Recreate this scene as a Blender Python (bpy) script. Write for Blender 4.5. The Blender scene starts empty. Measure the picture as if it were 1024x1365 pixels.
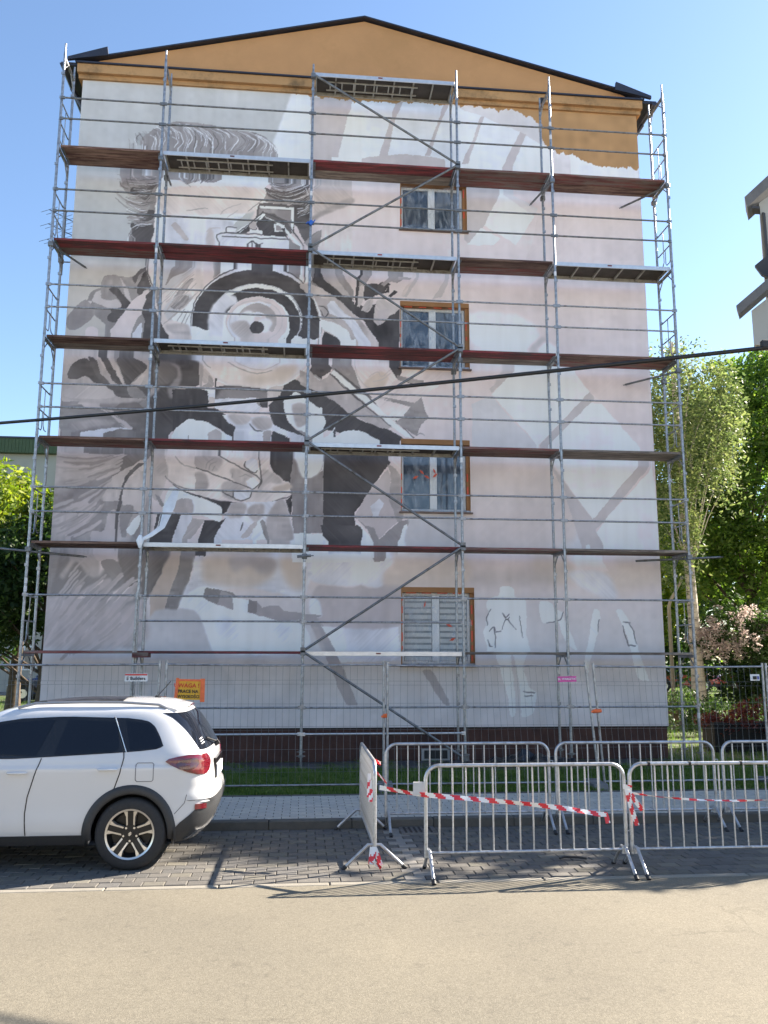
import bpy, bmesh, math, random
import numpy as np
from mathutils import Vector, Matrix
random.seed(7)
S = bpy.context.scene
C = S.collection
# ------------------------------------------------------------------ camera, sky, sun, exposure
F_PX, PITCH, YAW, ROLL = 1120.8, .1701, .0959, .0024
CAM = np.array([0., 0., 2.05])
_R0 = np.array([math.cos(YAW), -math.sin(YAW), 0]); _F = np.array([math.sin(YAW)*math.cos(PITCH), math.cos(YAW)*math.cos(PITCH), math.sin(PITCH)])
_U0 = np.array([-math.sin(YAW)*math.sin(PITCH), -math.cos(YAW)*math.sin(PITCH), math.cos(PITCH)])
_R = _R0*math.cos(ROLL)+_U0*math.sin(ROLL); _V = -_R0*math.sin(ROLL)+_U0*math.cos(ROLL)
cd = bpy.data.cameras.new('camera'); cam = bpy.data.objects.new('camera', cd); C.objects.link(cam)
cam.matrix_world = Matrix(((_R[0], _V[0], -_F[0], CAM[0]), (_R[1], _V[1], -_F[1], CAM[1]), (_R[2], _V[2], -_F[2], CAM[2]), (0, 0, 0, 1)))
cd.sensor_fit = 'VERTICAL'; cd.sensor_height = 24; cd.lens = F_PX/1365*24; cd.clip_end = 2000; cd.clip_start = .05
S.camera = cam
SUN = Vector((1.67, .64, 1.10)).normalized()
EL = math.asin(SUN.z); AZ = math.atan2(SUN.x, SUN.y)
w = bpy.data.worlds.new('World'); S.world = w; w.use_nodes = True
nt = w.node_tree; bg = nt.nodes['Background']
sk = nt.nodes.new('ShaderNodeTexSky'); sk.sky_type = 'NISHITA'; sk.sun_disc = False
sk.sun_elevation = EL; sk.sun_rotation = AZ; sk.air_density = 1.0; sk.dust_density = .35; sk.ozone_density = 2.6
nt.links.new(sk.outputs[0], bg.inputs[0]); bg.inputs[1].default_value = .07
sl = bpy.data.lights.new('sun', 'SUN'); sl.energy = 5.0; sl.angle = math.radians(.53); sl.color = (1, .90, .76)
so = bpy.data.objects.new('sun', sl); C.objects.link(so); so.rotation_euler = SUN.to_track_quat('Z', 'Y').to_euler(); so.location = (30, 12, 30)
vs = S.view_settings; vs.view_transform = 'Standard'; vs.look = 'None'; vs.gamma = 1; vs.use_curve_mapping = False; vs.exposure = 2.1
# ------------------------------------------------------------------ materials
def lin(c): return tuple((x/255/12.92) if x/255 <= .04045 else ((x/255+.055)/1.055)**2.4 for x in c)
MATS = {}
def mat(name, col, rough=.6, metal=0., var=.12, scale=6., bump=0., bscale=None, spec=.5, coat=0., emit=None, dirt=None, dscale=2., stretch=None, obj_var=0., dpos=(.5, .68)):
    """procedural surface: noise varies the colour, optional second noise mixes a dirt colour in, bump adds relief"""
    if name in MATS: return MATS[name]
    m = bpy.data.materials.new(name); m.use_nodes = True; MATS[name] = m
    n = m.node_tree; b = n.nodes['Principled BSDF']
    b.inputs['Roughness'].default_value = rough; b.inputs['Metallic'].default_value = metal
    b.inputs['Specular IOR Level'].default_value = spec
    if coat: b.inputs['Coat Weight'].default_value = coat; b.inputs['Coat Roughness'].default_value = .04
    tc = n.nodes.new('ShaderNodeTexCoord'); src = tc.outputs['Object']
    if stretch:
        mp = n.nodes.new('ShaderNodeMapping'); mp.inputs['Scale'].default_value = stretch; n.links.new(src, mp.inputs[0]); src = mp.outputs[0]
    no = n.nodes.new('ShaderNodeTexNoise'); no.inputs['Scale'].default_value = scale; no.inputs['Detail'].default_value = 6; no.inputs['Roughness'].default_value = .62
    n.links.new(src, no.inputs['Vector'])
    cr = n.nodes.new('ShaderNodeValToRGB'); a, c = cr.color_ramp.elements
    a.position = .28; c.position = .72
    a.color = tuple(max(0, v*(1-var)) for v in col)+(1,); c.color = tuple(min(1, v*(1+var)) for v in col)+(1,)
    n.links.new(no.outputs['Fac'], cr.inputs[0]); out = cr.outputs[0]
    if dirt:
        n2 = n.nodes.new('ShaderNodeTexNoise'); n2.inputs['Scale'].default_value = dscale; n2.inputs['Detail'].default_value = 8; n2.inputs['Roughness'].default_value = .7
        n.links.new(src, n2.inputs['Vector'])
        r2 = n.nodes.new('ShaderNodeValToRGB'); r2.color_ramp.elements[0].position, r2.color_ramp.elements[1].position = dpos
        n.links.new(n2.outputs['Fac'], r2.inputs[0])
        mx = n.nodes.new('ShaderNodeMix'); mx.data_type = 'RGBA'; n.links.new(r2.outputs[0], mx.inputs['Factor'])
        n.links.new(out, mx.inputs['A']); mx.inputs['B'].default_value = tuple(dirt)+(1,); out = mx.outputs['Result']
    if obj_var:
        oi = n.nodes.new('ShaderNodeObjectInfo'); mr = n.nodes.new('ShaderNodeMapRange'); mr.inputs['To Min'].default_value = 1-obj_var; mr.inputs['To Max'].default_value = 1+obj_var
        n.links.new(oi.outputs['Random'], mr.inputs['Value'])
        vm = n.nodes.new('ShaderNodeVectorMath'); vm.operation = 'SCALE'; n.links.new(out, vm.inputs[0]); n.links.new(mr.outputs[0], vm.inputs['Scale']); out = vm.outputs[0]
    n.links.new(out, b.inputs['Base Color'])
    if bump:
        n3 = n.nodes.new('ShaderNodeTexNoise'); n3.inputs['Scale'].default_value = bscale or scale*8; n3.inputs['Detail'].default_value = 5
        n.links.new(src, n3.inputs['Vector'])
        bp = n.nodes.new('ShaderNodeBump'); bp.inputs['Strength'].default_value = bump; bp.inputs['Distance'].default_value = .02
        n.links.new(n3.outputs['Fac'], bp.inputs['Height']); n.links.new(bp.outputs[0], b.inputs['Normal'])
    if emit: b.inputs['Emission Color'].default_value = tuple(emit)+(1,); b.inputs['Emission Strength'].default_value = 1
    return m
STEEL = mat('galvanised_steel', (.34, .35, .37), .42, .75, .30, 14, .15, 60, dirt=(.16, .155, .15), dscale=9)
STEELD = mat('dull_steel', (.20, .21, .22), .5, .7, .25, 12, dirt=(.10, .085, .07), dscale=7)
STEELB = mat('barrier_zinc', (.50, .51, .53), .38, .7, .2, 18, .1, 60, dirt=(.30, .29, .28), dscale=12)
ALU = mat('aluminium', (.62, .63, .65), .35, .6, .1, 10)
ALUD = mat('aluminium_dull', (.36, .35, .31), .5, .35, .2, 9, dirt=(.17, .15, .12), dscale=6)
PLY = mat('plywood_dark', (.055, .045, .036), .7, 0, .35, 5)
RED = mat('plank_red', (.21, .032, .036), .75, 0, .6, 1.1, .25, 40, dirt=(.065, .025, .025), dscale=1.6, stretch=(1, 9, 9), dpos=(.44, .58), obj_var=.2)
REDW = mat('plank_red_worn', (.18, .055, .05), .8, 0, .6, 1.1, .3, 40, dirt=(.19, .15, .13), dscale=1.5, stretch=(1, 9, 9), dpos=(.44, .58), obj_var=.2)
BROWN = mat('plank_brown', (.20, .125, .095), .8, 0, .6, 1.1, .3, 40, dirt=(.08, .035, .03), dscale=1.5, stretch=(1, 9, 9), dpos=(.44, .58), obj_var=.25)
GREYW = mat('plank_grey', (.27, .23, .195), .85, 0, .5, 1.1, .3, 40, dirt=(.13, .10, .085), dscale=1.5, stretch=(1, 9, 9), dpos=(.44, .58), obj_var=.15)
BLACK = mat('black_rubber', (.016, .016, .018), .6, 0, .2, 20)
OCHRE = mat('ochre_render', (.47, .255, .115), .9, 0, .08, 1.3, .25, 90, dirt=(.42, .23, .10), dscale=.8)
OCHRED = mat('ochre_render_stained', (.43, .25, .115), .9, 0, .14, 1.2, .25, 90, dirt=(.19, .12, .06), dscale=1.6)
ROOFM = mat('roof_sheet_dark', (.035, .038, .055), .4, .3, .15, 4)
PLINTH = mat('plinth_render', (.078, .036, .028), .85, 0, .25, 2.5, .5, 120, dirt=(.038, .018, .016), dscale=1.3)
SIDEWALL = mat('side_render', (.42, .40, .36), .9, 0, .1, 1.5, .2, 80)
# ------------------------------------------------------------------ object helpers
def tag(o, label=None, cat=None, group=None, kind=None):
    if label: o['label'] = label
    if cat: o['category'] = cat
    if group: o['group'] = group
    if kind: o['kind'] = kind
    return o
def empty(name, loc=(0, 0, 0), rz=0, label=None, cat=None, group=None, kind=None):
    o = bpy.data.objects.new(name, None); C.objects.link(o); o.location = loc; o.rotation_euler = (0, 0, rz); o.empty_display_size = .2
    return tag(o, label, cat, group, kind)
def link(name, me, parent=None, loc=(0, 0, 0), rz=0, kind=None):
    o = bpy.data.objects.new(name, me); C.objects.link(o); o.location = loc; o.rotation_euler = (0, 0, rz)
    if parent: o.parent = parent
    if kind: o['kind'] = kind
    return o
class MB:
    def __init__(s): s.v = []; s.f = []; s.m = []; s.sm = []
    def add(s, vs, fs, m=0, smooth=False):
        b = len(s.v); s.v += [tuple(map(float, p)) for p in vs]; s.f += [tuple(i+b for i in f) for f in fs]; s.m += [m]*len(fs); s.sm += [smooth]*len(fs); return s
    def box(s, a, b, m=0):
        x0, y0, z0 = a; x1, y1, z1 = b
        return s.add([(x0, y0, z0), (x1, y0, z0), (x1, y1, z0), (x0, y1, z0), (x0, y0, z1), (x1, y0, z1), (x1, y1, z1), (x0, y1, z1)],
                     [(0, 3, 2, 1), (4, 5, 6, 7), (0, 1, 5, 4), (1, 2, 6, 5), (2, 3, 7, 6), (3, 0, 4, 7)], m)
    def tube(s, p, q, r, n=8, m=0, r2=None, caps=True):
        p = Vector(p); q = Vector(q); d = (q-p)
        if d.length < 1e-6: return s
        d.normalize(); a = d.orthogonal().normalized(); b = d.cross(a); r2 = r if r2 is None else r2
        vs = []
        for P, R in ((p, r), (q, r2)):
            for i in range(n):
                t = 2*math.pi*i/n; vs.append(P+a*(R*math.cos(t))+b*(R*math.sin(t)))
        s.add(vs, [(i, (i+1) % n, n+(i+1) % n, n+i) for i in range(n)], m, True)
        if caps: s.add(vs, [tuple(range(n))[::-1], tuple(range(n, 2*n))], m)
        return s
    def path(s, pts, r, n=8, m=0, closed=False):
        pts = [Vector(p) for p in pts]; N = len(pts); vs = []; up = None
        for i in range(N):
            d = (pts[(i+1) % N]-pts[i-1]) if closed else (pts[min(i+1, N-1)]-pts[max(i-1, 0)])
            d.normalize()
            if up is None: up = d.orthogonal().normalized()
            a = (up-d*up.dot(d)).normalized(); up = a; b = d.cross(a)
            R = r[i] if isinstance(r, (list, tuple)) else r
            for k in range(n):
                t = 2*math.pi*k/n; vs.append(pts[i]+a*(R*math.cos(t))+b*(R*math.sin(t)))
        fs = []
        for i in range(N if closed else N-1):
            j = (i+1) % N
            for k in range(n): fs.append((i*n+k, i*n+(k+1) % n, j*n+(k+1) % n, j*n+k))
        s.add(vs, fs, m, True)
        if not closed: s.add(vs, [tuple(range(n))[::-1], tuple(range((N-1)*n, N*n))], m)
        return s
    def prism(s, poly, y0, y1, m=0, axis='y'):
        """poly of (x,z) pushed from y0 to y1"""
        n = len(poly)
        if axis == 'y': vs = [(x, y0, z) for x, z in poly]+[(x, y1, z) for x, z in poly]
        elif axis == 'x': vs = [(y0, a, b) for a, b in poly]+[(y1, a, b) for a, b in poly]
        else: vs = [(a, b, y0) for a, b in poly]+[(a, b, y1) for a, b in poly]
        return s.add(vs, [tuple(range(n)), tuple(range(2*n-1, n-1, -1))]+[(i, i+n, (i+1) % n+n, (i+1) % n) for i in range(n)], m)
    def mesh(s, name, mats):
        me = bpy.data.meshes.new(name); me.from_pydata(s.v, [], s.f)
        for mt in (mats if isinstance(mats, (list, tuple)) else [mats]): me.materials.append(mt)
        me.polygons.foreach_set('material_index', s.m); me.polygons.foreach_set('use_smooth', s.sm); me.update(); return me
    def build(s, name, mats, parent=None, loc=(0, 0, 0), rz=0, kind=None, fix=True, bevel=0):
        me = s.mesh(name, mats)
        if fix or bevel:
            bm = bmesh.new(); bm.from_mesh(me)
            if bevel:
                bmesh.ops.bevel(bm, geom=[e for e in bm.edges if len(e.link_faces) == 2 and e.calc_face_angle(0) > .6], offset=bevel, segments=1, affect='EDGES')
            bmesh.ops.recalc_face_normals(bm, faces=bm.faces); bm.to_mesh(me); bm.free()
        return link(name, me, parent, loc, rz, kind)
def np_mesh(name, V, Fq, mats, parent=None, kind=None, smooth=False, loc=(0, 0, 0)):
    me = bpy.data.meshes.new(name); V = np.asarray(V, np.float32); Fq = np.asarray(Fq, np.int32); k = Fq.shape[1]
    me.vertices.add(len(V)); me.vertices.foreach_set('co', V.ravel())
    me.loops.add(Fq.size); me.loops.foreach_set('vertex_index', Fq.ravel())
    me.polygons.add(len(Fq)); me.polygons.foreach_set('loop_start', np.arange(0, Fq.size, k, dtype=np.int32)); me.polygons.foreach_set('loop_total', np.full(len(Fq), k, np.int32))
    for mt in (mats if isinstance(mats, (list, tuple)) else [mats]): me.materials.append(mt)
    if smooth: me.polygons.foreach_set('use_smooth', np.ones(len(Fq), bool))
    me.update(calc_edges=True); return link(name, me, parent, loc, 0, kind)
def text_mesh(name, body, size, m, parent, loc, rot=(math.pi/2, 0, 0), bold=0., sx=1.):
    cu = bpy.data.curves.new(name, 'FONT'); cu.body = body; cu.size = size; cu.align_x = 'CENTER'; cu.align_y = 'CENTER'; cu.offset = bold; cu.resolution_u = 2
    t = bpy.data.objects.new(name+'_tmp', cu); C.objects.link(t); bpy.context.view_layer.update()
    me = bpy.data.meshes.new_from_object(t.evaluated_get(bpy.context.evaluated_depsgraph_get())); bpy.data.objects.remove(t); bpy.data.curves.remove(cu)
    me.name = name; me.materials.clear(); me.materials.append(m)
    o = link(name, me, parent, loc); o.rotation_euler = rot; o.scale = (sx, 1, 1); return o
# ------------------------------------------------------------------ mural painting tools (outlines in millimetres on the wall)
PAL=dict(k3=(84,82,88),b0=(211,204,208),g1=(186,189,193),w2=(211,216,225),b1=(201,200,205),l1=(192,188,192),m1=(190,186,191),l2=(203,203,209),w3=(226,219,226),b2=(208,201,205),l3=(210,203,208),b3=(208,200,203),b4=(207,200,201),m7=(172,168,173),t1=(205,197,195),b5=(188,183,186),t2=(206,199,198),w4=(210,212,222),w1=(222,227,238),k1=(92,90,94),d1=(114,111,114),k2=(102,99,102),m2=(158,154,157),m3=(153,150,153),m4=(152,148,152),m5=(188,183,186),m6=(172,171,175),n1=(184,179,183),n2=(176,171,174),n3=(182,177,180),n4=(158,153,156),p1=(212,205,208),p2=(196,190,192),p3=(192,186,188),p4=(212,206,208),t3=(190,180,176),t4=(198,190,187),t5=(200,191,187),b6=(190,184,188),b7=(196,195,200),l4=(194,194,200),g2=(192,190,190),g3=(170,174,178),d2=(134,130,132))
def smooth(p,closed):
    n=len(p);o=[]
    rng=range(n if closed else n-1)
    for i in rng:
        if closed: a,b,c,d=p[i-1],p[i],p[(i+1)%n],p[(i+2)%n]
        else: a,b,c,d=p[max(i-1,0)],p[i],p[i+1],p[min(i+2,n-1)]
        for k in range(5):
            t=k/5
            o.append(tuple(.5*((2*b[j])+(-a[j]+c[j])*t+(2*a[j]-5*b[j]+4*c[j]-d[j])*t*t+(-a[j]+3*b[j]-3*c[j]+d[j])*t**3) for j in (0,1)))
    if not closed:o.append(p[-1])
    return o
def smnoise(rng,shape,cell):
    h,w=shape;g=rng.standard_normal((h//cell+3,w//cell+3))
    yi=np.arange(h)/cell;xi=np.arange(w)/cell
    y0=yi.astype(int);x0=xi.astype(int);fy=(yi-y0)[:,None];fx=(xi-x0)[None]
    fy=fy*fy*(3-2*fy);fx=fx*fx*(3-2*fx)
    a=g[y0][:,x0];b=g[y0][:,x0+1];c=g[y0+1][:,x0];d=g[y0+1][:,x0+1]
    return (a*(1-fx)+b*fx)*(1-fy)+(c*(1-fx)+d*fx)*fy
def paint(data,x0,z0,nx,nz,st):
    """grid of nx*nz samples, st mm apart; returns photo-like sRGB 0..1"""
    rng=np.random.default_rng(3)
    img=np.ones((nz,nx,3))*np.array(PAL['b0'])/255
    WX=smnoise(rng,(nz,nx),9)*7+smnoise(rng,(nz,nx),3)*4;WZ=smnoise(rng,(nz,nx),9)*7+smnoise(rng,(nz,nx),3)*4
    GX=x0+st*np.arange(nx)[None]+WX;GZ=z0+st*np.arange(nz)[:,None]+WZ
    AN=[np.repeat(np.repeat(smnoise(rng,(nz//6+2,nx//2+2),2),6,0),2,1)[:nz,:nx],np.repeat(np.repeat(smnoise(rng,(nz//2+2,nx//6+2),2),2,0),6,1)[:nz,:nx]]
    DG=np.arange(nz)[:,None]+np.arange(nx)[None]
    dn=rng.standard_normal(nz+nx+2);dn=np.convolve(dn,np.ones(3)/3,'same');dm=smnoise(rng,(nz,nx),14)
    AN+=[dn[DG]*1.3*(.6+.4*dm),dn[(np.arange(nz)[:,None]-np.arange(nx)[None])%(nz+nx)]*1.3*(.6+.4*dm)]
    LO=smnoise(rng,(nz,nx),26)
    def bb(ax,az,m):
        i0=max(int((min(ax)-m-x0)/st)-1,0);i1=min(int((max(ax)+m-x0)/st)+2,nx)
        j0=max(int((min(az)-m-z0)/st)-1,0);j1=min(int((max(az)+m-z0)/st)+2,nz)
        return i0,i1,j0,j1
    full=[]
    for k,c,w,P in data:
        if k!='H': full.append((k,c,w,P));continue
        cols,n=c.split(';');cols=cols.split(',');G=[P[i:i+3] for i in range(0,len(P),3)]
        for _ in range(int(n)):
            u=rng.uniform(0,len(G)-1.001);i=int(u);f=u-i;jx,jz=rng.normal(0,14,2);a,b=sorted(rng.uniform(-.05,1.05,2))
            if b-a<.35: b=a+.4
            q=[]
            for t in (a,(a+b)/2,b):
                z=[]
                for g in (G[i],G[i+1]): z.append([(1-t)**2*g[0][d]+2*t*(1-t)*(2*g[1][d]-.5*(g[0][d]+g[2][d]))+t*t*g[2][d] for d in (0,1)])
                q.append((z[0][0]*(1-f)+z[1][0]*f+jx,z[0][1]*(1-f)+z[1][1]*f+jz))
            full.append(('L',cols[rng.integers(len(cols))],w*rng.uniform(.5,1.35),q))
    for k,c,w,P in full:
        col=np.array(PAL[c])/255
        closed=k=='P'
        if closed and len(P)<40 and c!='o': 
            # light rounding of long outlines only for brushy shapes
            if w>=13: P=smooth(P,True)
        if not closed: P=smooth(P,False)
        ax=[p[0] for p in P];az=[p[1] for p in P]
        m=(max(w,8)+20) if closed else w+20
        i0,i1,j0,j1=bb(ax,az,m)
        if i1-i0<2 or j1-j0<2: continue
        X=GX[j0:j1,i0:i1];Z=GZ[j0:j1,i0:i1]
        if closed:
            ins=np.zeros(X.shape,bool)
            for q in range(len(P)):
                xa,za=P[q-1];xb,zb=P[q]
                if za==zb: continue
                cr=((za>Z)!=(zb>Z))&(X<(xb-xa)*(Z-za)/(zb-za)+xa)
                ins^=cr
            a=ins.astype(float)
            r=max(int(w/st/1.5),0)
            for _ in range(2):
                for ax_ in (0,1):
                    if r>0:
                        cs=np.cumsum(np.pad(a,[(r+1,r) if ax_==0 else (0,0),(r+1,r) if ax_==1 else (0,0)],mode='edge'),axis=ax_)
                        a=(np.take(cs,range(2*r+1,cs.shape[ax_]),axis=ax_)-np.take(cs,range(0,cs.shape[ax_]-2*r-1),axis=ax_))/(2*r+1)
        else:
            a=np.zeros(X.shape);n=len(P)
            D=np.full(X.shape,1e9);T=np.zeros(X.shape)
            for q in range(n-1):
                xa,za=P[q];xb,zb=P[q+1];dx,dz=xb-xa,zb-za;l=dx*dx+dz*dz+1e-9
                t=np.clip(((X-xa)*dx+(Z-za)*dz)/l,0,1)
                d=np.hypot(X-xa-t*dx,Z-za-t*dz);mk=d<D;D[mk]=d[mk];T[mk]=(q+t[mk])/(n-1)
            hw=w/2*(.62+.38*np.sin(np.pi*np.clip(T*.86+.07,0,1)))
            a=np.clip((hw-D)/(st*1.0)+.5,0,1)
        a=a[...,None]
        if closed:
            tone=.022*AN[rng.integers(4)][j0:j1,i0:i1]+.030*np.roll(LO,int(rng.integers(400)),1)[j0:j1,i0:i1]
            big=(i1-i0)*(j1-j0)>90000
            col=np.clip(col+(tone*(.12 if (c[0] in 'blgt' or c in ('w3','w2','m1','m7')) else .35 if big else .8))[...,None],0,1)
        img[j0:j1,i0:i1]=img[j0:j1,i0:i1]*(1-a)+col*a
    return img
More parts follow.
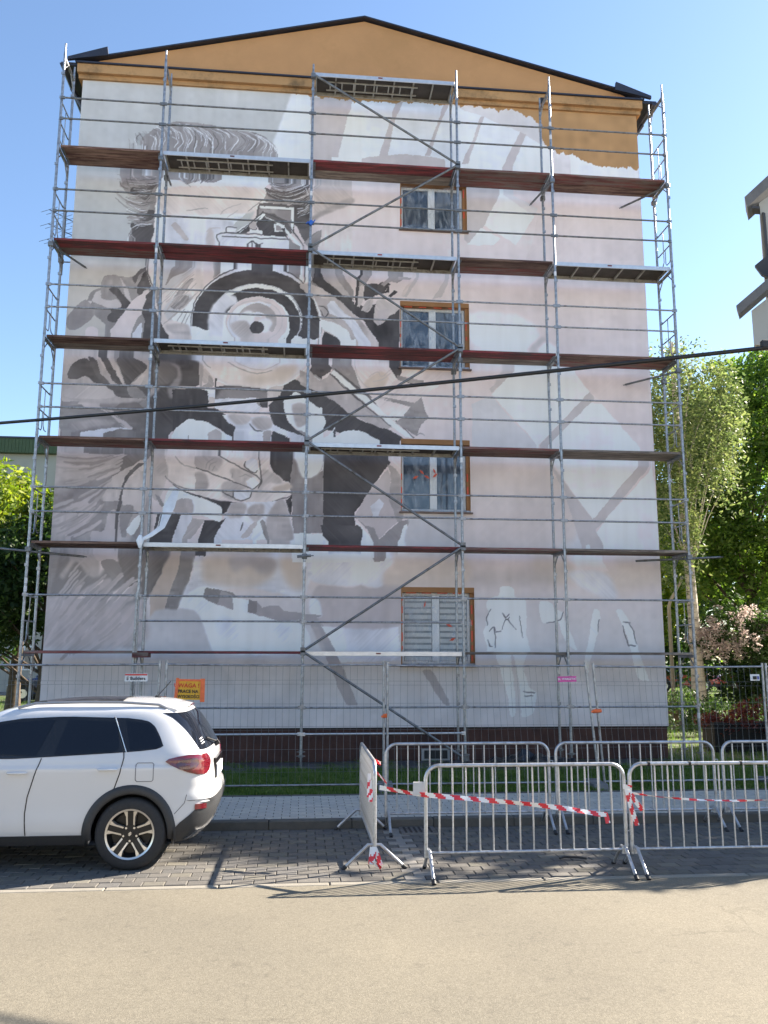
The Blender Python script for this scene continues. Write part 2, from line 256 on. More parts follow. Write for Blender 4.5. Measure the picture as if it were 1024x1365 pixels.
MURAL = """
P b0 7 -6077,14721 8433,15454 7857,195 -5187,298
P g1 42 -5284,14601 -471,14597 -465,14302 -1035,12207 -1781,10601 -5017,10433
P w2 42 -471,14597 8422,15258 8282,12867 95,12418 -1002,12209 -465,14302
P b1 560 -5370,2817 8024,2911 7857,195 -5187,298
P l1 7 -188,14263 903,14320 673,13807 453,12834 -8,12804 -25,13759
P w2 7 -267,14300 -34,14317 -8,12783 -237,12769
P m1 7 805,14322 942,14323 783,13814 599,12856 445,12846 654,13806
P m1 7 1869,14289 2027,14301 1849,13845 1693,12956 1498,12943 1723,13750
P m1 7 2973,14338 3077,14332 2839,13740 2635,13016 2525,13009 2759,13691
P l1 7 1148,12857 1381,12936 2084,13023 2951,12972 2989,12804 917,12716
P l2 7 3284,14236 3765,14094 4299,13868 4700,13735 4966,13564 5314,13412 5358,13940 5310,14172 4988,14327 4228,14361 3286,14353
P m1 7 3797,14061 3877,14049 3702,13538 3479,12877 3341,12882 3594,13444
P m1 7 4695,13744 4829,13671 4662,13283 4476,12796 4249,12797 4418,13180
P l2 21 5145,14102 5389,14060 5508,13541 5608,13286 5822,13184 5809,12807 5483,12787 5363,13241
P l1 7 3470,12291 4213,12229 3800,11364 3749,11257 3499,10933 3355,11080
P w3 7 4203,12218 4972,11691 4531,10986 3826,11417
P l2 7 4313,12261 5053,11880 4972,11691 4203,12218
P w3 7 3450,10930 3751,11361 4189,11124 4038,10961
P b2 7 4878,11005 5047,11695 7584,11837 7528,10774 4720,10633
P l3 28 3343,10207 5303,10301 5281,9635 4587,9301 4492,9397 3337,9750
P w3 84 3427,9351 4540,9349 5037,8867 4762,8557 3608,8611
P l1 56 5037,8867 5155,8747 4856,8461 4713,8545
P w3 56 5156,8772 5537,8487 5147,8472 4955,8540
P l1 42 4221,8141 4607,8204 4213,7797 3973,7716
P l1 7 4120,7876 4414,8181 4607,8188 4069,7728 3923,7577 3877,7672
P w3 7 3922,7552 4412,8083 4607,8213 5673,8202 6067,7672 4894,6448
P b3 7 5673,8202 7394,8215 7378,7444 6326,7460 6090,7649
P l1 7 6067,7672 6182,7529 5083,6430 4893,6425
P w3 7 6081,7427 6323,7411 7154,6436 7389,6273 7381,6129 7087,6073 6026,4891 5077,6215 5083,6430
P l1 7 7139,6147 7356,6104 6262,4848 6065,4682 6016,4881
P w3 7 7298,5934 7379,6080 7429,5223 7426,4285 6237,4277 6086,4612 6362,4967
P l2 7 3492,7320 3922,7528 4385,6962 4894,6448 5077,6215 5980,4913 6063,4635 6237,4290 5910,4355 5579,4304 3444,4272 3455,4960
P b4 112 3286,6098 5027,6142 5432,5465 5794,5003 5297,4300 3307,4270
P l1 7 5075,6167 5212,5980 6026,4891 6086,4612 6327,4176 6185,4174 5955,4309 5767,4307 5432,5465
P w3 7 5911,4378 6069,4219 6311,3808 5554,3617 5430,4072
P t1 112 4828,4201 5430,4072 5624,3618 4811,3609
P t1 140 6467,4132 7368,4098 7391,3637 6677,3584
P b5 196 3376,3709 5095,3771 5088,3559 3373,3541
P t2 196 5618,3820 7378,3798 7411,3584 6386,3361 5696,3566
P w4 84 5442,3775 6229,3785 6466,3192 5863,3398 5609,3565
P w1 14 3879,3262 3986,3288 4010,3422 4075,3465 4225,3466 4309,3404 4327,3266 4454,3238 4538,3176 4554,2967 4542,2511 4580,2347 4532,2141 3793,2139 3731,2220 3672,2425 3662,2548 3699,2754 3767,2961 3725,3023 3749,3169
P w1 14 3919,2139 4277,2120 4532,2141 4461,1855 4557,1490 4700,1328 4695,1167 4625,927 4394,888 4384,1329 4275,2018 4212,2018 4262,1490 4269,928 4165,908 4112,1329 4014,1652
P w1 14 4838,3157 5074,3139 5156,3014 5305,2952 5363,2765 5580,2227 5515,2206 5309,2432 5233,2722 5148,2763 4975,2721 4849,2803
P w1 14 5955,2986 6098,2958 6075,2727 5946,2228 5848,1939 5797,1734 5720,1734 5744,2021 5847,2434
P w1 14 6457,3002 6544,3003 6708,2773 6821,2397 7044,1652 7018,1570 6827,1652 6721,2147 6611,2563 6473,2876
L k3 17 4063,2922 4125,2840 4190,2902
L k3 17 4083,2873 4145,2798 4202,2848
L k3 17 4034,2591 4102,2757 4158,2798 4228,2708 4319,2593
L k3 17 3875,2652 3891,2426 3883,2221
L k3 17 3780,2549 3866,2652 3907,2549
L k3 17 3906,2529 4012,2550
L k3 17 3823,3003 3735,2837 3723,2672
L k3 17 4402,2862 4426,2635 4464,2449
L k3 17 3735,2384 3766,2261 3816,2241
L k3 17 5305,2952 5279,2827 5191,2772 4975,2729
L k3 17 6568,2764 6729,2756
L k3 17 6565,2688 6607,2480 6683,2251
L k3 17 6707,2739 6785,2564 6838,2314
L k3 17 6663,2280 6815,2272
L k3 17 6078,2811 6025,2560
L k3 17 4448,1361 4679,1328
L k3 17 4458,1268 4635,1280
P m7 7 -48,2896 162,2863 373,2760 624,2243 1121,1118 886,1105 488,2002 273,2482 165,2655 -44,2688
P w4 7 166,2637 1922,2630 1975,1971 767,1934 624,2243 375,2639
P b6 28 275,3424 609,3445 962,3413 1157,3468 1352,3399 1601,3473 1994,3459 1975,2665 514,2639 302,2829 158,3072
P w4 42 140,4130 1923,4120 1815,3903 1636,3722 1619,3473 1423,3418 1157,3468 785,3446 150,3563
P w1 42 156,3177 332,3143 372,2830 161,2898
P m7 14 2415,1764 2610,1747 2940,1147 2817,1130 2555,1524
P t1 84 1923,4120 3265,4102 3256,3454 1994,3441 1637,3473 1636,3722 1815,3903
P d1 42 -3028,4130 -2687,4135 -2800,3644 -2986,3262
P t3 7 -2703,4117 -2378,4121 -2493,3613 -2744,2783 -2962,2782 -2986,3262 -2783,3644
P m3 7 -2412,4121 -2120,4125 -2161,3861 -2309,3303 -2523,2751 -2743,2766 -2613,3265 -2479,3683
P w4 28 -1930,4110 22,4138 4,3220 -485,3285 -1077,3384 -1627,3344 -1937,3393 -2234,3130 -2402,3095 -2203,3616
P t4 112 -1894,4076 -819,4091 -599,3670 -1077,3384 -1872,3480 -1980,3619
P t5 112 -467,3989 -45,3959 1,3395 -279,3427
P m7 84 -1441,3976 -606,3970 -566,3741 -808,3667 -1089,3805 -1363,3696
P w1 28 -2337,3164 -1938,3410 -1313,3208 -1340,2965 -56,2697 -11,2147 -1738,2142 -1944,2686 -2124,2925 -2224,2890 -2415,2991
P m3 7 -1885,3383 -1627,3344 -1384,3277 -1320,3208 -1356,2948 -1685,3042 -1963,3185 -1935,3341
P m7 7 -1627,3337 -1320,3201 -1356,2948 -1685,3042 -1639,3205
P w1 7 -1381,3190 -1070,3141 -1080,2898 -1339,2948
P m7 7 -1070,3158 -896,3107 -790,2987 -618,3040 -479,3041 -373,2938 -164,2922 395,2839 117,2768 -472,2729 -785,2831 -1080,2898
P m4 7 -1070,3158 -890,3107 -907,2865 -1080,2898
P l4 42 -2962,2782 -2430,2957 -2124,2925 -1944,2686 -1738,2142 -1648,2007 -1285,1254 -2889,1258
P m5 42 170,2699 293,2630 474,2148 387,2148
P d2 42 -3648,4127 -2690,4105 -2780,3739 -3035,3160 -3105,3159 -3323,3301 -3538,3406 -3762,3655 -3634,3873
P m3 56 -4906,4109 -4139,4120 -4015,3796 -4003,3580 -3774,3872 -3630,3801 -3319,3229 -3105,3159 -3063,2308 -3545,2236 -4177,2444 -4536,2688 -4635,3146 -4915,3214
P n1 84 -4991,3072 -4566,3146 -4216,3079 -3784,2798 -3311,3086 -3133,3016 -3096,2273 -4984,2231
P n2 28 -4628,4113 -4174,4120 -4019,3868 -3998,3616 -4106,3561 -4253,3685 -4438,3863 -4643,3537 -4717,3608 -4545,3898
P b6 14 -4158,4138 -3702,4145 -3667,3837 -3774,3872 -3811,3907 -4003,3887 -4096,3976
P m2 14 -3967,3869 -3706,3909 -3556,3730 -3614,3513 -3795,3619
P m2 28 -4961,3892 -4758,3967 -4858,3392 -4949,3214
P b6 28 -4398,3219 -3826,3547 -3750,3440 -4116,3150 -4539,2723 -4582,2863
P n3 28 -3738,3225 -3223,3409 -3179,3230 -3651,2906 -4014,2585 -4086,2638
P p1 28 -3773,3225 -3230,3553 -3191,3482 -3459,3228 -3763,3047
P p1 14 -4359,3148 -4062,3401 -3894,3510 -4121,3222
P d2 14 -3416,3407 -3228,3517 -3226,3481 -3380,3390
P m5 28 -4207,2937 -3869,3081 -4085,2620 -4177,2444
P m5 42 -3702,2587 -3302,2908 -3157,2803 -3278,2448 -3583,2306
P n3 28 -4925,6186 -3207,6232 -3221,5929 -3110,4264 -4964,4236 -4975,5230
P n4 42 -4958,5408 -4288,5542 -3925,5670 -4196,5425 -4541,5062 -4923,4878
P n2 42 -4921,6126 -4035,6089 -3573,6041 -3939,5911 -4564,5865 -4911,5976
P n4 28 -4443,5748 -4219,5813 -4299,5721
P n2 42 -4511,5926 -4058,5998 -4302,5781 -4586,5774
P d2 14 -4924,6171 -4325,6157 -3692,6113 -2915,6179 -2965,6026 -3163,5930 -3333,5865 -3554,5679 -3912,5431 -4090,5071 -4145,5040 -3997,5429 -3836,5613 -3675,5797 -4022,5863 -3855,5958 -3573,6041 -4319,6052
P m4 28 -4422,5420 -3892,5581 -3725,5675 -3940,5431 -4118,5070 -4214,4774 -4474,4432 -4454,4564 -4230,5039 -4272,5275 -4568,5032 -4553,5239
P p2 14 -3725,5660 -3333,5865 -3162,5900 -3180,5688 -3439,5682 -3573,5499 -3642,5199 -3708,4842 -3977,5073 -3967,5400
P m2 14 -4178,5128 -3920,5074 -3579,5081 -3680,4842 -3915,4485 -4079,4395 -4201,4568 -4214,4774
P b6 14 -3878,4839 -3710,4871 -3704,4255 -4126,4248 -4168,4481 -3943,4485
P p2 14 -3391,5864 -3191,5899 -3169,5448 -3246,5267 -3538,5380 -3547,5559
P d1 7 -3333,5865 -3190,5884 -3439,5682 -3544,5499 -3600,5200 -3653,4872 -3678,4548 -3676,4255 -3716,4255 -3733,4665 -3702,4990 -3649,5318 -3604,5558 -3444,5772
P p2 14 -3544,5499 -3180,5688 -3171,4911 -3277,4761 -3374,4436 -3486,4405 -3508,4551 -3282,4850 -3604,5021 -3617,5259
P m2 14 -3603,4992 -3403,4996 -3421,4788 -3496,4581 -3496,4375 -3598,4373 -3645,4725
P m2 28 -3277,4761 -3166,4822 -3201,4380 -3395,4289 -3374,4436
P w1 14 -3494,4551 -3280,4820 -3244,4673 -3346,4436 -3445,4420
P n3 28 -4917,4790 -4529,4856 -4771,4268 -4952,4265
P m4 7 -4938,7252 -3260,7308 -3215,6385 -4878,6339 -4932,6732
P p3 14 -4899,7531 -4079,7373 -4388,7209 -4871,7101 -4911,7284
P m5 14 -4609,7048 -4388,7209 -4184,7184 -4145,7001 -3851,6918 -3430,6623 -3602,6588 -3958,6761 -4278,6812 -4590,6742
P m3 14 -4946,6945 -4609,7048 -4174,7000 -3848,6856 -3605,6649 -4127,6695 -4462,6532 -4829,6461 -4922,6580
P n2 28 -4672,6678 -4131,6756 -3837,6673 -4265,6599 -4632,6497
P w4 14 -4487,6471 -4005,6576 -3487,6606 -3484,6560 -3774,6567 -4054,6422 -4454,6396
P b6 14 -4492,7021 -4303,7227 -4199,7184 -4206,7060 -3846,6826 -3518,6651 -3484,6560 -3782,6720 -4084,6941
P d2 14 -4108,7372 -3644,7388 -3274,6997 -3186,6385 -3590,6374 -3485,6576 -3578,6680 -3880,6917 -3776,7136
P d2 14 -4083,6421 -3773,6552 -3484,6545 -3419,6409 -3215,6385
P k2 7 -3268,7463 -2798,7479 -2628,6955 -2560,6741 -2810,6426 -3215,6385
P m3 14 -3650,7512 -3414,7458 -3159,7032 -3245,6998 -3641,7326
P n3 28 -4940,8224 -3128,8295 -3166,7245 -4902,7188
P p3 14 -4940,8224 -4360,8247 -4323,8122 -4463,8023 -4775,7918 -4934,7912
P d1 14 -4836,7728 -4747,7919 -4551,8035 -4432,7993 -4183,7721 -3966,7479 -4257,7500 -4469,7648 -4667,7579 -4813,7605
P d1 14 -4449,8039 -4287,7998 -4150,7659 -3908,7481 -3265,7487 -3253,7242 -3748,7226 -3897,7295 -4140,7473
P p2 14 -4325,8154 -4145,8066 -3889,7669 -3916,7636 -4165,7909
P d1 14 -4328,8201 -4123,8193 -3863,7732 -3735,7518 -3911,7543 -4137,7941
P m2 14 -4185,8254 -3832,8236 -3532,8121 -3288,7941 -3337,7751 -3617,7491 -3678,7551 -3810,7828 -4001,8103
P p2 14 -4214,8253 -4068,8258 -3873,7920 -3706,7519 -3766,7548 -3992,7947
P p3 14 -3834,8267 -3128,8295 -3117,8073 -3258,7942 -3531,8090
P d1 14 -3880,8045 -3649,8117 -3257,7911 -3506,7620 -3644,7459 -3777,7766
P p2 14 -3558,7493 -3309,7783 -3278,7753 -3383,7499
P m5 14 -4828,7388 -4170,7503 -3893,7221 -4787,7192
P m3 14 -3644,7459 -3500,7495 -3255,7285 -3253,7242 -3545,7232
P k2 7 -3206,8070 -2980,8300 -2594,8315 -2378,8133 -2169,8109 -2147,7541 -2323,7504 -3090,7493 -3207,7489
P d2 28 -3113,7979 -2819,8021 -2663,7838 -2714,7647 -2914,7515 -3093,7571
P m4 28 -2819,8021 -2606,7903 -2566,7652 -2700,7335 -2667,7261 -2785,7257 -2823,7456 -2657,7712 -2664,7869
P n2 14 -2222,7949 -2157,8109 -2136,7573 -2191,7540
P g2 28 -4984,10272 -3252,10277 -3171,8579 -4930,8524
P m3 14 -4541,9321 -4435,9519 -4291,9590 -4269,9721 -4159,9872 -3681,9846 -3393,10089 -3337,9863 -3222,9640 -3198,9155 -3642,9104 -4025,8545 -4201,8538 -4155,8762 -4249,8854 -4404,9006 -4439,9101 -4500,9130
P l1 14 -4487,9163 -4402,9456 -4258,9527 -4278,9365 -4098,9309 -3952,9347 -3821,9128 -4057,9118 -4359,9233 -4539,9289
P m2 14 -4267,9688 -4158,9856 -3889,9836 -3727,9584 -3568,9397 -3650,9264 -3769,9259 -3901,9511 -4110,9534 -4131,9372 -4070,9342 -4218,9352 -4284,9461
P l1 14 -3888,9820 -3648,9799 -3578,9591 -3437,9760 -3308,9571 -3480,9433 -3649,9232 -3777,9420 -3849,9643
P m2 14 -3888,9820 -3681,9846 -3450,10021 -3495,9725 -3480,9433 -3654,9329 -3725,9552
P k2 14 -4126,9549 -3934,9574 -3744,9357 -3591,9267 -3366,9536 -3333,9473 -3703,9133 -3842,8967 -3953,8834 -4087,8860 -4122,8955 -4054,9054 -4057,9118 -3853,9175 -3922,9349
P k2 14 -3553,9690 -3498,9790 -3390,10024 -3336,9830 -3253,9671 -3426,9533 -3480,9433 -3560,9527
P b2 14 -4026,8560 -3816,9032 -3596,9364 -3323,9570 -3357,9342 -3435,9113 -3397,8954 -3378,8571
P m3 14 -3614,8561 -3566,8786 -3487,8982 -3344,9084 -3305,8893 -3378,8571
P w4 14 -3599,8562 -3450,8823 -3414,8825 -3422,8569
P k2 7 -3361,9439 -3221,9624 -3139,9158 -3005,8842 -2783,8557 -3378,8571 -3364,8891 -3433,9081
P g2 14 -4699,8549 -4537,8778 -4336,8850 -4153,8730 -4201,8538
P b2 14 -4524,8556 -4475,8717 -4297,8676 -4318,8533
P m2 14 -4925,8888 -4654,9252 -4539,9289 -4375,9008 -4621,8711 -4879,8637
P d1 7 -3665,9831 -3510,10018 -3394,10106 -3390,10024 -3533,9886 -3613,9687
P p4 14 -3252,10277 -2373,10272 -2240,10278 -2174,8555 -2783,8557 -3036,8873 -3172,9221 -3187,9544 -3066,9517
P p4 14 -3403,10286 -3252,10277 -3222,9640 -3337,9863
L k1 24 -3373,10287 -3340,9928 -3222,9640
L k1 24 -3463,10283 -3393,10089
P m3 14 -3130,9612 -3066,9517 -3023,8905 -3107,9127 -3167,9448
P l4 28 -3095,10137 -2373,10255 -2483,9970 -2772,9661 -3007,9552 -3076,9745
P m2 14 -2822,10117 -2372,10239 -2605,9996 -2842,9887 -2983,9684 -2932,9882
P m2 14 -2594,9735 -2418,9874 -2501,9674 -2870,9170 -2792,9432
P l4 28 -2990,9164 -2733,9467 -2464,9512 -2396,9320 -2660,9147 -2859,8912
P m3 14 -2873,9234 -2703,9469 -2492,9446 -2631,9180
P w1 14 -2830,8946 -2630,9148 -2400,9417 -2346,9193 -2398,8610 -2396,8572 -2558,8861
P m5 28 -2944,8812 -2707,8854 -2466,8832 -2455,8560 -2694,8566
L m3 17 -2774,9012 -2575,9280 -2462,9447
L m3 17 -2710,8919 -2571,9183
L m3 17 -2617,8858 -2510,9153
L m3 17 -2543,8861 -2435,9156
P m2 14 -3055,11742 -3273,12066 -3128,11850 -2252,11977 -1827,11927 -1786,10739 -3341,10693 -3345,11465
P p4 0 -3232,11919 -2937,12124 -2430,12174 -1833,12116 -1786,10739 -3341,10693 -3254,10954 -3359,11059 -3303,11283 -3382,11537
P m3 14 -3507,13072 -3331,13313 -2996,13452 -2653,13475 -1876,13374 -1860,12913 -3513,12843
P g3 14 -3729,13095 -3460,13151 -3513,12843 -3684,12870
P m2 14 -3825,12332 -1845,12456 -1836,12191 -2052,12102 -2258,12128 -2396,12176 -2597,12107 -2733,12099 -2937,12124 -3134,11999 -3266,11917 -3933,11839 -4007,11984
P m3 14 -3943,12025 -3273,12066 -3258,11768 -3271,11322 -3287,10953 -3341,10693 -3738,10672 -3751,10927 -3626,11081 -3864,11178 -3604,11303 -3882,11509 -3688,11631 -3893,11730
P k2 14 -3734,11889 -3271,12029 -3329,11838 -3450,11571 -3588,11637 -3794,11736
P k2 14 -3757,11037 -3556,11011 -3290,11026 -3341,10693 -3672,10676
P k2 14 -3636,11264 -3308,11394 -3314,11172 -3562,11121
L m6 17 -3829,11143 -3630,11154 -3441,11386 -3350,11576
L m6 17 -3884,11545 -3645,11448 -3515,11530 -3359,11762
L m6 17 -3772,11330 -3503,11272 -3378,11464
L m6 17 -3875,11694 -3690,11668 -3593,11748
L m6 17 -3751,10927 -3711,10783 -3639,10678
L d1 17 -4042,12001 -3968,11875 -3865,11825
L d1 17 -3911,12064 -3853,11919 -3765,11831
L d1 17 -3819,12220 -3809,12033 -3701,11891
L p2 17 -3806,12296 -3781,12147 -3640,12006
L p2 17 -3689,12303 -3616,12195 -3409,12095
L p2 17 -3554,12311 -3481,12203 -3276,12141
L d1 17 -3719,12906 -3742,13018 -3663,13138
L m3 17 -3650,12872 -3624,13026 -3528,13147
L m3 17 -3582,12877 -3556,13031 -3460,13151
L w1 17 -3449,12923 -3426,13154 -3262,13280
L w1 17 -3178,12941 -3156,13210 -2992,13375
L d1 17 -3345,12892 -3322,13122 -3159,13287
L w1 17 -3006,12914 -2981,13107 -2782,13274 -2642,13206
L d1 17 -2970,12879 -2907,12997 -2773,13044
L w1 17 -2782,13274 -2675,13166 -2734,12932
L d1 17 -2751,13353 -2543,13290 -2501,13101 -2527,12908
L d1 17 -2546,13367 -2399,13146 -2355,12881
L w1 17 -2684,13396 -2440,13297 -2295,13114 -2286,12885
L w1 17 -2474,13295 -2262,13155 -2183,12892
L d1 17 -2404,13261 -2157,13124 -2079,12860
L w1 17 -2266,13270 -2018,13094 -2045,12863
L d1 17 -2197,13275 -1952,13176 -1907,12872
L w1 17 -2026,13306 -1883,13180 -1875,12950
L m6 17 -2937,12124 -2805,12207 -2626,11992
L d1 17 -2735,12155 -2627,12011
L d1 17 -2360,12121 -2195,12282 -2128,12324
L k1 24 -2326,12123 -2398,12232 -2333,12312
L d1 17 -2154,12096 -1956,12297 -1855,12360
L w1 17 -3148,12299 -3006,12157 -2870,12128
L w1 17 -2878,12316 -2736,12174 -2700,12138
P t5 28 -2940,11414 -2614,11694 -2377,11707 -2273,11639 -2570,11435
L m2 17 -2636,11413 -2403,11482 -2166,11514
L m2 17 -2513,11700 -2342,11672 -2256,11640
P m5 14 -2391,12044 -2258,12128 -2184,11981 -2283,11900
P m2 14 -2923,11046 -2792,11108 -2684,10948 -2547,10882 -2473,10703 -2573,10697 -2676,10765 -2750,10908 -2885,10938
P m5 42 -2171,10718 -2147,10977 -2047,11020 -2002,10727
L m5 17 -2024,11318 -1892,11437 -1825,11459
P w4 56 -3033,11261 -1853,11290 -2014,11059 -2451,10998 -2689,11059 -2958,11081
P m3 14 -3467,13202 -3104,13394 -2883,13472 -2544,13432 -1862,13352 -1369,13343 -1062,13237 -828,13000 -748,12858 -822,12790 -3447,12787
P w1 14 -3191,12063 -2674,12053 -1787,12230 -1489,12290 -962,12322 -883,12161 -955,12033 -909,11706 -1170,11650 -1315,11478 -1885,10759 -1873,10399 -3111,10337
P p4 42 -3074,11906 -954,11992 -1165,11487 -1832,11368 -3006,11221
P w4 56 -3042,11219 -1904,11282 -1599,11056 -1956,10675 -3017,10659
P m2 7 -3092,12315 -2686,12340 -2500,12352 -1865,12329 -1490,12311 -1787,12230 -2006,12093 -2229,12080 -2342,12114 -2635,12014 -2749,12089 -3083,12110
P d1 14 -2425,12315 -2126,12313 -2194,12123 -2344,12155
P m2 14 -981,12321 -203,12306 -47,12087 -21,11716 -946,11704 -843,12081 -998,12237
P d1 14 -955,12033 -727,11964 -313,12071 -48,12170 -83,11961 -495,11751 -874,11831
P d1 14 -307,11782 -3,11738 14,10737 -256,11129 -302,11536
P k2 14 -418,11652 0,11594 7,11184 -295,11168
L d1 18 -2619,13427 -2498,13225 -2520,12848
L w1 18 -2765,13333 -2569,13137 -2634,12882
L w1 17 -3096,13227 -2873,13242 -2752,13041 -2855,12826
L w1 17 -2979,13109 -2864,13033 -2931,12862
L d1 18 -2578,13346 -2343,13110 -2369,12816
L w1 21 -2462,13270 -2154,13080 -2127,12831
L d1 17 -2311,13238 -2150,12955 -2183,12828
L d1 17 -2123,13250 -2001,13007 -2108,12824
L w1 18 -2049,13297 -1857,13184 -1845,12850
L w1 18 -1862,13352 -1591,13160 -1733,12857
L d1 24 -1785,13315 -1420,13129 -1582,12858
L w1 18 -1597,13328 -1212,13143 -1356,12873
L d1 18 -1368,13301 -1174,13145 -1242,12868
L w1 18 -1215,13269 -982,13074 -1052,12859
L m3 18 -1062,13237 -867,13039 -900,12848
L w1 17 -3463,13119 -3348,13043 -3412,12831
L w1 18 -3319,13212 -3235,13009 -3264,12841
L d1 18 -2755,12212 -2712,12092 -2635,12014
L w1 17 -2871,12328 -2792,12210 -2603,12139
L w1 17 -2313,12322 -2384,12235 -2342,12114
L d1 17 -2014,12299 -2157,12125
L w1 17 -847,12246 -730,12088 -428,12147 -242,12325
L w1 17 -883,12161 -576,11973 -200,12120 -126,12249
L w1 17 -839,11916 -422,11858 -121,12000
L d1 17 -734,12253 -505,12184 -317,12279
L w1 17 -240,12242 -84,12043 -43,11880
L w1 17 -263,11456 -39,11633
L w1 17 -261,11374 -18,11511
L m3 17 -1315,11478 -1022,11741
L m5 17 -1906,11363 -1799,11491 -1469,11633
L m5 17 -1756,11291 -1538,11466
L m2 17 -2610,11405 -2427,11435 -2170,11470
L m5 17 -2187,10944 -2079,11030 -1895,11040
P m5 14 -2926,11064 -2818,11111 -2663,10918 -2547,10764 -2618,10720 -2733,10834 -2886,10986
P m5 28 -2178,10703 -2152,10986 -2079,11030 -1994,10713
P p2 7 70,12383 915,12400 919,11878 86,11418
P n2 28 55,11416 715,11832 919,11913 920,11774 307,11464 88,11315
P m2 7 -123,10795 155,11081 249,11120 282,10985 193,10676 36,10668
P p4 7 278,11258 924,11327 929,10714 224,10678
P d1 7 -1140,11519 -1097,11658 -957,11683 -344,11650 -315,10987 -347,11020 -470,10945 -876,10957 -1163,11246
P w1 7 -1095,11607 -358,11598 -389,11545 -1062,11541
P m4 7 -1094,11539 -404,11527 -395,11085 -477,11284 -731,11406 -951,11462 -1105,11385
P w1 7 -405,11561 -343,11599 -346,11003 -392,11085
P k1 7 -1133,11282 -995,11357 -853,11297 -726,11202 -722,11033 -534,11010 -404,10780 -433,10677 -1031,10949 -1130,11146
P w1 7 -757,11201 -538,11179 -535,11043 -753,11015
P m2 7 -725,11175 -553,11161 -566,11059 -722,11043
P w1 7 -1527,10956 -1013,11424 -950,11428 -1010,11322 -1465,10959
P k1 7 -1573,10954 -1042,11355 -1132,11248 -1127,11045 -1281,11003 -1342,10966
P w1 7 -1582,10953 -1058,11388 -997,11425 -1103,11317 -1480,10952
P w1 7 -997,11432 -948,11360 -601,11209 -121,10677 -215,10672 -535,11043 -727,11236 -916,11328
P p2 7 -1287,11205 -1139,11247 -1133,11045 -1282,11054
P w1 7 -1282,11037 -1018,11041 -1015,10950 -1279,10953
P w4 7 -1761,11044 -1546,11063 -1573,10960 -1758,10944
L k1 24 -1758,10944 -1762,11051 -1546,11063
P w4 7 -1890,10920 -438,10913 -432,10644 -1881,10669
P m3 7 -438,10913 -342,10783 -89,10662 -433,10661
L k1 24 -1881,10669 -1890,10920 -813,10944 -532,10925 -443,10845
L k1 24 -1847,10855 -468,10861
L k1 24 -1804,10941 -1497,10975 -1044,11423 -997,11442 -667,11342
L k1 24 -1209,10671 -1212,10771 -1087,10711 -995,10749
L k1 24 -1318,10705 -1212,10778 -1102,10693
L k1 24 -412,11152 -122,10727
P k1 7 -599,11108 -521,11112 -519,11044 -582,11041
P w1 7 -1868,10304 -426,10326 -420,10043 -1858,10006
P m3 7 -2021,10296 -1868,10287 -1858,10006 -1997,9901
P m4 7 -440,10275 -144,10256 -140,10056 -262,9934 -436,10075
P b2 56 -2167,9958 -2024,10230 -1997,9901 -2159,9762
P w1 7 -144,10256 -82,10259 -75,9893 48,9932 43,10265 -144,10256 -200,9920 -107,9908
L k1 24 -82,10259 -76,9910
P m3 7 43,10265 169,10205 360,9947 939,9641 943,9178 678,9464 425,9717 50,9866
P k1 7 79,9934 138,10170 232,10141 328,9979 737,9732 939,9608 943,9162 678,9431 457,9652 174,9838
P n2 14 231,10241 481,10253 863,9671 801,9602 551,9690 360,9947
P n3 14 325,10212 451,10151 643,9760 518,9788
P w4 7 280,9045 271,8880 237,8717 179,8560 99,8411 -2,8273 -121,8148 -257,8039 -408,7946 -570,7873 -740,7819 -917,7786 -1095,7774 -1273,7784 -1448,7815 -1616,7866 -1774,7938 -1921,8027 -2052,8134 -2167,8256 -2263,8390 -2338,8536 -2391,8690 -2422,8849 -2428,9012 -2411,9174 -2370,9334 -2306,9488 -2220,9634 -2114,9769 -1988,9890 -1846,9996 -1690,10083 -1522,10152 -1346,10199 -1165,10225 -982,10228 -800,10209 -623,10168 -455,10106 -298,10023 -155,9921 -29,9803 78,9670 164,9525 226,9371 266,9210 280,9045
P k1 7 -2360,8698 -2381,8786 -2394,8875 -2399,8965 -2395,9055 -2383,9145 -2364,9234 -2336,9322 -2300,9408 -2256,9491 -2205,9571 -2146,9648 -2081,9721 -2010,9789 -1932,9853 -1849,9911 -1761,9963 -1668,10009 -1571,10049 -1472,10082 -1369,10108 -1265,10127 -1159,10139 -1053,10143 -947,10141 -841,10130 -737,10113 -635,10088 -536,10056 -441,10017 -349,9972 -263,9921 -181,9863 -105,9800 -36,9732 27,9659 82,9581 130,9500 170,9416 203,9329 226,9241 242,9150 249,9059 248,8968 238,8876 220,8786 193,8697 159,8610 -319,8713 -298,8775 -282,8838 -271,8903 -266,8968 -265,9033 -270,9098 -280,9163 -295,9226 -315,9288 -340,9348 -370,9406 -404,9461 -443,9513 -486,9562 -533,9608 -583,9649 -636,9686 -692,9719 -751,9747 -812,9770 -874,9788 -938,9801 -1003,9809 -1068,9812 -1133,9810 -1198,9802 -1263,9789 -1326,9771 -1387,9748 -1446,9720 -1503,9688 -1558,9651 -1609,9610 -1657,9565 -1701,9517 -1741,9465 -1777,9410 -1808,9353 -1835,9294 -1858,9232 -1875,9170 -1887,9106 -1894,9041 -1896,8977 -1893,8912 -1885,8848 -1872,8785
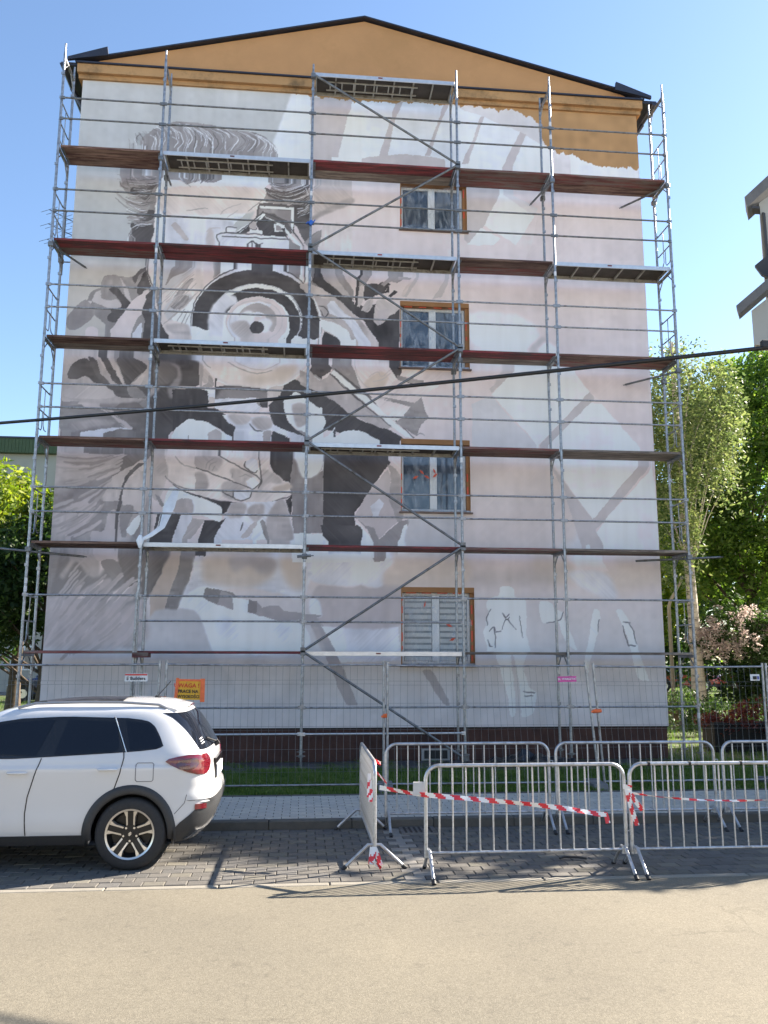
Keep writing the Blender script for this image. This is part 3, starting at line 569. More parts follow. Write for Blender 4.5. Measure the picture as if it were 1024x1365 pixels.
P w1 7 -136,9027 -142,8918 -166,8811 -205,8707 -261,8608 -330,8516 -413,8433 -508,8360 -613,8298 -726,8249 -845,8212 -968,8190 -1093,8182 -1218,8188 -1340,8208 -1457,8242 -1568,8289 -1671,8348 -1763,8419 -1842,8500 -1909,8589 -1961,8686 -1998,8788 -2018,8894 -2022,9002 -2010,9109 -1980,9215 -1935,9317 -1875,9413 -1800,9502 -1712,9582 -1613,9652 -1504,9710 -1387,9755 -1265,9786 -1139,9803 -1012,9805 -886,9793 -763,9766 -647,9725 -538,9670 -439,9604 -351,9526 -277,9439 -218,9344 -174,9242 -146,9136 -136,9027
P k1 7 -1904,9170 -1881,9224 -1854,9277 -1822,9328 -1786,9376 -1746,9423 -1703,9467 -1655,9508 -1605,9546 -1551,9581 -1494,9613 -1435,9641 -1374,9665 -1311,9685 -1247,9701 -1181,9713 -1115,9721 -1049,9725 -982,9724 -916,9719 -850,9710 -785,9696 -722,9679 -661,9657 -602,9632 -545,9603 -491,9570 -440,9533 -392,9494 -348,9451 -308,9406 -272,9358 -240,9308 -213,9256 -190,9202 -172,9147 -159,9091 -151,9034 -147,8977 -149,8919 -155,8862 -166,8805 -182,8749 -203,8694 -228,8640 -258,8589 -292,8539 -330,8491 -503,8604 -475,8639 -449,8677 -426,8716 -407,8756 -392,8797 -379,8839 -371,8882 -366,8925 -365,8968 -368,9011 -374,9054 -384,9096 -398,9137 -416,9177 -436,9216 -460,9253 -488,9289 -518,9323 -552,9355 -588,9384 -626,9412 -667,9436 -710,9458 -755,9477 -802,9493 -850,9506 -899,9516 -948,9523 -999,9527 -1049,9527 -1100,9525 -1150,9519 -1200,9510 -1249,9498 -1297,9483 -1343,9465 -1388,9444 -1431,9420 -1472,9394 -1510,9366 -1546,9335 -1580,9302 -1610,9267 -1637,9230 -1662,9192 -1683,9153 -1700,9112
L k1 24 -2412,8808 -2422,8974 -2408,9139 -2369,9302 -2306,9460 -2220,9609 -2113,9748 -1987,9872 -1843,9981 -1684,10071 -1513,10141 -1334,10190 -1149,10216 -962,10219 -777,10199 -597,10157 -426,10092 -266,10006 -122,9902 5,9780 112,9643 197,9494 258,9336 294,9171 305,9004 291,8836 252,8671 189,8512 103,8363 -4,8225
L m3 15 -1882,8527 -1913,8574 -1940,8622 -1964,8672 -1983,8723 -1999,8775 -2011,8828 -2018,8882 -2022,8936 -2022,8991 -2017,9045 -2009,9100 -1996,9153 -1979,9206 -1959,9258 -1934,9309 -1906,9359 -1874,9407 -1839,9452 -1800,9496 -1758,9538 -1714,9577 -1666,9614 -1615,9648 -1563,9678 -1508,9706 -1451,9731 -1393,9752 -1333,9770 -1272,9784
L w1 15 -2003,8807 -2021,8918 -2021,9031 -2002,9143 -1967,9252 -1914,9357 -1845,9455 -1761,9544 -1664,9622 -1555,9689 -1437,9742 -1312,9781 -1182,9805 -1049,9813 -917,9805 -789,9781 -665,9742 -550,9688 -444,9621 -351,9542 -273,9452 -209,9353 -163,9247 -134,9136 -124,9023 -131,8909 -157,8797 -201,8689 -261,8587 -337,8493
P b2 7 -427,8999 -431,8925 -447,8852 -474,8781 -511,8714 -558,8651 -614,8595 -678,8545 -749,8503 -826,8469 -906,8444 -990,8428 -1075,8423 -1159,8427 -1242,8440 -1322,8463 -1397,8496 -1467,8536 -1529,8584 -1584,8639 -1629,8701 -1664,8766 -1689,8836 -1703,8908 -1705,8982 -1696,9055 -1676,9127 -1645,9196 -1604,9262 -1553,9322 -1494,9376 -1426,9423 -1352,9462 -1273,9492 -1191,9513 -1105,9525 -1020,9526 -935,9518 -852,9499 -773,9471 -700,9435 -633,9389 -574,9337 -523,9278 -483,9213 -453,9144 -435,9072 -427,8999
P w4 7 -1446,8537 -1475,8556 -1502,8576 -1528,8598 -1552,8622 -1574,8646 -1594,8672 -1612,8698 -1627,8726 -1641,8754 -1652,8783 -1661,8812 -1668,8842 -1672,8873 -1674,8903 -1673,8934 -1670,8964 -1665,8995 -1657,9025 -1647,9055 -1634,9084 -1619,9113 -1603,9141 -1584,9168 -1562,9194 -1539,9219 -1514,9243 -1487,9266 -1459,9287 -1429,9307 -1397,9325 -1364,9342 -1330,9357 -1295,9370 -1259,9382 -1222,9392 -1184,9400 -1146,9406 -1108,9410 -1069,9412 -1031,9412 -992,9410 -954,9407 -917,9401 -879,9393 -843,9384 -808,9372 -773,9359 -980,9068 -990,9072 -1001,9076 -1012,9079 -1023,9082 -1034,9084 -1045,9085 -1057,9086 -1068,9086 -1080,9085 -1091,9084 -1103,9082 -1114,9079 -1125,9076 -1136,9072 -1146,9068 -1157,9063 -1167,9057 -1176,9051 -1185,9045 -1194,9038 -1202,9030 -1209,9022 -1216,9014 -1222,9005 -1228,8996 -1233,8987 -1238,8978 -1241,8968 -1245,8958 -1247,8948 -1249,8938 -1249,8928 -1250,8917 -1249,8907 -1248,8897 -1246,8887 -1243,8877 -1240,8867 -1236,8858 -1231,8849 -1226,8840 -1220,8831 -1213,8823 -1206,8815 -1198,8808 -1190,8801 -1181,8794
P n2 7 -1449,8972 -1448,9004 -1445,9035 -1440,9067 -1432,9098 -1421,9128 -1408,9157 -1392,9185 -1375,9212 -1355,9238 -1333,9261 -1309,9283 -1284,9303 -1256,9321 -1228,9337 -1198,9350 -1168,9361 -1136,9370 -1104,9376 -1072,9379 -1040,9380 -1007,9378 -975,9373 -944,9366 -913,9357 -883,9345 -854,9330 -827,9313 -801,9295 -777,9274 -754,9251 -734,9226 -716,9200 -700,9172 -687,9143 -676,9114 -667,9083 -661,9052 -658,9020 -657,8988 -659,8956 -664,8925 -671,8893 -681,8863 -693,8833 -708,8805 -725,8777 -744,8751 -887,8870 -877,8883 -868,8897 -860,8911 -853,8926 -848,8942 -844,8957 -842,8973 -841,8989 -841,9005 -843,9021 -846,9036 -850,9052 -856,9066 -864,9081 -872,9095 -882,9108 -893,9120 -905,9131 -918,9142 -932,9151 -946,9159 -962,9167 -978,9173 -994,9177 -1011,9181 -1028,9183 -1046,9184 -1063,9183 -1081,9182 -1098,9179 -1115,9175 -1131,9169 -1147,9162 -1162,9154 -1177,9145 -1191,9135 -1204,9124 -1216,9113 -1226,9100 -1236,9086 -1244,9072 -1251,9058 -1257,9043 -1262,9027 -1265,9011 -1266,8996 -1267,8980
P w4 42 -1481,9035 -1243,9208 -1117,9051 -1231,8787 -1385,8877
P w4 42 -1023,8990 -842,9063 -747,8937 -864,8737 -988,8797
P m5 28 -1598,8901 -1297,8978 -1107,8695 -1163,8532 -1469,8648
L l1 15 -1072,8535 -1183,8540 -1290,8564 -1388,8605 -1474,8662 -1543,8732 -1594,8814 -1623,8902 -1630,8994 -1614,9086 -1577,9174 -1518,9255 -1442,9325 -1350,9380 -1247,9419 -1137,9440 -1024,9443 -914,9426 -811,9391 -720,9338 -644,9271 -586,9193 -549,9105 -535,9013 -544,8920 -575,8830 -627,8747 -699,8674 -786,8614 -886,8570
L m5 15 -961,8451 -1006,8444 -1050,8440 -1095,8438 -1140,8440 -1184,8444 -1228,8451 -1271,8460 -1314,8473 -1354,8488 -1394,8506 -1432,8526 -1468,8549 -1502,8574 -1534,8601 -1564,8630 -1591,8661 -1616,8693 -1638,8727 -1657,8763 -1673,8800 -1686,8837 -1695,8876 -1702,8915 -1706,8954 -1706,8994 -1703,9034 -1697,9073 -1687,9112 -1675,9151
P k1 7 -910,8849 -911,8830 -914,8811 -920,8793 -928,8775 -939,8759 -952,8744 -966,8732 -982,8721 -1000,8712 -1018,8706 -1037,8702 -1057,8700 -1076,8701 -1095,8705 -1114,8711 -1131,8720 -1147,8730 -1161,8743 -1174,8757 -1184,8773 -1192,8790 -1198,8808 -1201,8827 -1202,8846 -1200,8865 -1195,8884 -1188,8901 -1178,8918 -1167,8934 -1153,8947 -1138,8959 -1121,8969 -1103,8977 -1084,8982 -1065,8985 -1045,8985 -1026,8983 -1007,8978 -989,8971 -972,8961 -957,8949 -944,8936 -932,8920 -923,8904 -916,8886 -912,8868 -910,8849
P w1 7 -389,9344 -191,8700 -280,8534 -494,8542 -439,8819 -414,9081
P k1 7 -419,9343 -171,9255 -130,8702 -252,8697 -372,8563 -464,8559 -378,8822
P k1 7 -106,9094 233,9076 240,8652 -98,8639
L w4 18 -212,9282 -199,9251 -187,9219 -177,9186 -169,9154 -162,9120 -157,9087 -153,9054 -151,9020 -151,8986 -152,8953 -155,8919 -160,8886 -166,8852 -174,8819 -183,8786 -194,8754 -207,8722 -221,8690 -236,8659 -253,8629 -272,8599 -292,8570 -313,8542 -335,8514 -359,8487 -384,8461 -411,8436 -438,8412 -466,8389
P w1 14 -2378,8804 -2074,8720 -1981,8627 -2035,8465 -2365,8484
P w4 28 -2059,9108 -1800,9510 -1557,9521 -1491,9360 -1728,9155 -1766,8508 -2006,8498
P k1 7 -1542,9522 -1436,9543 -1373,9464 -1493,9426
P w4 28 -2503,8208 31,8288 -26,8061 -354,7698 -952,7487 -1492,7501 -1858,7709 -2167,8014
P p4 84 -2171,8109 -1695,8191 -1205,7922 -542,7978 -179,8087 -473,7630 -953,7503 -1493,7532 -1797,7679
P t4 112 -1231,7762 -721,7876 -543,8010 -178,8023 -355,7761 -655,7656 -1136,7607
L m3 17 -2204,8187 -2077,7986 -1985,7926
L m3 17 -1631,8066 -1356,7917 -1022,7843 -722,7908
L m5 17 -1573,8131 -1206,7954 -844,7935 -485,8140
P w4 56 -1635,8193 -487,8236 -847,8063 -1330,8077
L w1 18 -1857,7677 -1492,7501 -952,7472 -353,7682 20,8031
P p2 14 -2148,7888 -2042,7860 -1948,7737 -1973,7610 -2122,7605
P n2 7 -2193,7918 -2133,7889 -2134,7542 -2178,7509
P n2 14 -2009,7767 -1931,7675 -1925,7517 -2148,7510 -2033,7608
P k1 7 -1887,7708 -1843,7709 -1851,7520 -1554,7562 -833,7507 -785,7398 -777,7115 -1866,7112
P m4 56 -1598,7529 -831,7460 -796,7240 -1809,7177 -1816,7364
P w4 7 -2087,7480 -1879,7472 -1866,7112 -2058,7106
P p2 14 -787,7493 -472,7583 -557,7330 -645,7214 -778,7147
P k1 7 -473,7599 -263,7733 -112,7738 -22,7837 127,8066 321,8202 335,7245 -585,7216
P m2 7 -203,7735 37,7935 130,7874 327,7753 330,7562 14,7520
L w1 17 68,7904 193,7749 328,7690
P p3 7 -182,9893 92,9851 437,9685 714,9479 991,9200 1268,8923 1544,8520 758,8507 620,8681 347,8813 241,9096 132,9489 -180,9765
P k1 7 91,9906 155,10184 259,10152 365,9937 608,9766 885,9559 1196,9391 1472,9476 1680,9303 1957,9388 1956,8500 1544,8502 1440,8713 1268,8923 1198,9064 956,9235 679,9513 437,9721
P p1 14 705,10285 1052,10265 1021,9785 989,9454 953,9599 778,9883 603,10132
P n3 7 189,10222 499,10238 849,9740 884,9632 712,9661 503,9870 329,10045
P m2 7 499,10238 671,10209 952,9745 988,9527 884,9632 640,9950
P k1 7 1019,10042 1191,10234 1330,10241 1227,10015 1124,9789 1058,9458 1007,9382 1004,9711
P n2 7 1088,10045 1260,10256 1434,10265 1262,9980 1193,9866 1072,9860
P p2 7 1089,9861 1158,9901 1194,9646 1093,9386 1041,9402 1056,9676
P k1 7 1193,9866 1331,9946 1470,9934 1609,9812 1367,9617 1195,9537 1160,9645
P k1 7 1470,9916 1644,9998 1748,9929 1610,9738 1437,9657
P p2 7 1230,9538 1402,9619 1368,9398 1266,9285 1128,9315
P n3 7 1145,9316 1230,9538 1333,9579 1300,9359 1231,9283
P m2 7 1678,10221 1818,10154 2028,10127 2028,10053 1888,9972 1748,10003 1609,9885 1540,9919 1713,10075
P n3 7 1923,10122 2203,10098 2203,10061 1923,10048
P k1 7 1696,9890 1731,9891 1714,9743 1540,9699 1540,9772 1662,9778
P k1 7 1697,9669 1853,9805 1905,9752 1766,9636
P p2 7 1403,9327 1472,9549 1610,9592 1957,9388 1853,9274 1749,9233 1611,9045 1474,8985 1387,9109
P b6 7 1472,9294 1680,9376 1749,9306 1646,9119 1508,9041
P p1 7 2238,10174 2396,10200 2167,9764 2027,9647 1975,9682
P l1 7 2344,10198 2414,10201 2237,9878 2097,9650 2027,9666
P l1 7 2978,10173 3067,10195 2867,9685 2656,9639
P w1 14 275,9061 582,9002 857,8834 1030,8589 758,8543 586,8715 346,8849
P w4 14 508,9506 750,9262 992,9092 1200,8776 1338,8566 1133,8522 857,8906 512,9180 341,9245
P n3 14 341,9245 615,9148 856,8978 995,8696 927,8657 788,8903 513,9071
P m5 14 236,9385 407,9374 409,9248 342,9172 272,9242
L k1 24 236,9367 339,9353 426,9248 342,9136 272,9278
P b6 14 130,9598 371,9536 440,9430 236,9403
L w1 27 132,9525 238,9240 294,8954 232,8558
P k1 7 347,8813 620,8681 758,8507 283,8506
P k2 7 52,8196 322,8206 510,8036 494,7929 327,7818 125,7846
L w1 17 92,7844 363,7713 495,7894
P n2 7 -145,7942 92,7844 363,7678 528,7966 971,7559 1277,7218 975,7056 539,7042 369,7259 65,7458 -139,7626
P m3 7 525,8178 897,8192 1036,7878 1140,7564 970,7629 731,7867 510,8000
P m2 7 628,8040 797,8082 934,7910 867,7837
P p1 7 897,8210 1648,8202 1887,7873 1751,7585 1479,7505 1208,7567 1071,7773
P t5 28 1207,7707 1443,7928 1546,7967 1717,7867 1547,7578 1275,7569
L m5 17 1000,8125 1070,7844 1275,7604 1479,7541
L m5 17 1308,7852 1477,7965 1580,7862 1751,8010
L m5 17 1376,7749 1580,7791 1751,7939
P k1 7 1648,8202 1956,8196 2025,8020 1956,7875 2436,7785 2504,7717 2230,7707 1887,7837
P m3 7 1887,7908 2470,7787 2470,7698 2298,7710 1922,7803
P p1 7 1990,8036 2921,8016 2780,7762 2471,7804 2025,7913
P p1 14 1887,7802 2230,7707 2780,7726 2400,7430 2297,7303 1547,7420 1683,7547
P m2 7 1513,7419 2297,7303 2434,7449 2400,7360 2262,7095 2091,7104 2194,7230 1548,7350
P k1 7 -137,7521 65,7458 369,7259 1009,7057 -127,7022
P w1 7 511,7930 561,7985 1208,7426 1650,7076 1447,7070 971,7489
L k1 24 578,8003 1208,7496 1752,7080
L k1 24 495,7894 972,7453 1379,7068
P p1 7 1310,7377 1547,7402 2194,7230 2057,7089 1752,7080
P k1 7 -294,7627 41,7568 548,7306 1122,6906 1730,6716 2034,6517 1730,6405 1159,6493 523,6647 -276,6761
P n3 7 -229,7734 69,7903 240,7715 424,7792 711,7697 1120,7289 1289,7155 1797,6753 1662,6731 1392,6810 886,7038 378,7475 40,7638
P n3 14 1154,7151 1595,6816 1730,6733 1460,6778 1189,6978
P w1 7 489,7900 573,7974 1118,7464 1865,6859 2237,6557 2068,6552 1730,6820 1153,7325
L k1 24 580,7974 1152,7501 1729,7029 2254,6551
L k1 24 480,7882 1052,7357 1764,6786
P m2 7 1491,7371 2240,7290 2412,7419 2512,7088 2580,6985 2409,6840 2305,6594 1865,6859 2069,7039 2206,7219 1661,7307
P m3 7 2035,7038 2171,7183 2376,7119 2272,6836 2137,6937
L m3 17 2305,6594 2374,6648 2475,6616
P p1 7 1356,7367 1593,7357 2172,7218 2035,7038 1865,6894 1594,7095
P w1 14 -290,7418 -123,7423 148,7154 368,6953 372,6711 60,6497 -74,6596 -278,6864
P n3 28 -220,7281 15,7184 253,6846 124,6635 -78,6767
P w1 14 160,6431 457,6542 588,6718 624,6547 823,6655 1124,6664 1528,6468 1663,6403 1596,6315 130,6276
P k1 7 555,6682 622,6684 607,6529 574,6528
P k1 7 1730,6543 2000,6516 1865,6408 1730,6405
P m2 7 -274,6658 -75,6630 359,6436 62,6394 -269,6419
P m4 7 -265,6215 98,6207 363,6163 387,4554 95,4483 -230,4544
P w1 28 -198,6149 347,6163 352,5789 206,5685 8,5680 -127,5879
P n2 14 132,6157 347,6163 335,5823 204,5752
P p1 14 1596,6144 1966,6170 1966,5794 1798,5960
P k1 7 363,6146 1596,6161 1764,6011 1431,5577 1201,5201 1021,4930 1040,4697 1172,4567 1174,4302 488,4308 387,4554
P n2 14 1697,5958 1966,5725 2032,4916 1865,4779 1732,5179 1765,5721
P b6 7 1398,5543 1698,5855 1765,5721 1732,5212 1898,4779 1535,4424 1022,4863 1201,5201
P w4 7 1334,5070 1532,5242 1632,5143 1500,4872 1401,4870
P m2 7 1022,4863 1535,4407 1932,4780 2231,4852 1965,4514 1931,4281 1470,4274 1304,4569
P w1 14 1965,4580 2098,4716 2130,4284 1898,4280
P w1 14 1023,4764 1205,4601 1470,4274 1174,4269 1172,4567
P w1 14 -230,4544 95,4483 388,4488 488,4292 -224,4265
P w1 7 166,4140 1470,4142 1405,4009 1667,4145 1865,4115 1602,3923 -217,3900 -221,4118
P m2 7 979,4135 1175,4138 1143,4088 1012,4103
P m2 7 1602,4144 1733,4146 1602,3979 1438,3944 1405,4009
P b7 42 2067,6001 3166,6166 3143,4299 2113,4283 2131,4783 2032,4983
P k1 7 -2736,7426 -2265,7473 -2026,7419 -1989,7232 -2013,7075 -1865,7080 -1652,6931 -1588,6777 -1437,6689 -1428,6411 -1487,6409 -1730,6618 -2031,6764 -2357,6816 -2557,6687 -2696,6529
P k1 7 -764,7177 -558,7373 -434,7219 -396,6875 -242,6692 2,6512 4,6419 -659,6556 -724,6772
P w4 7 -1872,7267 -977,7296 -941,7078 -999,6982 -1864,7049
P p2 7 -1991,7294 -1873,7298 -1864,7064 -2012,7060
P m2 7 -1037,7294 -962,7297 -957,7108 -1019,7169
P w1 14 -465,7250 -257,7414 -44,7358 233,7146 337,7086 348,6335 31,6575 -243,6723 -397,6906
P n3 28 -283,7193 20,7202 26,6825 -152,6695 -246,6880
P w4 14 -1667,6930 -1145,6884 -817,6925 -663,6742 -718,6554 -745,6429 -1428,6411 -1437,6689 -1588,6777
P n3 28 -1593,6933 -1176,6914 -1172,6790 -1349,6722 -1529,6810
P n3 28 -1114,6854 -757,6896 -692,6710 -869,6612 -1050,6700
P n2 14 -868,6581 -720,6601 -730,6430 -849,6427
P w4 7 -693,6741 -28,6511 4,6419 -207,6444 -690,6617
P k1 7 -689,6586 -237,6443 -715,6430
L k1 24 -1156,6759 -1049,6638 -898,6596
P w1 14 -2695,6498 -2557,6687 -2357,6816 -2001,6750 -1729,6587 -1516,6408 -2690,6376
P n3 14 -1992,6518 -1819,6616 -1698,6526 -1752,6402 -1900,6428
P m2 7 -2372,6477 -2339,6386 -2398,6384
P p4 7 -2681,6177 -1950,6181 -1362,6197 -942,6024 -902,5627 -837,5386 -1064,5109 -1358,5133 -2059,5209 -2647,5407
P p4 7 -1568,6192 -739,6182 -730,5814 -427,5577 -247,5490 -274,5337 -595,5149 -1064,5109 -898,5475 -940,5932
P k1 7 -724,6183 -261,6164 -248,5520 -427,5577 -639,5755 -718,5937
P m4 7 -259,6072 -140,6075 -73,5677 107,5650 356,5810 375,4504 -197,4495 -257,5246 -303,5336
P w1 28 -216,6134 351,6149 284,5777 77,5650 -73,5677 -167,5951
P k1 7 -374,5183 -258,5277 -249,4854 -309,4913
P n3 42 -2266,6021 -1710,6035 -1731,5790 -1904,5725 -2230,5839
P n3 42 -1662,5489 -1488,5553 -1133,5440 -1306,5345 -1446,5161 -1653,5247
P n2 28 -2280,5656 -2079,5721 -1958,5603 -1978,5361 -2269,5385
P n3 28 -1496,5796 -1141,5743 -1021,5655 -1195,5560 -1220,5408 -1430,5554
P n3 28 -2665,5828 -2542,5650 -2298,5384 -2649,5467
P t3 42 -631,5420 -337,5518 -261,5428 -599,5330
P n3 28 -848,5811 -427,5547 -781,5508 -894,5324
P w4 7 -1207,5956 -1090,6020 -971,5992 -951,5809 -1023,5731 -1203,5833
P w4 7 -1180,5560 -1050,5639 -928,5505 -1043,5381 -1177,5454
P w4 7 -1437,5312 -1071,5335 -1125,5198 -1300,5149 -1419,5222
L k1 24 -2617,6057 -2495,5924 -1962,5724 -1488,5553 -1057,5381
L k1 24 -1980,6181 -1711,6050 -1261,5802 -1022,5685 -900,5566 -956,5444 -1043,5381
L k1 24 -943,6054 -907,5810 -877,5567 -926,5414
L k1 24 -1207,5956 -1218,5833 -1023,5731 -965,5778
L k1 24 -1437,5312 -1418,5192 -1270,5135 -1097,5229 -1071,5335
L m3 17 -1994,5784 -1969,5906 -1856,6000
L m3 17 -1934,5755 -1910,5877 -1795,5941
L m3 17 -1876,5756 -1821,5849
L m3 17 -2261,5899 -2236,5991
L m3 17 -1461,5614 -1464,5705
L m3 17 -1315,5648 -1199,5681 -1079,5623
L m3 17 -1772,6125 -1595,6099
L k1 24 -1656,5308 -1537,5250 -1433,5207
L k1 27 -2648,5437 -2353,5293 -1913,5167 -1385,5087 -1005,5086 -595,5149 -273,5276
P k1 7 -2471,5350 -1971,5166 -1473,5101 -1511,4920 -1668,4828 -1643,4948 -1764,5065 -2058,5179 -2350,5233
P w1 14 -2645,5377 -2470,5320 -2058,5164 -1764,5065 -1642,4918 -1693,4708 -2044,4821 -2449,4843 -2624,4899
P n2 28 -2459,5081 -2260,5145 -2249,4876 -2481,4902
P w1 7 -1890,4943 -1658,4947 -1693,4708 -1912,4763
L m3 17 -2398,4993 -2360,5113
L m3 17 -2338,4934 -2286,5084
P k1 7 -2623,4869 -2477,4827 -2609,4544
P n3 7 -2448,4813 -1983,4732 -2255,4325 -2599,4320 -2579,4515
P w4 14 -2448,4813 -2245,4787 -2427,4323 -2599,4320 -2553,4574
P k1 7 -1983,4732 -1634,4694 -1824,4332 -2083,4328
P w4 7 -1473,5086 -389,5168 -294,4883 -197,4495 -195,4358 -1824,4332 -1635,4709 -1581,4829
P n3 28 -1472,5071 -1180,5077 -1232,4836 -1522,4800
P n2 28 -761,4724 -594,5118 -388,5153 -261,4703 -224,4357 -693,4350
P n3 28 -1120,5018 -829,5083 -822,4843 -995,4720 -1145,4867
P w1 14 -991,4601 -878,4752 -753,4426 -868,4347 -1042,4344
P m3 14 -878,4722 -790,4724 -693,4350 -781,4396
P m5 14 -995,4720 -935,4691 -1103,4420 -1247,4389 -1164,4538
L k1 24 -1242,4686 -1266,4537
P k1 7 344,4672 1094,4685 1185,4578 1168,4397 1097,4288 527,4286 383,4456
P m2 7 1238,4687 1418,4618 1527,4402 1778,4624 2032,4701 1977,4518 1887,4282 1455,4275 1347,4472
P m3 7 991,4143 1152,4127 1152,4091 992,4107
P m2 7 1564,4025 1743,4135 1636,3972 1492,3942 1403,3987
P k1 7 -2853,4768 -2509,4774 -2659,4293 -3035,4287 -3041,4411 -2879,4590
P k1 7 -1988,4730 -1675,4718 -1573,4791 -1816,4289 -2109,4284
P k1 7 -2130,4114 -1913,4118 -1954,4004 -2151,4030
P k1 7 -2911,4857 -2450,4836 -2628,4301 -3112,4293 -2977,4442
P w1 14 -2731,5338 -2615,5310 -2680,4831 -2823,4829
L w1 20 -2852,4828 -2898,4591 -3005,4442 -3116,4381
P p4 7 -2915,6179 -2233,6197 -2197,5289 -2561,5401 -2773,5607 -2920,5664 -2992,5965
P p3 14 -3163,5930 -2883,6119 -2746,5668 -2795,5456 -2844,5275 -2950,5094 -3137,5389
P n3 28 -2986,5844 -2785,5879 -2777,5698 -2948,5663
L d1 17 -2802,5622 -2680,5489 -2445,5389 -2200,5349
L m3 17 -2618,6035 -2495,5886 -2218,5802
P m2 14 -2986,5242 -2897,5184 -2804,5037 -2830,4977 -2922,5094
P m5 14 -2658,4981 -2464,5163 -2261,5138 -2251,4899 -2538,4864
H w1,m2,d1,m6,w1,m3;170 12 -3904,13048 -3856,12843 -3810,12661 -3397,13290 -3239,13092 -3333,12733 -2919,13448 -2573,13220 -2593,12793 -2353,13361 -2081,13127 -2182,12807 -1901,13392 -1478,13167 -1657,12841 -1369,13343 -984,13158 -1128,12846 -985,13200 -771,13003 -766,12815
H w1,m2,d1,m6,k1;70 11 -3129,12312 -2939,12201 -2672,12012 -2500,12352 -2496,12228 -2564,12080 -2202,12349 -2273,12242 -2342,12114 -1940,12324 -2048,12214 -2229,12080 -1490,12331 -1714,12276 -1936,12201
H w1,m3,d1,m6,k1,k1;80 11 -961,12281 -656,12175 -204,12327 -919,12118 -576,11973 -86,12168 -914,11912 -496,11771 -26,11964 -266,11620 -115,11670 -4,11800 -299,11372 -149,11421 0,11553
H m2,m3,d1,m6,k1,w1;110 11 -3150,12337 -3485,12278 -3791,12334 -3205,12070 -3606,12008 -4043,12019 -3292,11766 -3590,11674 -3925,11691 -3311,11467 -3575,11378 -3884,11545 -3334,11244 -3564,11158 -3866,11214 -3320,10951 -3554,10975 -3744,10782
H n2,b6,n3,n4;60 55 -3689,6068 -4320,6082 -4921,6126 -3630,6039 -4217,5783 -4869,5768 -3671,5737 -4199,5485 -4918,5231 -3940,5431 -4260,5068 -4915,4761 -3977,5073 -4347,4654 -4832,4354 -3783,4664 -3999,4484 -4492,4272
H n2,b6,n3,n1;60 69 -4139,4120 -4529,3646 -4837,3073 -3898,3582 -4354,3077 -4701,2581 -3334,3516 -3861,2939 -4311,2373 -3179,3230 -3502,2729 -3997,2305 -3126,2874 -3278,2448 -3541,2166
H n2,p2,b6;30 14 -2311,10242 -2604,9964 -3013,9682 -2359,9910 -2649,9602 -2930,9167 -2313,9519 -2571,9183 -2859,8912
"""
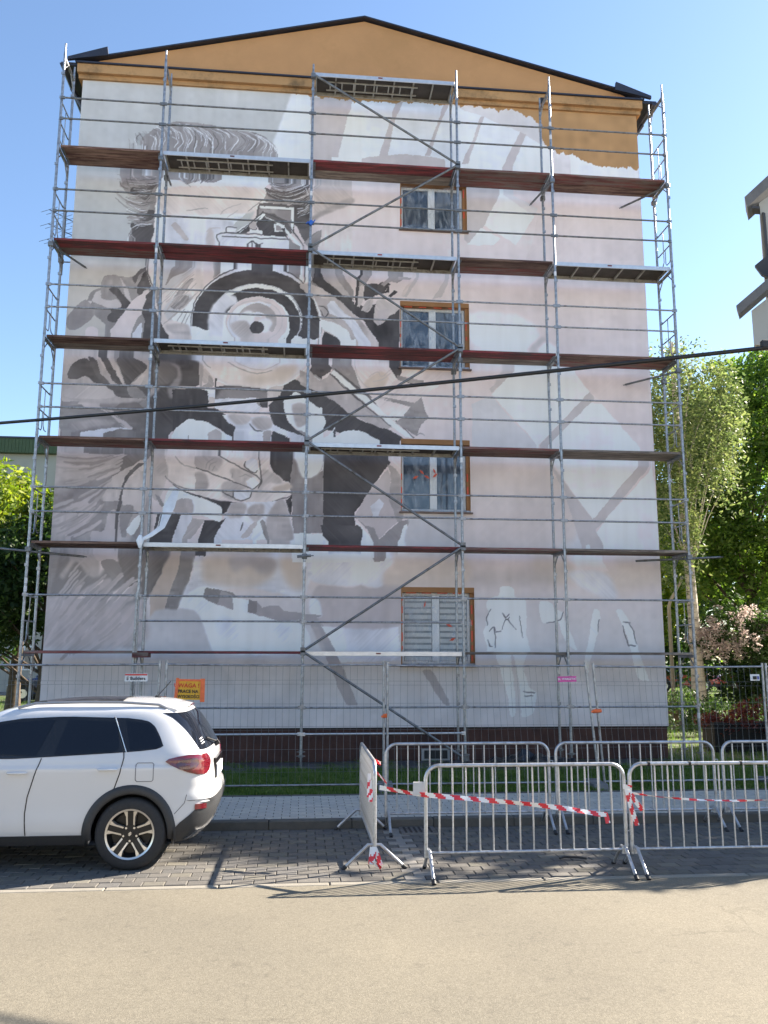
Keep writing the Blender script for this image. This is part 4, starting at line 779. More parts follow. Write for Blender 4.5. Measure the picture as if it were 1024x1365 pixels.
# ------------------------------------------------------------------ ground
WY = 16.9                       # front face of the building
KERB, EDGE, LAWN = 10.65, 8.20, 12.55
GRASSB = mat('soil_and_turf', (.055, .075, .022), .95, 0, .4, 2.2, .4, 60, dirt=(.10, .085, .05), dscale=1.1)
def asphalt():
    m = bpy.data.materials.new('pale_asphalt'); m.use_nodes = True; n = m.node_tree; b = n.nodes['Principled BSDF']; b.inputs['Roughness'].default_value = .88; b.inputs['Specular IOR Level'].default_value = .3
    tc = n.nodes.new('ShaderNodeTexCoord')
    vo = n.nodes.new('ShaderNodeTexVoronoi'); vo.inputs['Scale'].default_value = 95; n.links.new(tc.outputs['Object'], vo.inputs['Vector'])
    cr = n.nodes.new('ShaderNodeValToRGB'); e = cr.color_ramp.elements; e[0].position = .0; e[0].color = (.135, .121, .093, 1); e[1].position = 1; e[1].color = (.215, .193, .15, 1)
    e2 = cr.color_ramp.elements.new(.55); e2.color = (.171, .153, .118, 1)
    n.links.new(vo.outputs['Color'], cr.inputs[0])
    no = n.nodes.new('ShaderNodeTexNoise'); no.inputs['Scale'].default_value = .45; no.inputs['Detail'].default_value = 7; n.links.new(tc.outputs['Object'], no.inputs['Vector'])
    r2 = n.nodes.new('ShaderNodeValToRGB'); r2.color_ramp.elements[0].position = .3; r2.color_ramp.elements[0].color = (.84, .84, .85, 1); r2.color_ramp.elements[1].position = .7; r2.color_ramp.elements[1].color = (1.08, 1.07, 1.05, 1)
    n.links.new(no.outputs['Fac'], r2.inputs[0])
    mx = n.nodes.new('ShaderNodeMix'); mx.data_type = 'RGBA'; mx.blend_type = 'MULTIPLY'; mx.inputs['Factor'].default_value = 1
    n.links.new(cr.outputs[0], mx.inputs['A']); n.links.new(r2.outputs[0], mx.inputs['B']); n.links.new(mx.outputs['Result'], b.inputs['Base Color'])
    vc = n.nodes.new('ShaderNodeTexVoronoi'); vc.feature = 'DISTANCE_TO_EDGE'; vc.inputs['Scale'].default_value = .55
    nd = n.nodes.new('ShaderNodeTexNoise'); nd.inputs['Scale'].default_value = 2.5; nd.inputs['Detail'].default_value = 6; n.links.new(tc.outputs['Object'], nd.inputs['Vector'])
    va = n.nodes.new('ShaderNodeVectorMath'); va.operation = 'MULTIPLY_ADD'; n.links.new(nd.outputs['Color'], va.inputs[0]); va.inputs[1].default_value = (.5, .5, .5); n.links.new(tc.outputs['Object'], va.inputs[2]); n.links.new(va.outputs[0], vc.inputs['Vector'])
    rc = n.nodes.new('ShaderNodeValToRGB'); rc.color_ramp.elements[0].position = .0; rc.color_ramp.elements[0].color = (.82, .82, .82, 1); rc.color_ramp.elements[1].position = .012; rc.color_ramp.elements[1].color = (1, 1, 1, 1); n.links.new(vc.outputs['Distance'], rc.inputs[0])
    ns = n.nodes.new('ShaderNodeTexNoise'); ns.inputs['Scale'].default_value = 9; ns.inputs['Detail'].default_value = 5; n.links.new(tc.outputs['Object'], ns.inputs['Vector'])
    rs = n.nodes.new('ShaderNodeValToRGB'); rs.color_ramp.elements[0].position = .26; rs.color_ramp.elements[0].color = (.82, .82, .83, 1); rs.color_ramp.elements[1].position = .42; rs.color_ramp.elements[1].color = (1, 1, 1, 1); n.links.new(ns.outputs['Fac'], rs.inputs[0])
    nk = n.nodes.new('ShaderNodeTexNoise'); nk.inputs['Scale'].default_value = .35; n.links.new(tc.outputs['Object'], nk.inputs['Vector']); rk = n.nodes.new('ShaderNodeValToRGB'); rk.color_ramp.elements[0].position = .52; rk.color_ramp.elements[1].position = .6; n.links.new(nk.outputs['Fac'], rk.inputs[0])
    m2 = n.nodes.new('ShaderNodeMix'); m2.data_type = 'RGBA'; m2.blend_type = 'MULTIPLY'; n.links.new(rk.outputs[0], m2.inputs['Factor']); n.links.new(mx.outputs['Result'], m2.inputs['A']); n.links.new(rc.outputs[0], m2.inputs['B'])
    m3 = n.nodes.new('ShaderNodeMix'); m3.data_type = 'RGBA'; m3.blend_type = 'MULTIPLY'; m3.inputs['Factor'].default_value = 1; n.links.new(m2.outputs['Result'], m3.inputs['A']); n.links.new(rs.outputs[0], m3.inputs['B']); n.links.new(m3.outputs['Result'], b.inputs['Base Color'])
    n4 = n.nodes.new('ShaderNodeTexNoise'); n4.inputs['Scale'].default_value = 130; n4.inputs['Detail'].default_value = 3; n.links.new(tc.outputs['Object'], n4.inputs['Vector'])
    bp = n.nodes.new('ShaderNodeBump'); bp.inputs['Strength'].default_value = .5; bp.inputs['Distance'].default_value = .006; n.links.new(n4.outputs['Fac'], bp.inputs['Height']); n.links.new(bp.outputs[0], b.inputs['Normal'])
    return m
g = MB()
# terrain sheet: just under the roadway in front, raised turf behind the pavement, falling gently to the wall, then level to the horizon
prof = [(-400, -.03), (8.0, -.03), (10.78, -.03), (10.79, .02), (LAWN-.02, .02), (LAWN, .085), (14.5, .05), (16.6, .0), (WY+.2, -.02), (40, -.05), (900, -.05)]
xsg = [-900, -60, -20, -8, -4, 0, 4, 8, 12, 20, 60, 900]
vs_ = [(x, y, z) for y, z in prof for x in xsg]; nx_ = len(xsg)
g.add(vs_, [(j*nx_+i, j*nx_+i+1, (j+1)*nx_+i+1, (j+1)*nx_+i) for j in range(len(prof)-1) for i in range(nx_-1)])
tag(g.build('ground', GRASSB), kind='structure', label='rough turf ground around the building running back to the trees')
g = MB(); g.add([(-80, -30, 0), (80, -30, 0), (80, EDGE-.1, 0), (-80, EDGE-.1, 0)], [(0, 1, 2, 3)])
fc = MB(); fc.add([(-80, -90, .03), (80, -90, .03), (80, -3.5, .03), (-80, -3.5, .03), (80, -3.5, -.02), (-80, -3.5, -.02)], [(0, 1, 2, 3), (3, 2, 4, 5)])  # unseen pale ground added behind the viewer to bounce sunlight onto the wall
tag(fc.build('bounce_ground', mat('bounce_ground_pale', (.50, .47, .43), .9, 0, .1, 1)), kind='structure')
tag(g.build('road', asphalt()), kind='structure', label='pale sandy asphalt road in full sun in the foreground')
# flush edging stones, pavers of the parking strip, kerbstones, pavement
CONC = mat('edging_concrete', (.23, .21, .175), .9, 0, .12, 8, .3, 90, obj_var=.10)
KERBM = mat('kerb_concrete', (.10, .095, .085), .9, 0, .16, 8, .3, 90, obj_var=.12)
PAV = [mat('paver_%s' % n, c, .88, 0, .14, 14, .35, 130, obj_var=.14, spec=.3) for n, c in (('grey', (.125, .116, .105)), ('warm', (.15, .138, .115)), ('cool', (.11, .105, .10)))]
PAVL = mat('paver_light', (.22, .205, .185), .88, 0, .12, 14, .3, 130, obj_var=.08)
JOINT = mat('joint_sand', (.055, .05, .04), .95, 0, .3, 20, .4, 100)
SLAB = mat('pavement_block', (.47, .435, .38), .9, 0, .12, 10, .3, 130, obj_var=.08)
lot = MB(); lot.add([(-20, EDGE-.11, -.012), (24, EDGE-.11, -.012), (24, KERB, -.012), (-20, KERB, -.012)], [(0, 1, 2, 3)])
lot = tag(lot.build('parking_strip', JOINT), kind='structure', label='parking strip of grey concrete block paving between road and kerb')
def block_mesh(name, lx, ly, h, m, bev=.006):
    b = MB(); b.add([(0, 0, -h), (lx, 0, -h), (lx, ly, -h), (0, ly, -h), (0, 0, -bev), (lx, 0, -bev), (lx, ly, -bev), (0, ly, -bev), (bev, bev, 0), (lx-bev, bev, 0), (lx-bev, ly-bev, 0), (bev, ly-bev, 0)],
                    [(0, 1, 5, 4), (1, 2, 6, 5), (2, 3, 7, 6), (3, 0, 4, 7), (4, 5, 9, 8), (5, 6, 10, 9), (6, 7, 11, 10), (7, 4, 8, 11), (8, 9, 10, 11)])
    return b.mesh(name, m)
pm = [block_mesh('paver', .195, .145, .05, m) for m in PAV]; pml = block_mesh('paver', .195, .145, .05, PAVL)
rows = int((KERB-EDGE-.03)/.15); cand = []
for j in range(rows):
    y = EDGE+.02+j*.15
    for i in range(-48, 110):
        x = -7+i*.2+(.1 if j % 2 else 0)
        if x < -8 or x > 14: continue
        light = 1.08 < x+.1 < 1.30
        cand.append((x, y, light))
def vis(c): return -3.0 < c[0] < 6.0
cand.sort(key=lambda c: (0 if vis(c) else 1, c[1], abs(c[0])))
rest = [MB() for _ in range(4)]
for k, (x, y, light) in enumerate(cand):
    dz = random.uniform(-.004, .003); mi = 3 if light else random.choice((0, 0, 1, 2))
    if k < 300:
        o = link('paver', pml if light else pm[mi], lot, (x, y, .004+dz)); o.rotation_euler = (random.uniform(-.01, .01), random.uniform(-.01, .01), random.uniform(-.008, .008))
    else:
        z = .004+dz; b = .006; X, Y = x+.192, y+.142; t1 = random.uniform(-.0015, .0015)
        rest[mi].add([(x, y, z-b), (X, y, z-b), (X, Y, z-b), (x, Y, z-b), (x+b, y+b, z), (X-b, y+b, z+t1), (X-b, Y-b, z+t1), (x+b, Y-b, z), (x, y, z-.03), (X, y, z-.03), (X, Y, z-.03), (x, Y, z-.03)],
                     [(0, 1, 5, 4), (1, 2, 6, 5), (2, 3, 7, 6), (3, 0, 4, 7), (4, 5, 6, 7), (8, 9, 1, 0), (9, 10, 2, 1), (10, 11, 3, 2), (11, 8, 0, 3)])
allr = MB()
for mi, r_ in enumerate(rest):
    allr.add(r_.v, r_.f, mi)
allr.build('paver_field', PAV+[PAVL], lot, kind='stuff', fix=False)
em = block_mesh('edging_stone', .985, .098, .08, CONC)
for i in range(-6, 14): link('edging_stone', em, lot, (i*1.0+.3, EDGE-.1, .004))
walk = MB(); walk.add([(-20, KERB+.14, .082), (24, KERB+.14, .082), (24, LAWN, .082), (-20, LAWN, .082)], [(0, 1, 2, 3)])
walk = tag(walk.build('pavement', JOINT), kind='structure', label='raised footpath of pale small blocks between kerb and lawn')
km = block_mesh('kerb_stone', .99, .14, .16, KERBM, .014)
for i in range(-8, 16): link('kerb_stone', km, walk, (i*1.0-.35, KERB, .104+random.uniform(-.003, .003)))
gm = block_mesh('edging_stone', .99, .06, .1, KERBM)
for i in range(-8, 16): link('edging_stone', gm, walk, (i*1.0-.1, LAWN-.06, .108))
wf = MB()
for j in range(int((LAWN-KERB-.22)/.105)):
    for i in range(-35, 82):
        x = -.0+i*.205+(.1 if j % 2 else 0); y = KERB+.145+j*.105; z = .1+random.uniform(-.002, .002); b = .004; X = x+.198; Y = y+.099
        if x > 14: continue
        wf.add([(x, y, z-b), (X, y, z-b), (X, Y, z-b), (x, Y, z-b), (x+b, y+b, z), (X-b, y+b, z), (X-b, Y-b, z), (x+b, Y-b, z)],
               [(0, 1, 5, 4), (1, 2, 6, 5), (2, 3, 7, 6), (3, 0, 4, 7), (4, 5, 6, 7)], random.choice((0, 0, 0, 1)))
wf.build('paver_field', [SLAB, mat('pavement_block_warm', (.50, .46, .39), .9, 0, .12, 10, .3, 130)], walk, kind='stuff', fix=False)
# grey patch of a drain grate at the kerb foot
dr = MB(); dr.box((-.21, -.2, -.02), (.21, .2, .012))
for i in range(6): dr.box((-.17+i*.06, -.15, .012), (-.145+i*.06, .15, .018), 1)
d_ = tag(dr.build('drain_grate', [STEELD, BLACK], loc=(1.42, 10.42, .004)), 'small iron drain grate set in the pavers at the kerb foot', 'drain')
# ------------------------------------------------------------------ grass blades
def blades(name, xs, ys, zf, n, h, m, seed, kind='stuff', lab=None):
    r = np.random.default_rng(seed); x = r.uniform(*xs, n); y = r.uniform(*ys, n)
    # clumps
    cx = np.sin(x*3.1+1.3*np.sin(y*2.3))*np.cos(y*4.3+x)+.6*np.sin(x*9+y*7)
    hh = h*r.uniform(.35, 1.0, n)*(1+.45*cx); a = r.uniform(0, 6.283, n); wd = r.uniform(.006, .014, n); ln = hh*r.uniform(.1, .7, n); b = r.uniform(0, 6.283, n)
    z = np.array([zf(v) for v in y])
    A = np.stack([x-np.cos(a)*wd, y-np.sin(a)*wd, z], 1); B = np.stack([x+np.cos(a)*wd, y+np.sin(a)*wd, z], 1)
    T = np.stack([x+np.cos(b)*ln, y+np.sin(b)*ln, z+np.maximum(hh, .01)], 1)
    V = np.concatenate([A, B, T]); Fq = np.stack([np.arange(n), np.arange(n)+n, np.arange(n)+2*n], 1)
    o = np_mesh(name, V, Fq, m, kind=kind); tag(o, lab, 'grass'); return o
def leafmat(name, cols, rough=.55, trans=.35, scale=1.2):
    m = bpy.data.materials.new(name); m.use_nodes = True; n = m.node_tree; b = n.nodes['Principled BSDF']; b.inputs['Roughness'].default_value = rough; b.inputs['Specular IOR Level'].default_value = .35
    ge = n.nodes.new('ShaderNodeNewGeometry'); tc = n.nodes.new('ShaderNodeTexCoord'); no = n.nodes.new('ShaderNodeTexNoise'); no.inputs['Scale'].default_value = scale; no.inputs['Detail'].default_value = 3
    n.links.new(tc.outputs['Object'], no.inputs['Vector'])
    ad = n.nodes.new('ShaderNodeMath'); ad.operation = 'MULTIPLY_ADD'; n.links.new(ge.outputs['Random Per Island'], ad.inputs[0]); ad.inputs[1].default_value = .55
    ml = n.nodes.new('ShaderNodeMath'); ml.operation = 'MULTIPLY'; n.links.new(no.outputs['Fac'], ml.inputs[0]); ml.inputs[1].default_value = .5; n.links.new(ml.outputs[0], ad.inputs[2])
    cr = n.nodes.new('ShaderNodeValToRGB'); e = cr.color_ramp.elements; e[0].color = cols[0]+(1,); e[1].color = cols[-1]+(1,); e[0].position = .15; e[1].position = .85
    for i, c in enumerate(cols[1:-1]): q = e.new(.15+.7*(i+1)/(len(cols)-1)); q.color = c+(1,)
    n.links.new(ad.outputs[0], cr.inputs[0]); n.links.new(cr.outputs[0], b.inputs['Base Color'])
    tr = n.nodes.new('ShaderNodeBsdfTranslucent'); hs = n.nodes.new('ShaderNodeHueSaturation'); hs.inputs['Value'].default_value = 1.7; hs.inputs['Saturation'].default_value = 1.1; n.links.new(cr.outputs[0], hs.inputs['Color']); n.links.new(hs.outputs[0], tr.inputs[0])
    mx = n.nodes.new('ShaderNodeMixShader'); mx.inputs[0].default_value = trans; n.links.new(b.outputs[0], mx.inputs[1]); n.links.new(tr.outputs[0], mx.inputs[2])
    n.links.new(mx.outputs[0], n.nodes['Material Output'].inputs[0]); return m
GM = leafmat('grass_blade', [(.045, .085, .016), (.08, .14, .028), (.12, .19, .04), (.18, .20, .08)], trans=.4)
zl = lambda y: float(np.interp(y, [p[0] for p in prof], [p[1] for p in prof]))-.004
blades('grass', (-6, 9.5), (12.57, 14.6), zl, 90000, .075, GM, 1, lab='short green verge grass between footpath and wall foot')
blades('grass', (-6, 9.5), (14.6, 16.8), zl, 50000, .09, GM, 2, lab='grass growing round the scaffold feet at the wall foot')
blades('grass', (7.6, 30), (14.6, 60), zl, 90000, .16, GM, 4, lab='longer lawn grass beside the block on the right')
blades('grass', (-30, -5), (14.6, 45), zl, 50000, .14, GM, 5, lab='lawn grass beside the block on the left')
# ------------------------------------------------------------------ the apartment block
XL, XR = -4.94, 7.44
ZW = 14.33                      # underside of the cornice
bl = empty('apartment_block', (0, WY, 0), 0, 'tall ochre gabled apartment block whose end wall carries a half-painted grey mural behind scaffolding', 'building')
def B(pts): return [(x, y-WY, z) for x, y, z in pts]
WIN = [(1.965, 3.44, 11.19, 12.37), (1.955, 3.455, 8.04, 9.57), (1.97, 3.435, 4.95, 6.52), (1.98, 3.48, 1.84, 3.43)]   # x0,x1,z0,z1
REV = .15
# front wall with real openings: strips of prisms between the openings
def wall_strips(y0, y1):
    b = MB(); b.box((XL, y0, .66), (WIN[0][0], y1, ZW)); b.box((3.48, y0, .66), (XR, y1, ZW))
    zc = [.66]
    for x0, x1, z0, z1 in sorted(WIN, key=lambda q: q[2]):
        b.box((WIN[0][0], y0, zc[-1]), (3.48, y1, z0)); zc.append(z1)
        if x0 > WIN[0][0]+1e-4: b.box((WIN[0][0], y0, z0), (x0, y1, z1))
        if x1 < 3.48-1e-4: b.box((x1, y0, z0), (3.48, y1, z1))
        if x0 < WIN[0][0]-1e-4: pass
    b.box((WIN[0][0], y0, zc[-1]), (3.48, y1, ZW)); return b
wl = wall_strips(.004, .4).build('wall', OCHRE, bl, fix=False)
o_ = MB().box((XL, .401, -.1), (XR, 12, ZW)).build('wall', SIDEWALL, bl); o_['label'] = 'plain rendered body of the block behind the end wall'
MB().box((XL+.03, .03, -.12), (XR-.03, .4, .655)).build('plinth', PLINTH, bl)
tr_ = MB().box((XL+.005, -.006, .655), (XR-.005, .03, .675)).build('plinth_trim', BLACK, bl)
ve = MB(); ve.box((2.38, .0, .04), (2.94, .035, .27)); ve = ve.build('vent_frame', mat('vent_white', (.35, .34, .33), .7), bl); MB().box((2.43, -.006, .075), (2.89, .01, .235)).build('vent_opening', BLACK, ve)
# cornice, gable, roof
co = MB()
for y0, z0, z1 in ((-.05, ZW, ZW+.10), (-.13, ZW+.10, ZW+.30)):
    co.box((XL-.08-(.02 if y0 < -.1 else 0), y0, z0), (XR+.08+(.02 if y0 < -.1 else 0), .42, z1-.002))
co.build('cornice', OCHRED, bl)
MB().box((XL-.12, -.17, ZW+.30), (XR+.14, .44, ZW+.335)).build('cornice_flashing', ROOFM, bl)
AX, AZ_ = 1.15, 16.27
ga = MB(); ga.prism([(XL+.05, ZW+.336), (XR-.02, ZW+.336), (XR-.35, ZW+.50), (AX, AZ_-.03), (XL+.35, ZW+.47)], -.02, .4); ga.build('gable', OCHRE, bl)
rf = MB()
for (xa, za), (xb, zb) in (((XL-.16, ZW+.36), (AX, AZ_)), ((AX, AZ_), (XR+.12, ZW+.42))):
    rf.add([(xa, -.13, za), (xb, -.13, zb), (xb, -.13, zb+.035), (xa, -.13, za+.035), (xa, 12.3, za), (xb, 12.3, zb), (xb, 12.3, zb+.035), (xa, 12.3, za+.035)],
           [(0, 1, 2, 3), (4, 7, 6, 5), (0, 4, 5, 1), (3, 2, 6, 7), (0, 3, 7, 4), (1, 5, 6, 2)])
rf = rf.build('roof', ROOFM, bl)
for s_, xe in ((-1, XL), (1, XR)):
    # boxed eave end: dark folded sheet, plus the gutter running back along the side
    e = MB(); e.prism([(xe+s_*-.55, ZW+.50), (xe+s_*.30, ZW+.335), (xe+s_*.30, ZW+.40), (xe-s_*.52, ZW+.70)], -.19, -.125); e.build('eave_cap', ROOFM, bl)
    u = MB(); u.box((min(xe+s_*.02, xe+s_*.45), -.10, ZW+.26), (max(xe+s_*.02, xe+s_*.45), 12, ZW+.33)); u.build('soffit', ROOFM, bl)
    gt = MB(); cx = xe+s_*.40
    prof_ = [(cx+.075*math.cos(t), ZW+.29+.085*math.sin(t)) for t in np.linspace(math.pi, 2*math.pi, 9)]
    gt.prism(prof_, -.12, 12); gt.build('gutter', ROOFM, bl)
    dp = MB(); dp.path([(cx, .6, ZW+.2), (xe+s_*.12, .75, ZW-.25), (xe+s_*.10, .75, ZW-.8), (xe+s_*.10, .75, 0)], .05); dp.build('downpipe', ROOFM, bl)
# dark stain spots on the cornice of the right half: small vent outlet
MB().box((5.15, -.15, ZW+.06), (5.25, -.13, ZW+.2)).build('cornice_outlet', BLACK, bl)
# ------------------------------------------------------------------ the mural: a paint skin of tiny faces on the wall
MST = 15
mx0, mz0 = int(XL*1000), 676; mnx = int((XR-XL)*1000/MST)+1; mnz = int((ZW*1000-mz0)/MST)+1
def read_mural():
    out = []
    for ln in MURAL.strip().split('\n'):
        a = ln.split(); out.append((a[0], a[1], int(a[2]), [tuple(map(int, p.split(','))) for p in a[3:]]))
    return out
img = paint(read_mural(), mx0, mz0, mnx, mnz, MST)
# bands the artist has not been seen from the road: run the drawing through from just above to just below
for zt in (4.14, 6.14, 8.14, 10.14, 12.14):
    hi = int(((2.05+(zt-2.05)*WY/15.88)*1000+50-mz0)/MST); lo = int(((2.05+(zt-.09-2.05)*WY/16.58)*1000-50-mz0)/MST)
    t = np.linspace(0, 1, hi-lo+1)[:, None, None]; t = t*t*(3-2*t); img[lo:hi+1] = img[lo-1][None]*(1-t)+img[hi+1][None]*t
rg = np.random.default_rng(11)
brush = smnoise(rg, (mnz, mnx), 7)*.006+smnoise(rg, (mnz, mnx), 30)*.010+smnoise(rg, (mnz, mnx), 120)*.008
img = np.clip(img+brush[..., None], 0, 1)
alb = np.where(img <= .04045, img/12.92, ((img+.055)/1.055)**2.4); alb = np.minimum(alb*(.94+.47*alb)*np.array([1.05, 1.0, .945]), .89)
# bare ochre render not painted over yet: ragged corner top right and a thin strip under the cornice
GX = (mx0+MST*np.arange(mnx))/1000.; GZ = (mz0+MST*np.arange(mnz))/1000.
rag = smnoise(rg, (1, mnx), 7)[0]*.03+smnoise(rg, (1, mnx), 2)[0]*.015
edge = np.interp(GX, [-6, -.6, -.5, 1.0, 2.5, 3.8, 4.6, 5.0, 5.13, 5.14, 5.22, 5.35, 5.6, 5.95, 6.1, 6.35, 6.6, 6.9, 7.2, 7.5], [14.5, 14.5, 14.34, 14.25, 14.30, 14.30, 14.26, 14.12, 13.9, 13.7, 13.50, 13.36, 13.27, 13.22, 13.10, 13.06, 12.99, 12.98, 13.02, 13.0])+rag
bare = GZ[:, None] > edge[None]
oc = np.array([.47, .275, .13])*(1+.06*smnoise(rg, (mnz, mnx), 12)[..., None])
alb[bare] = oc[bare]
V = np.zeros((mnz, mnx, 3), np.float32); V[..., 0] = GX[None]; V[..., 1] = 0.0; V[..., 2] = GZ[:, None]
idx = np.arange(mnz*mnx).reshape(mnz, mnx); Q = np.stack([idx[:-1, :-1], idx[:-1, 1:], idx[1:, 1:], idx[1:, :-1]], -1)
cxm = (GX[:-1]+GX[1:])/2; czm = (GZ[:-1]+GZ[1:])/2; keep = np.ones((mnz-1, mnx-1), bool)
for x0, x1, z0, z1 in WIN: keep &= ~((cxm[None] > x0) & (cxm[None] < x1) & (czm[:, None] > z0) & (czm[:, None] < z1))
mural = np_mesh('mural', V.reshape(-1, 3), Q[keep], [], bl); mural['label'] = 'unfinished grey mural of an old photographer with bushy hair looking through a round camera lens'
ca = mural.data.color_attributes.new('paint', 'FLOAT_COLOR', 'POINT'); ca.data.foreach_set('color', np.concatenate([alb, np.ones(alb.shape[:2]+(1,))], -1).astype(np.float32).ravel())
mm = bpy.data.materials.new('mural_paint'); mm.use_nodes = True; n = mm.node_tree; b = n.nodes['Principled BSDF']; b.inputs['Roughness'].default_value = .85; b.inputs['Specular IOR Level'].default_value = .3
at_ = n.nodes.new('ShaderNodeAttribute'); at_.attribute_name = 'paint'; tc = n.nodes.new('ShaderNodeTexCoord')
no = n.nodes.new('ShaderNodeTexNoise'); no.inputs['Scale'].default_value = 1.1; no.inputs['Detail'].default_value = 8; n.links.new(tc.outputs['Object'], no.inputs['Vector'])
cr = n.nodes.new('ShaderNodeValToRGB'); cr.color_ramp.elements[0].color = (.94, .94, .94, 1); cr.color_ramp.elements[1].color = (1.04, 1.04, 1.04, 1); n.links.new(no.outputs['Fac'], cr.inputs[0])
mx = n.nodes.new('ShaderNodeMix'); mx.data_type = 'RGBA'; mx.blend_type = 'MULTIPLY'; mx.inputs['Factor'].default_value = 1; n.links.new(at_.outputs['Color'], mx.inputs['A']); n.links.new(cr.outputs[0], mx.inputs['B']); n.links.new(mx.outputs['Result'], b.inputs['Base Color'])
ms = n.nodes.new('ShaderNodeMapping'); ms.inputs['Scale'].default_value = (3.5, 1, .3); n.links.new(tc.outputs['Object'], ms.inputs[0]); nz_ = n.nodes.new('ShaderNodeTexNoise'); nz_.inputs['Scale'].default_value = 1.3; nz_.inputs['Detail'].default_value = 6; n.links.new(ms.outputs[0], nz_.inputs['Vector'])
cs_ = n.nodes.new('ShaderNodeValToRGB'); cs_.color_ramp.elements[0].position = .3; cs_.color_ramp.elements[0].color = (.955, .95, .94, 1); cs_.color_ramp.elements[1].position = .62; cs_.color_ramp.elements[1].color = (1.02, 1.02, 1.02, 1); n.links.new(nz_.outputs['Fac'], cs_.inputs[0])
my = n.nodes.new('ShaderNodeMix'); my.data_type = 'RGBA'; my.blend_type = 'MULTIPLY'; my.inputs['Factor'].default_value = 1; n.links.new(mx.outputs['Result'], my.inputs['A']); n.links.new(cs_.outputs[0], my.inputs['B']); n.links.new(my.outputs['Result'], b.inputs['Base Color'])
n3 = n.nodes.new('ShaderNodeTexNoise'); n3.inputs['Scale'].default_value = 110; n.links.new(tc.outputs['Object'], n3.inputs['Vector']); bp = n.nodes.new('ShaderNodeBump'); bp.inputs['Strength'].default_value = .35; bp.inputs['Distance'].default_value = .01; n.links.new(n3.outputs['Fac'], bp.inputs['Height']); n.links.new(bp.outputs[0], b.inputs['Normal'])
mural.data.materials.append(mm)
# ------------------------------------------------------------------ windows, masked with film and red tape
UPVC = mat('white_upvc', (.70, .71, .72), .35, 0, .04)
GLASS = mat('window_glass', (.05, .07, .10), .08, 0, .3, 2, spec=.9)
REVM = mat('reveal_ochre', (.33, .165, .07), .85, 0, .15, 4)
TAPE = mat('red_tape', (.62, .09, .04), .5, 0, .15, 30)
BLIND = mat('blind_pale', (.55, .56, .55), .7, 0, .06)
BLINDD = mat('blind_grey', (.24, .26, .27), .7, 0, .1)
SILL = mat('sill_metal', (.16, .11, .09), .5, .2, .2, 8)
def film_material():
    m = bpy.data.materials.new('masking_film'); m.use_nodes = True; n = m.node_tree; b = n.nodes['Principled BSDF']
    b.inputs['Base Color'].default_value = (.62, .68, .76, 1); b.inputs['Roughness'].default_value = .22; b.inputs['Specular IOR Level'].default_value = .8
    tp = n.nodes.new('ShaderNodeBsdfTransparent'); mx = n.nodes.new('ShaderNodeMixShader'); tc = n.nodes.new('ShaderNodeTexCoord'); mp = n.nodes.new('ShaderNodeMapping'); mp.inputs['Rotation'].default_value = (0, .9, 0); mp.inputs['Scale'].default_value = (3, 1, 1.2)
    n.links.new(tc.outputs['Object'], mp.inputs[0])
    no = n.nodes.new('ShaderNodeTexNoise'); no.inputs['Scale'].default_value = 2.2; no.inputs['Detail'].default_value = 7; no.inputs['Distortion'].default_value = 1.2; n.links.new(mp.outputs[0], no.inputs['Vector'])
    mr = n.nodes.new('ShaderNodeMapRange'); mr.inputs['From Min'].default_value = .42; mr.inputs['From Max'].default_value = .72; mr.inputs['To Min'].default_value = .03; mr.inputs['To Max'].default_value = .38
    n.links.new(no.outputs['Fac'], mr.inputs['Value']); n.links.new(mr.outputs[0], mx.inputs[0]); n.links.new(tp.outputs[0], mx.inputs[1]); n.links.new(b.outputs[0], mx.inputs[2]); n.links.new(mx.outputs[0], n.nodes['Material Output'].inputs[0])
    return m
FILM = film_material()
wl_lab = ['window under the top red deck, dark behind creased film', 'second window from the top, hazy film over dark glass', 'third window from the top under loose billowing film', 'lowest window with striped roller blind behind film']
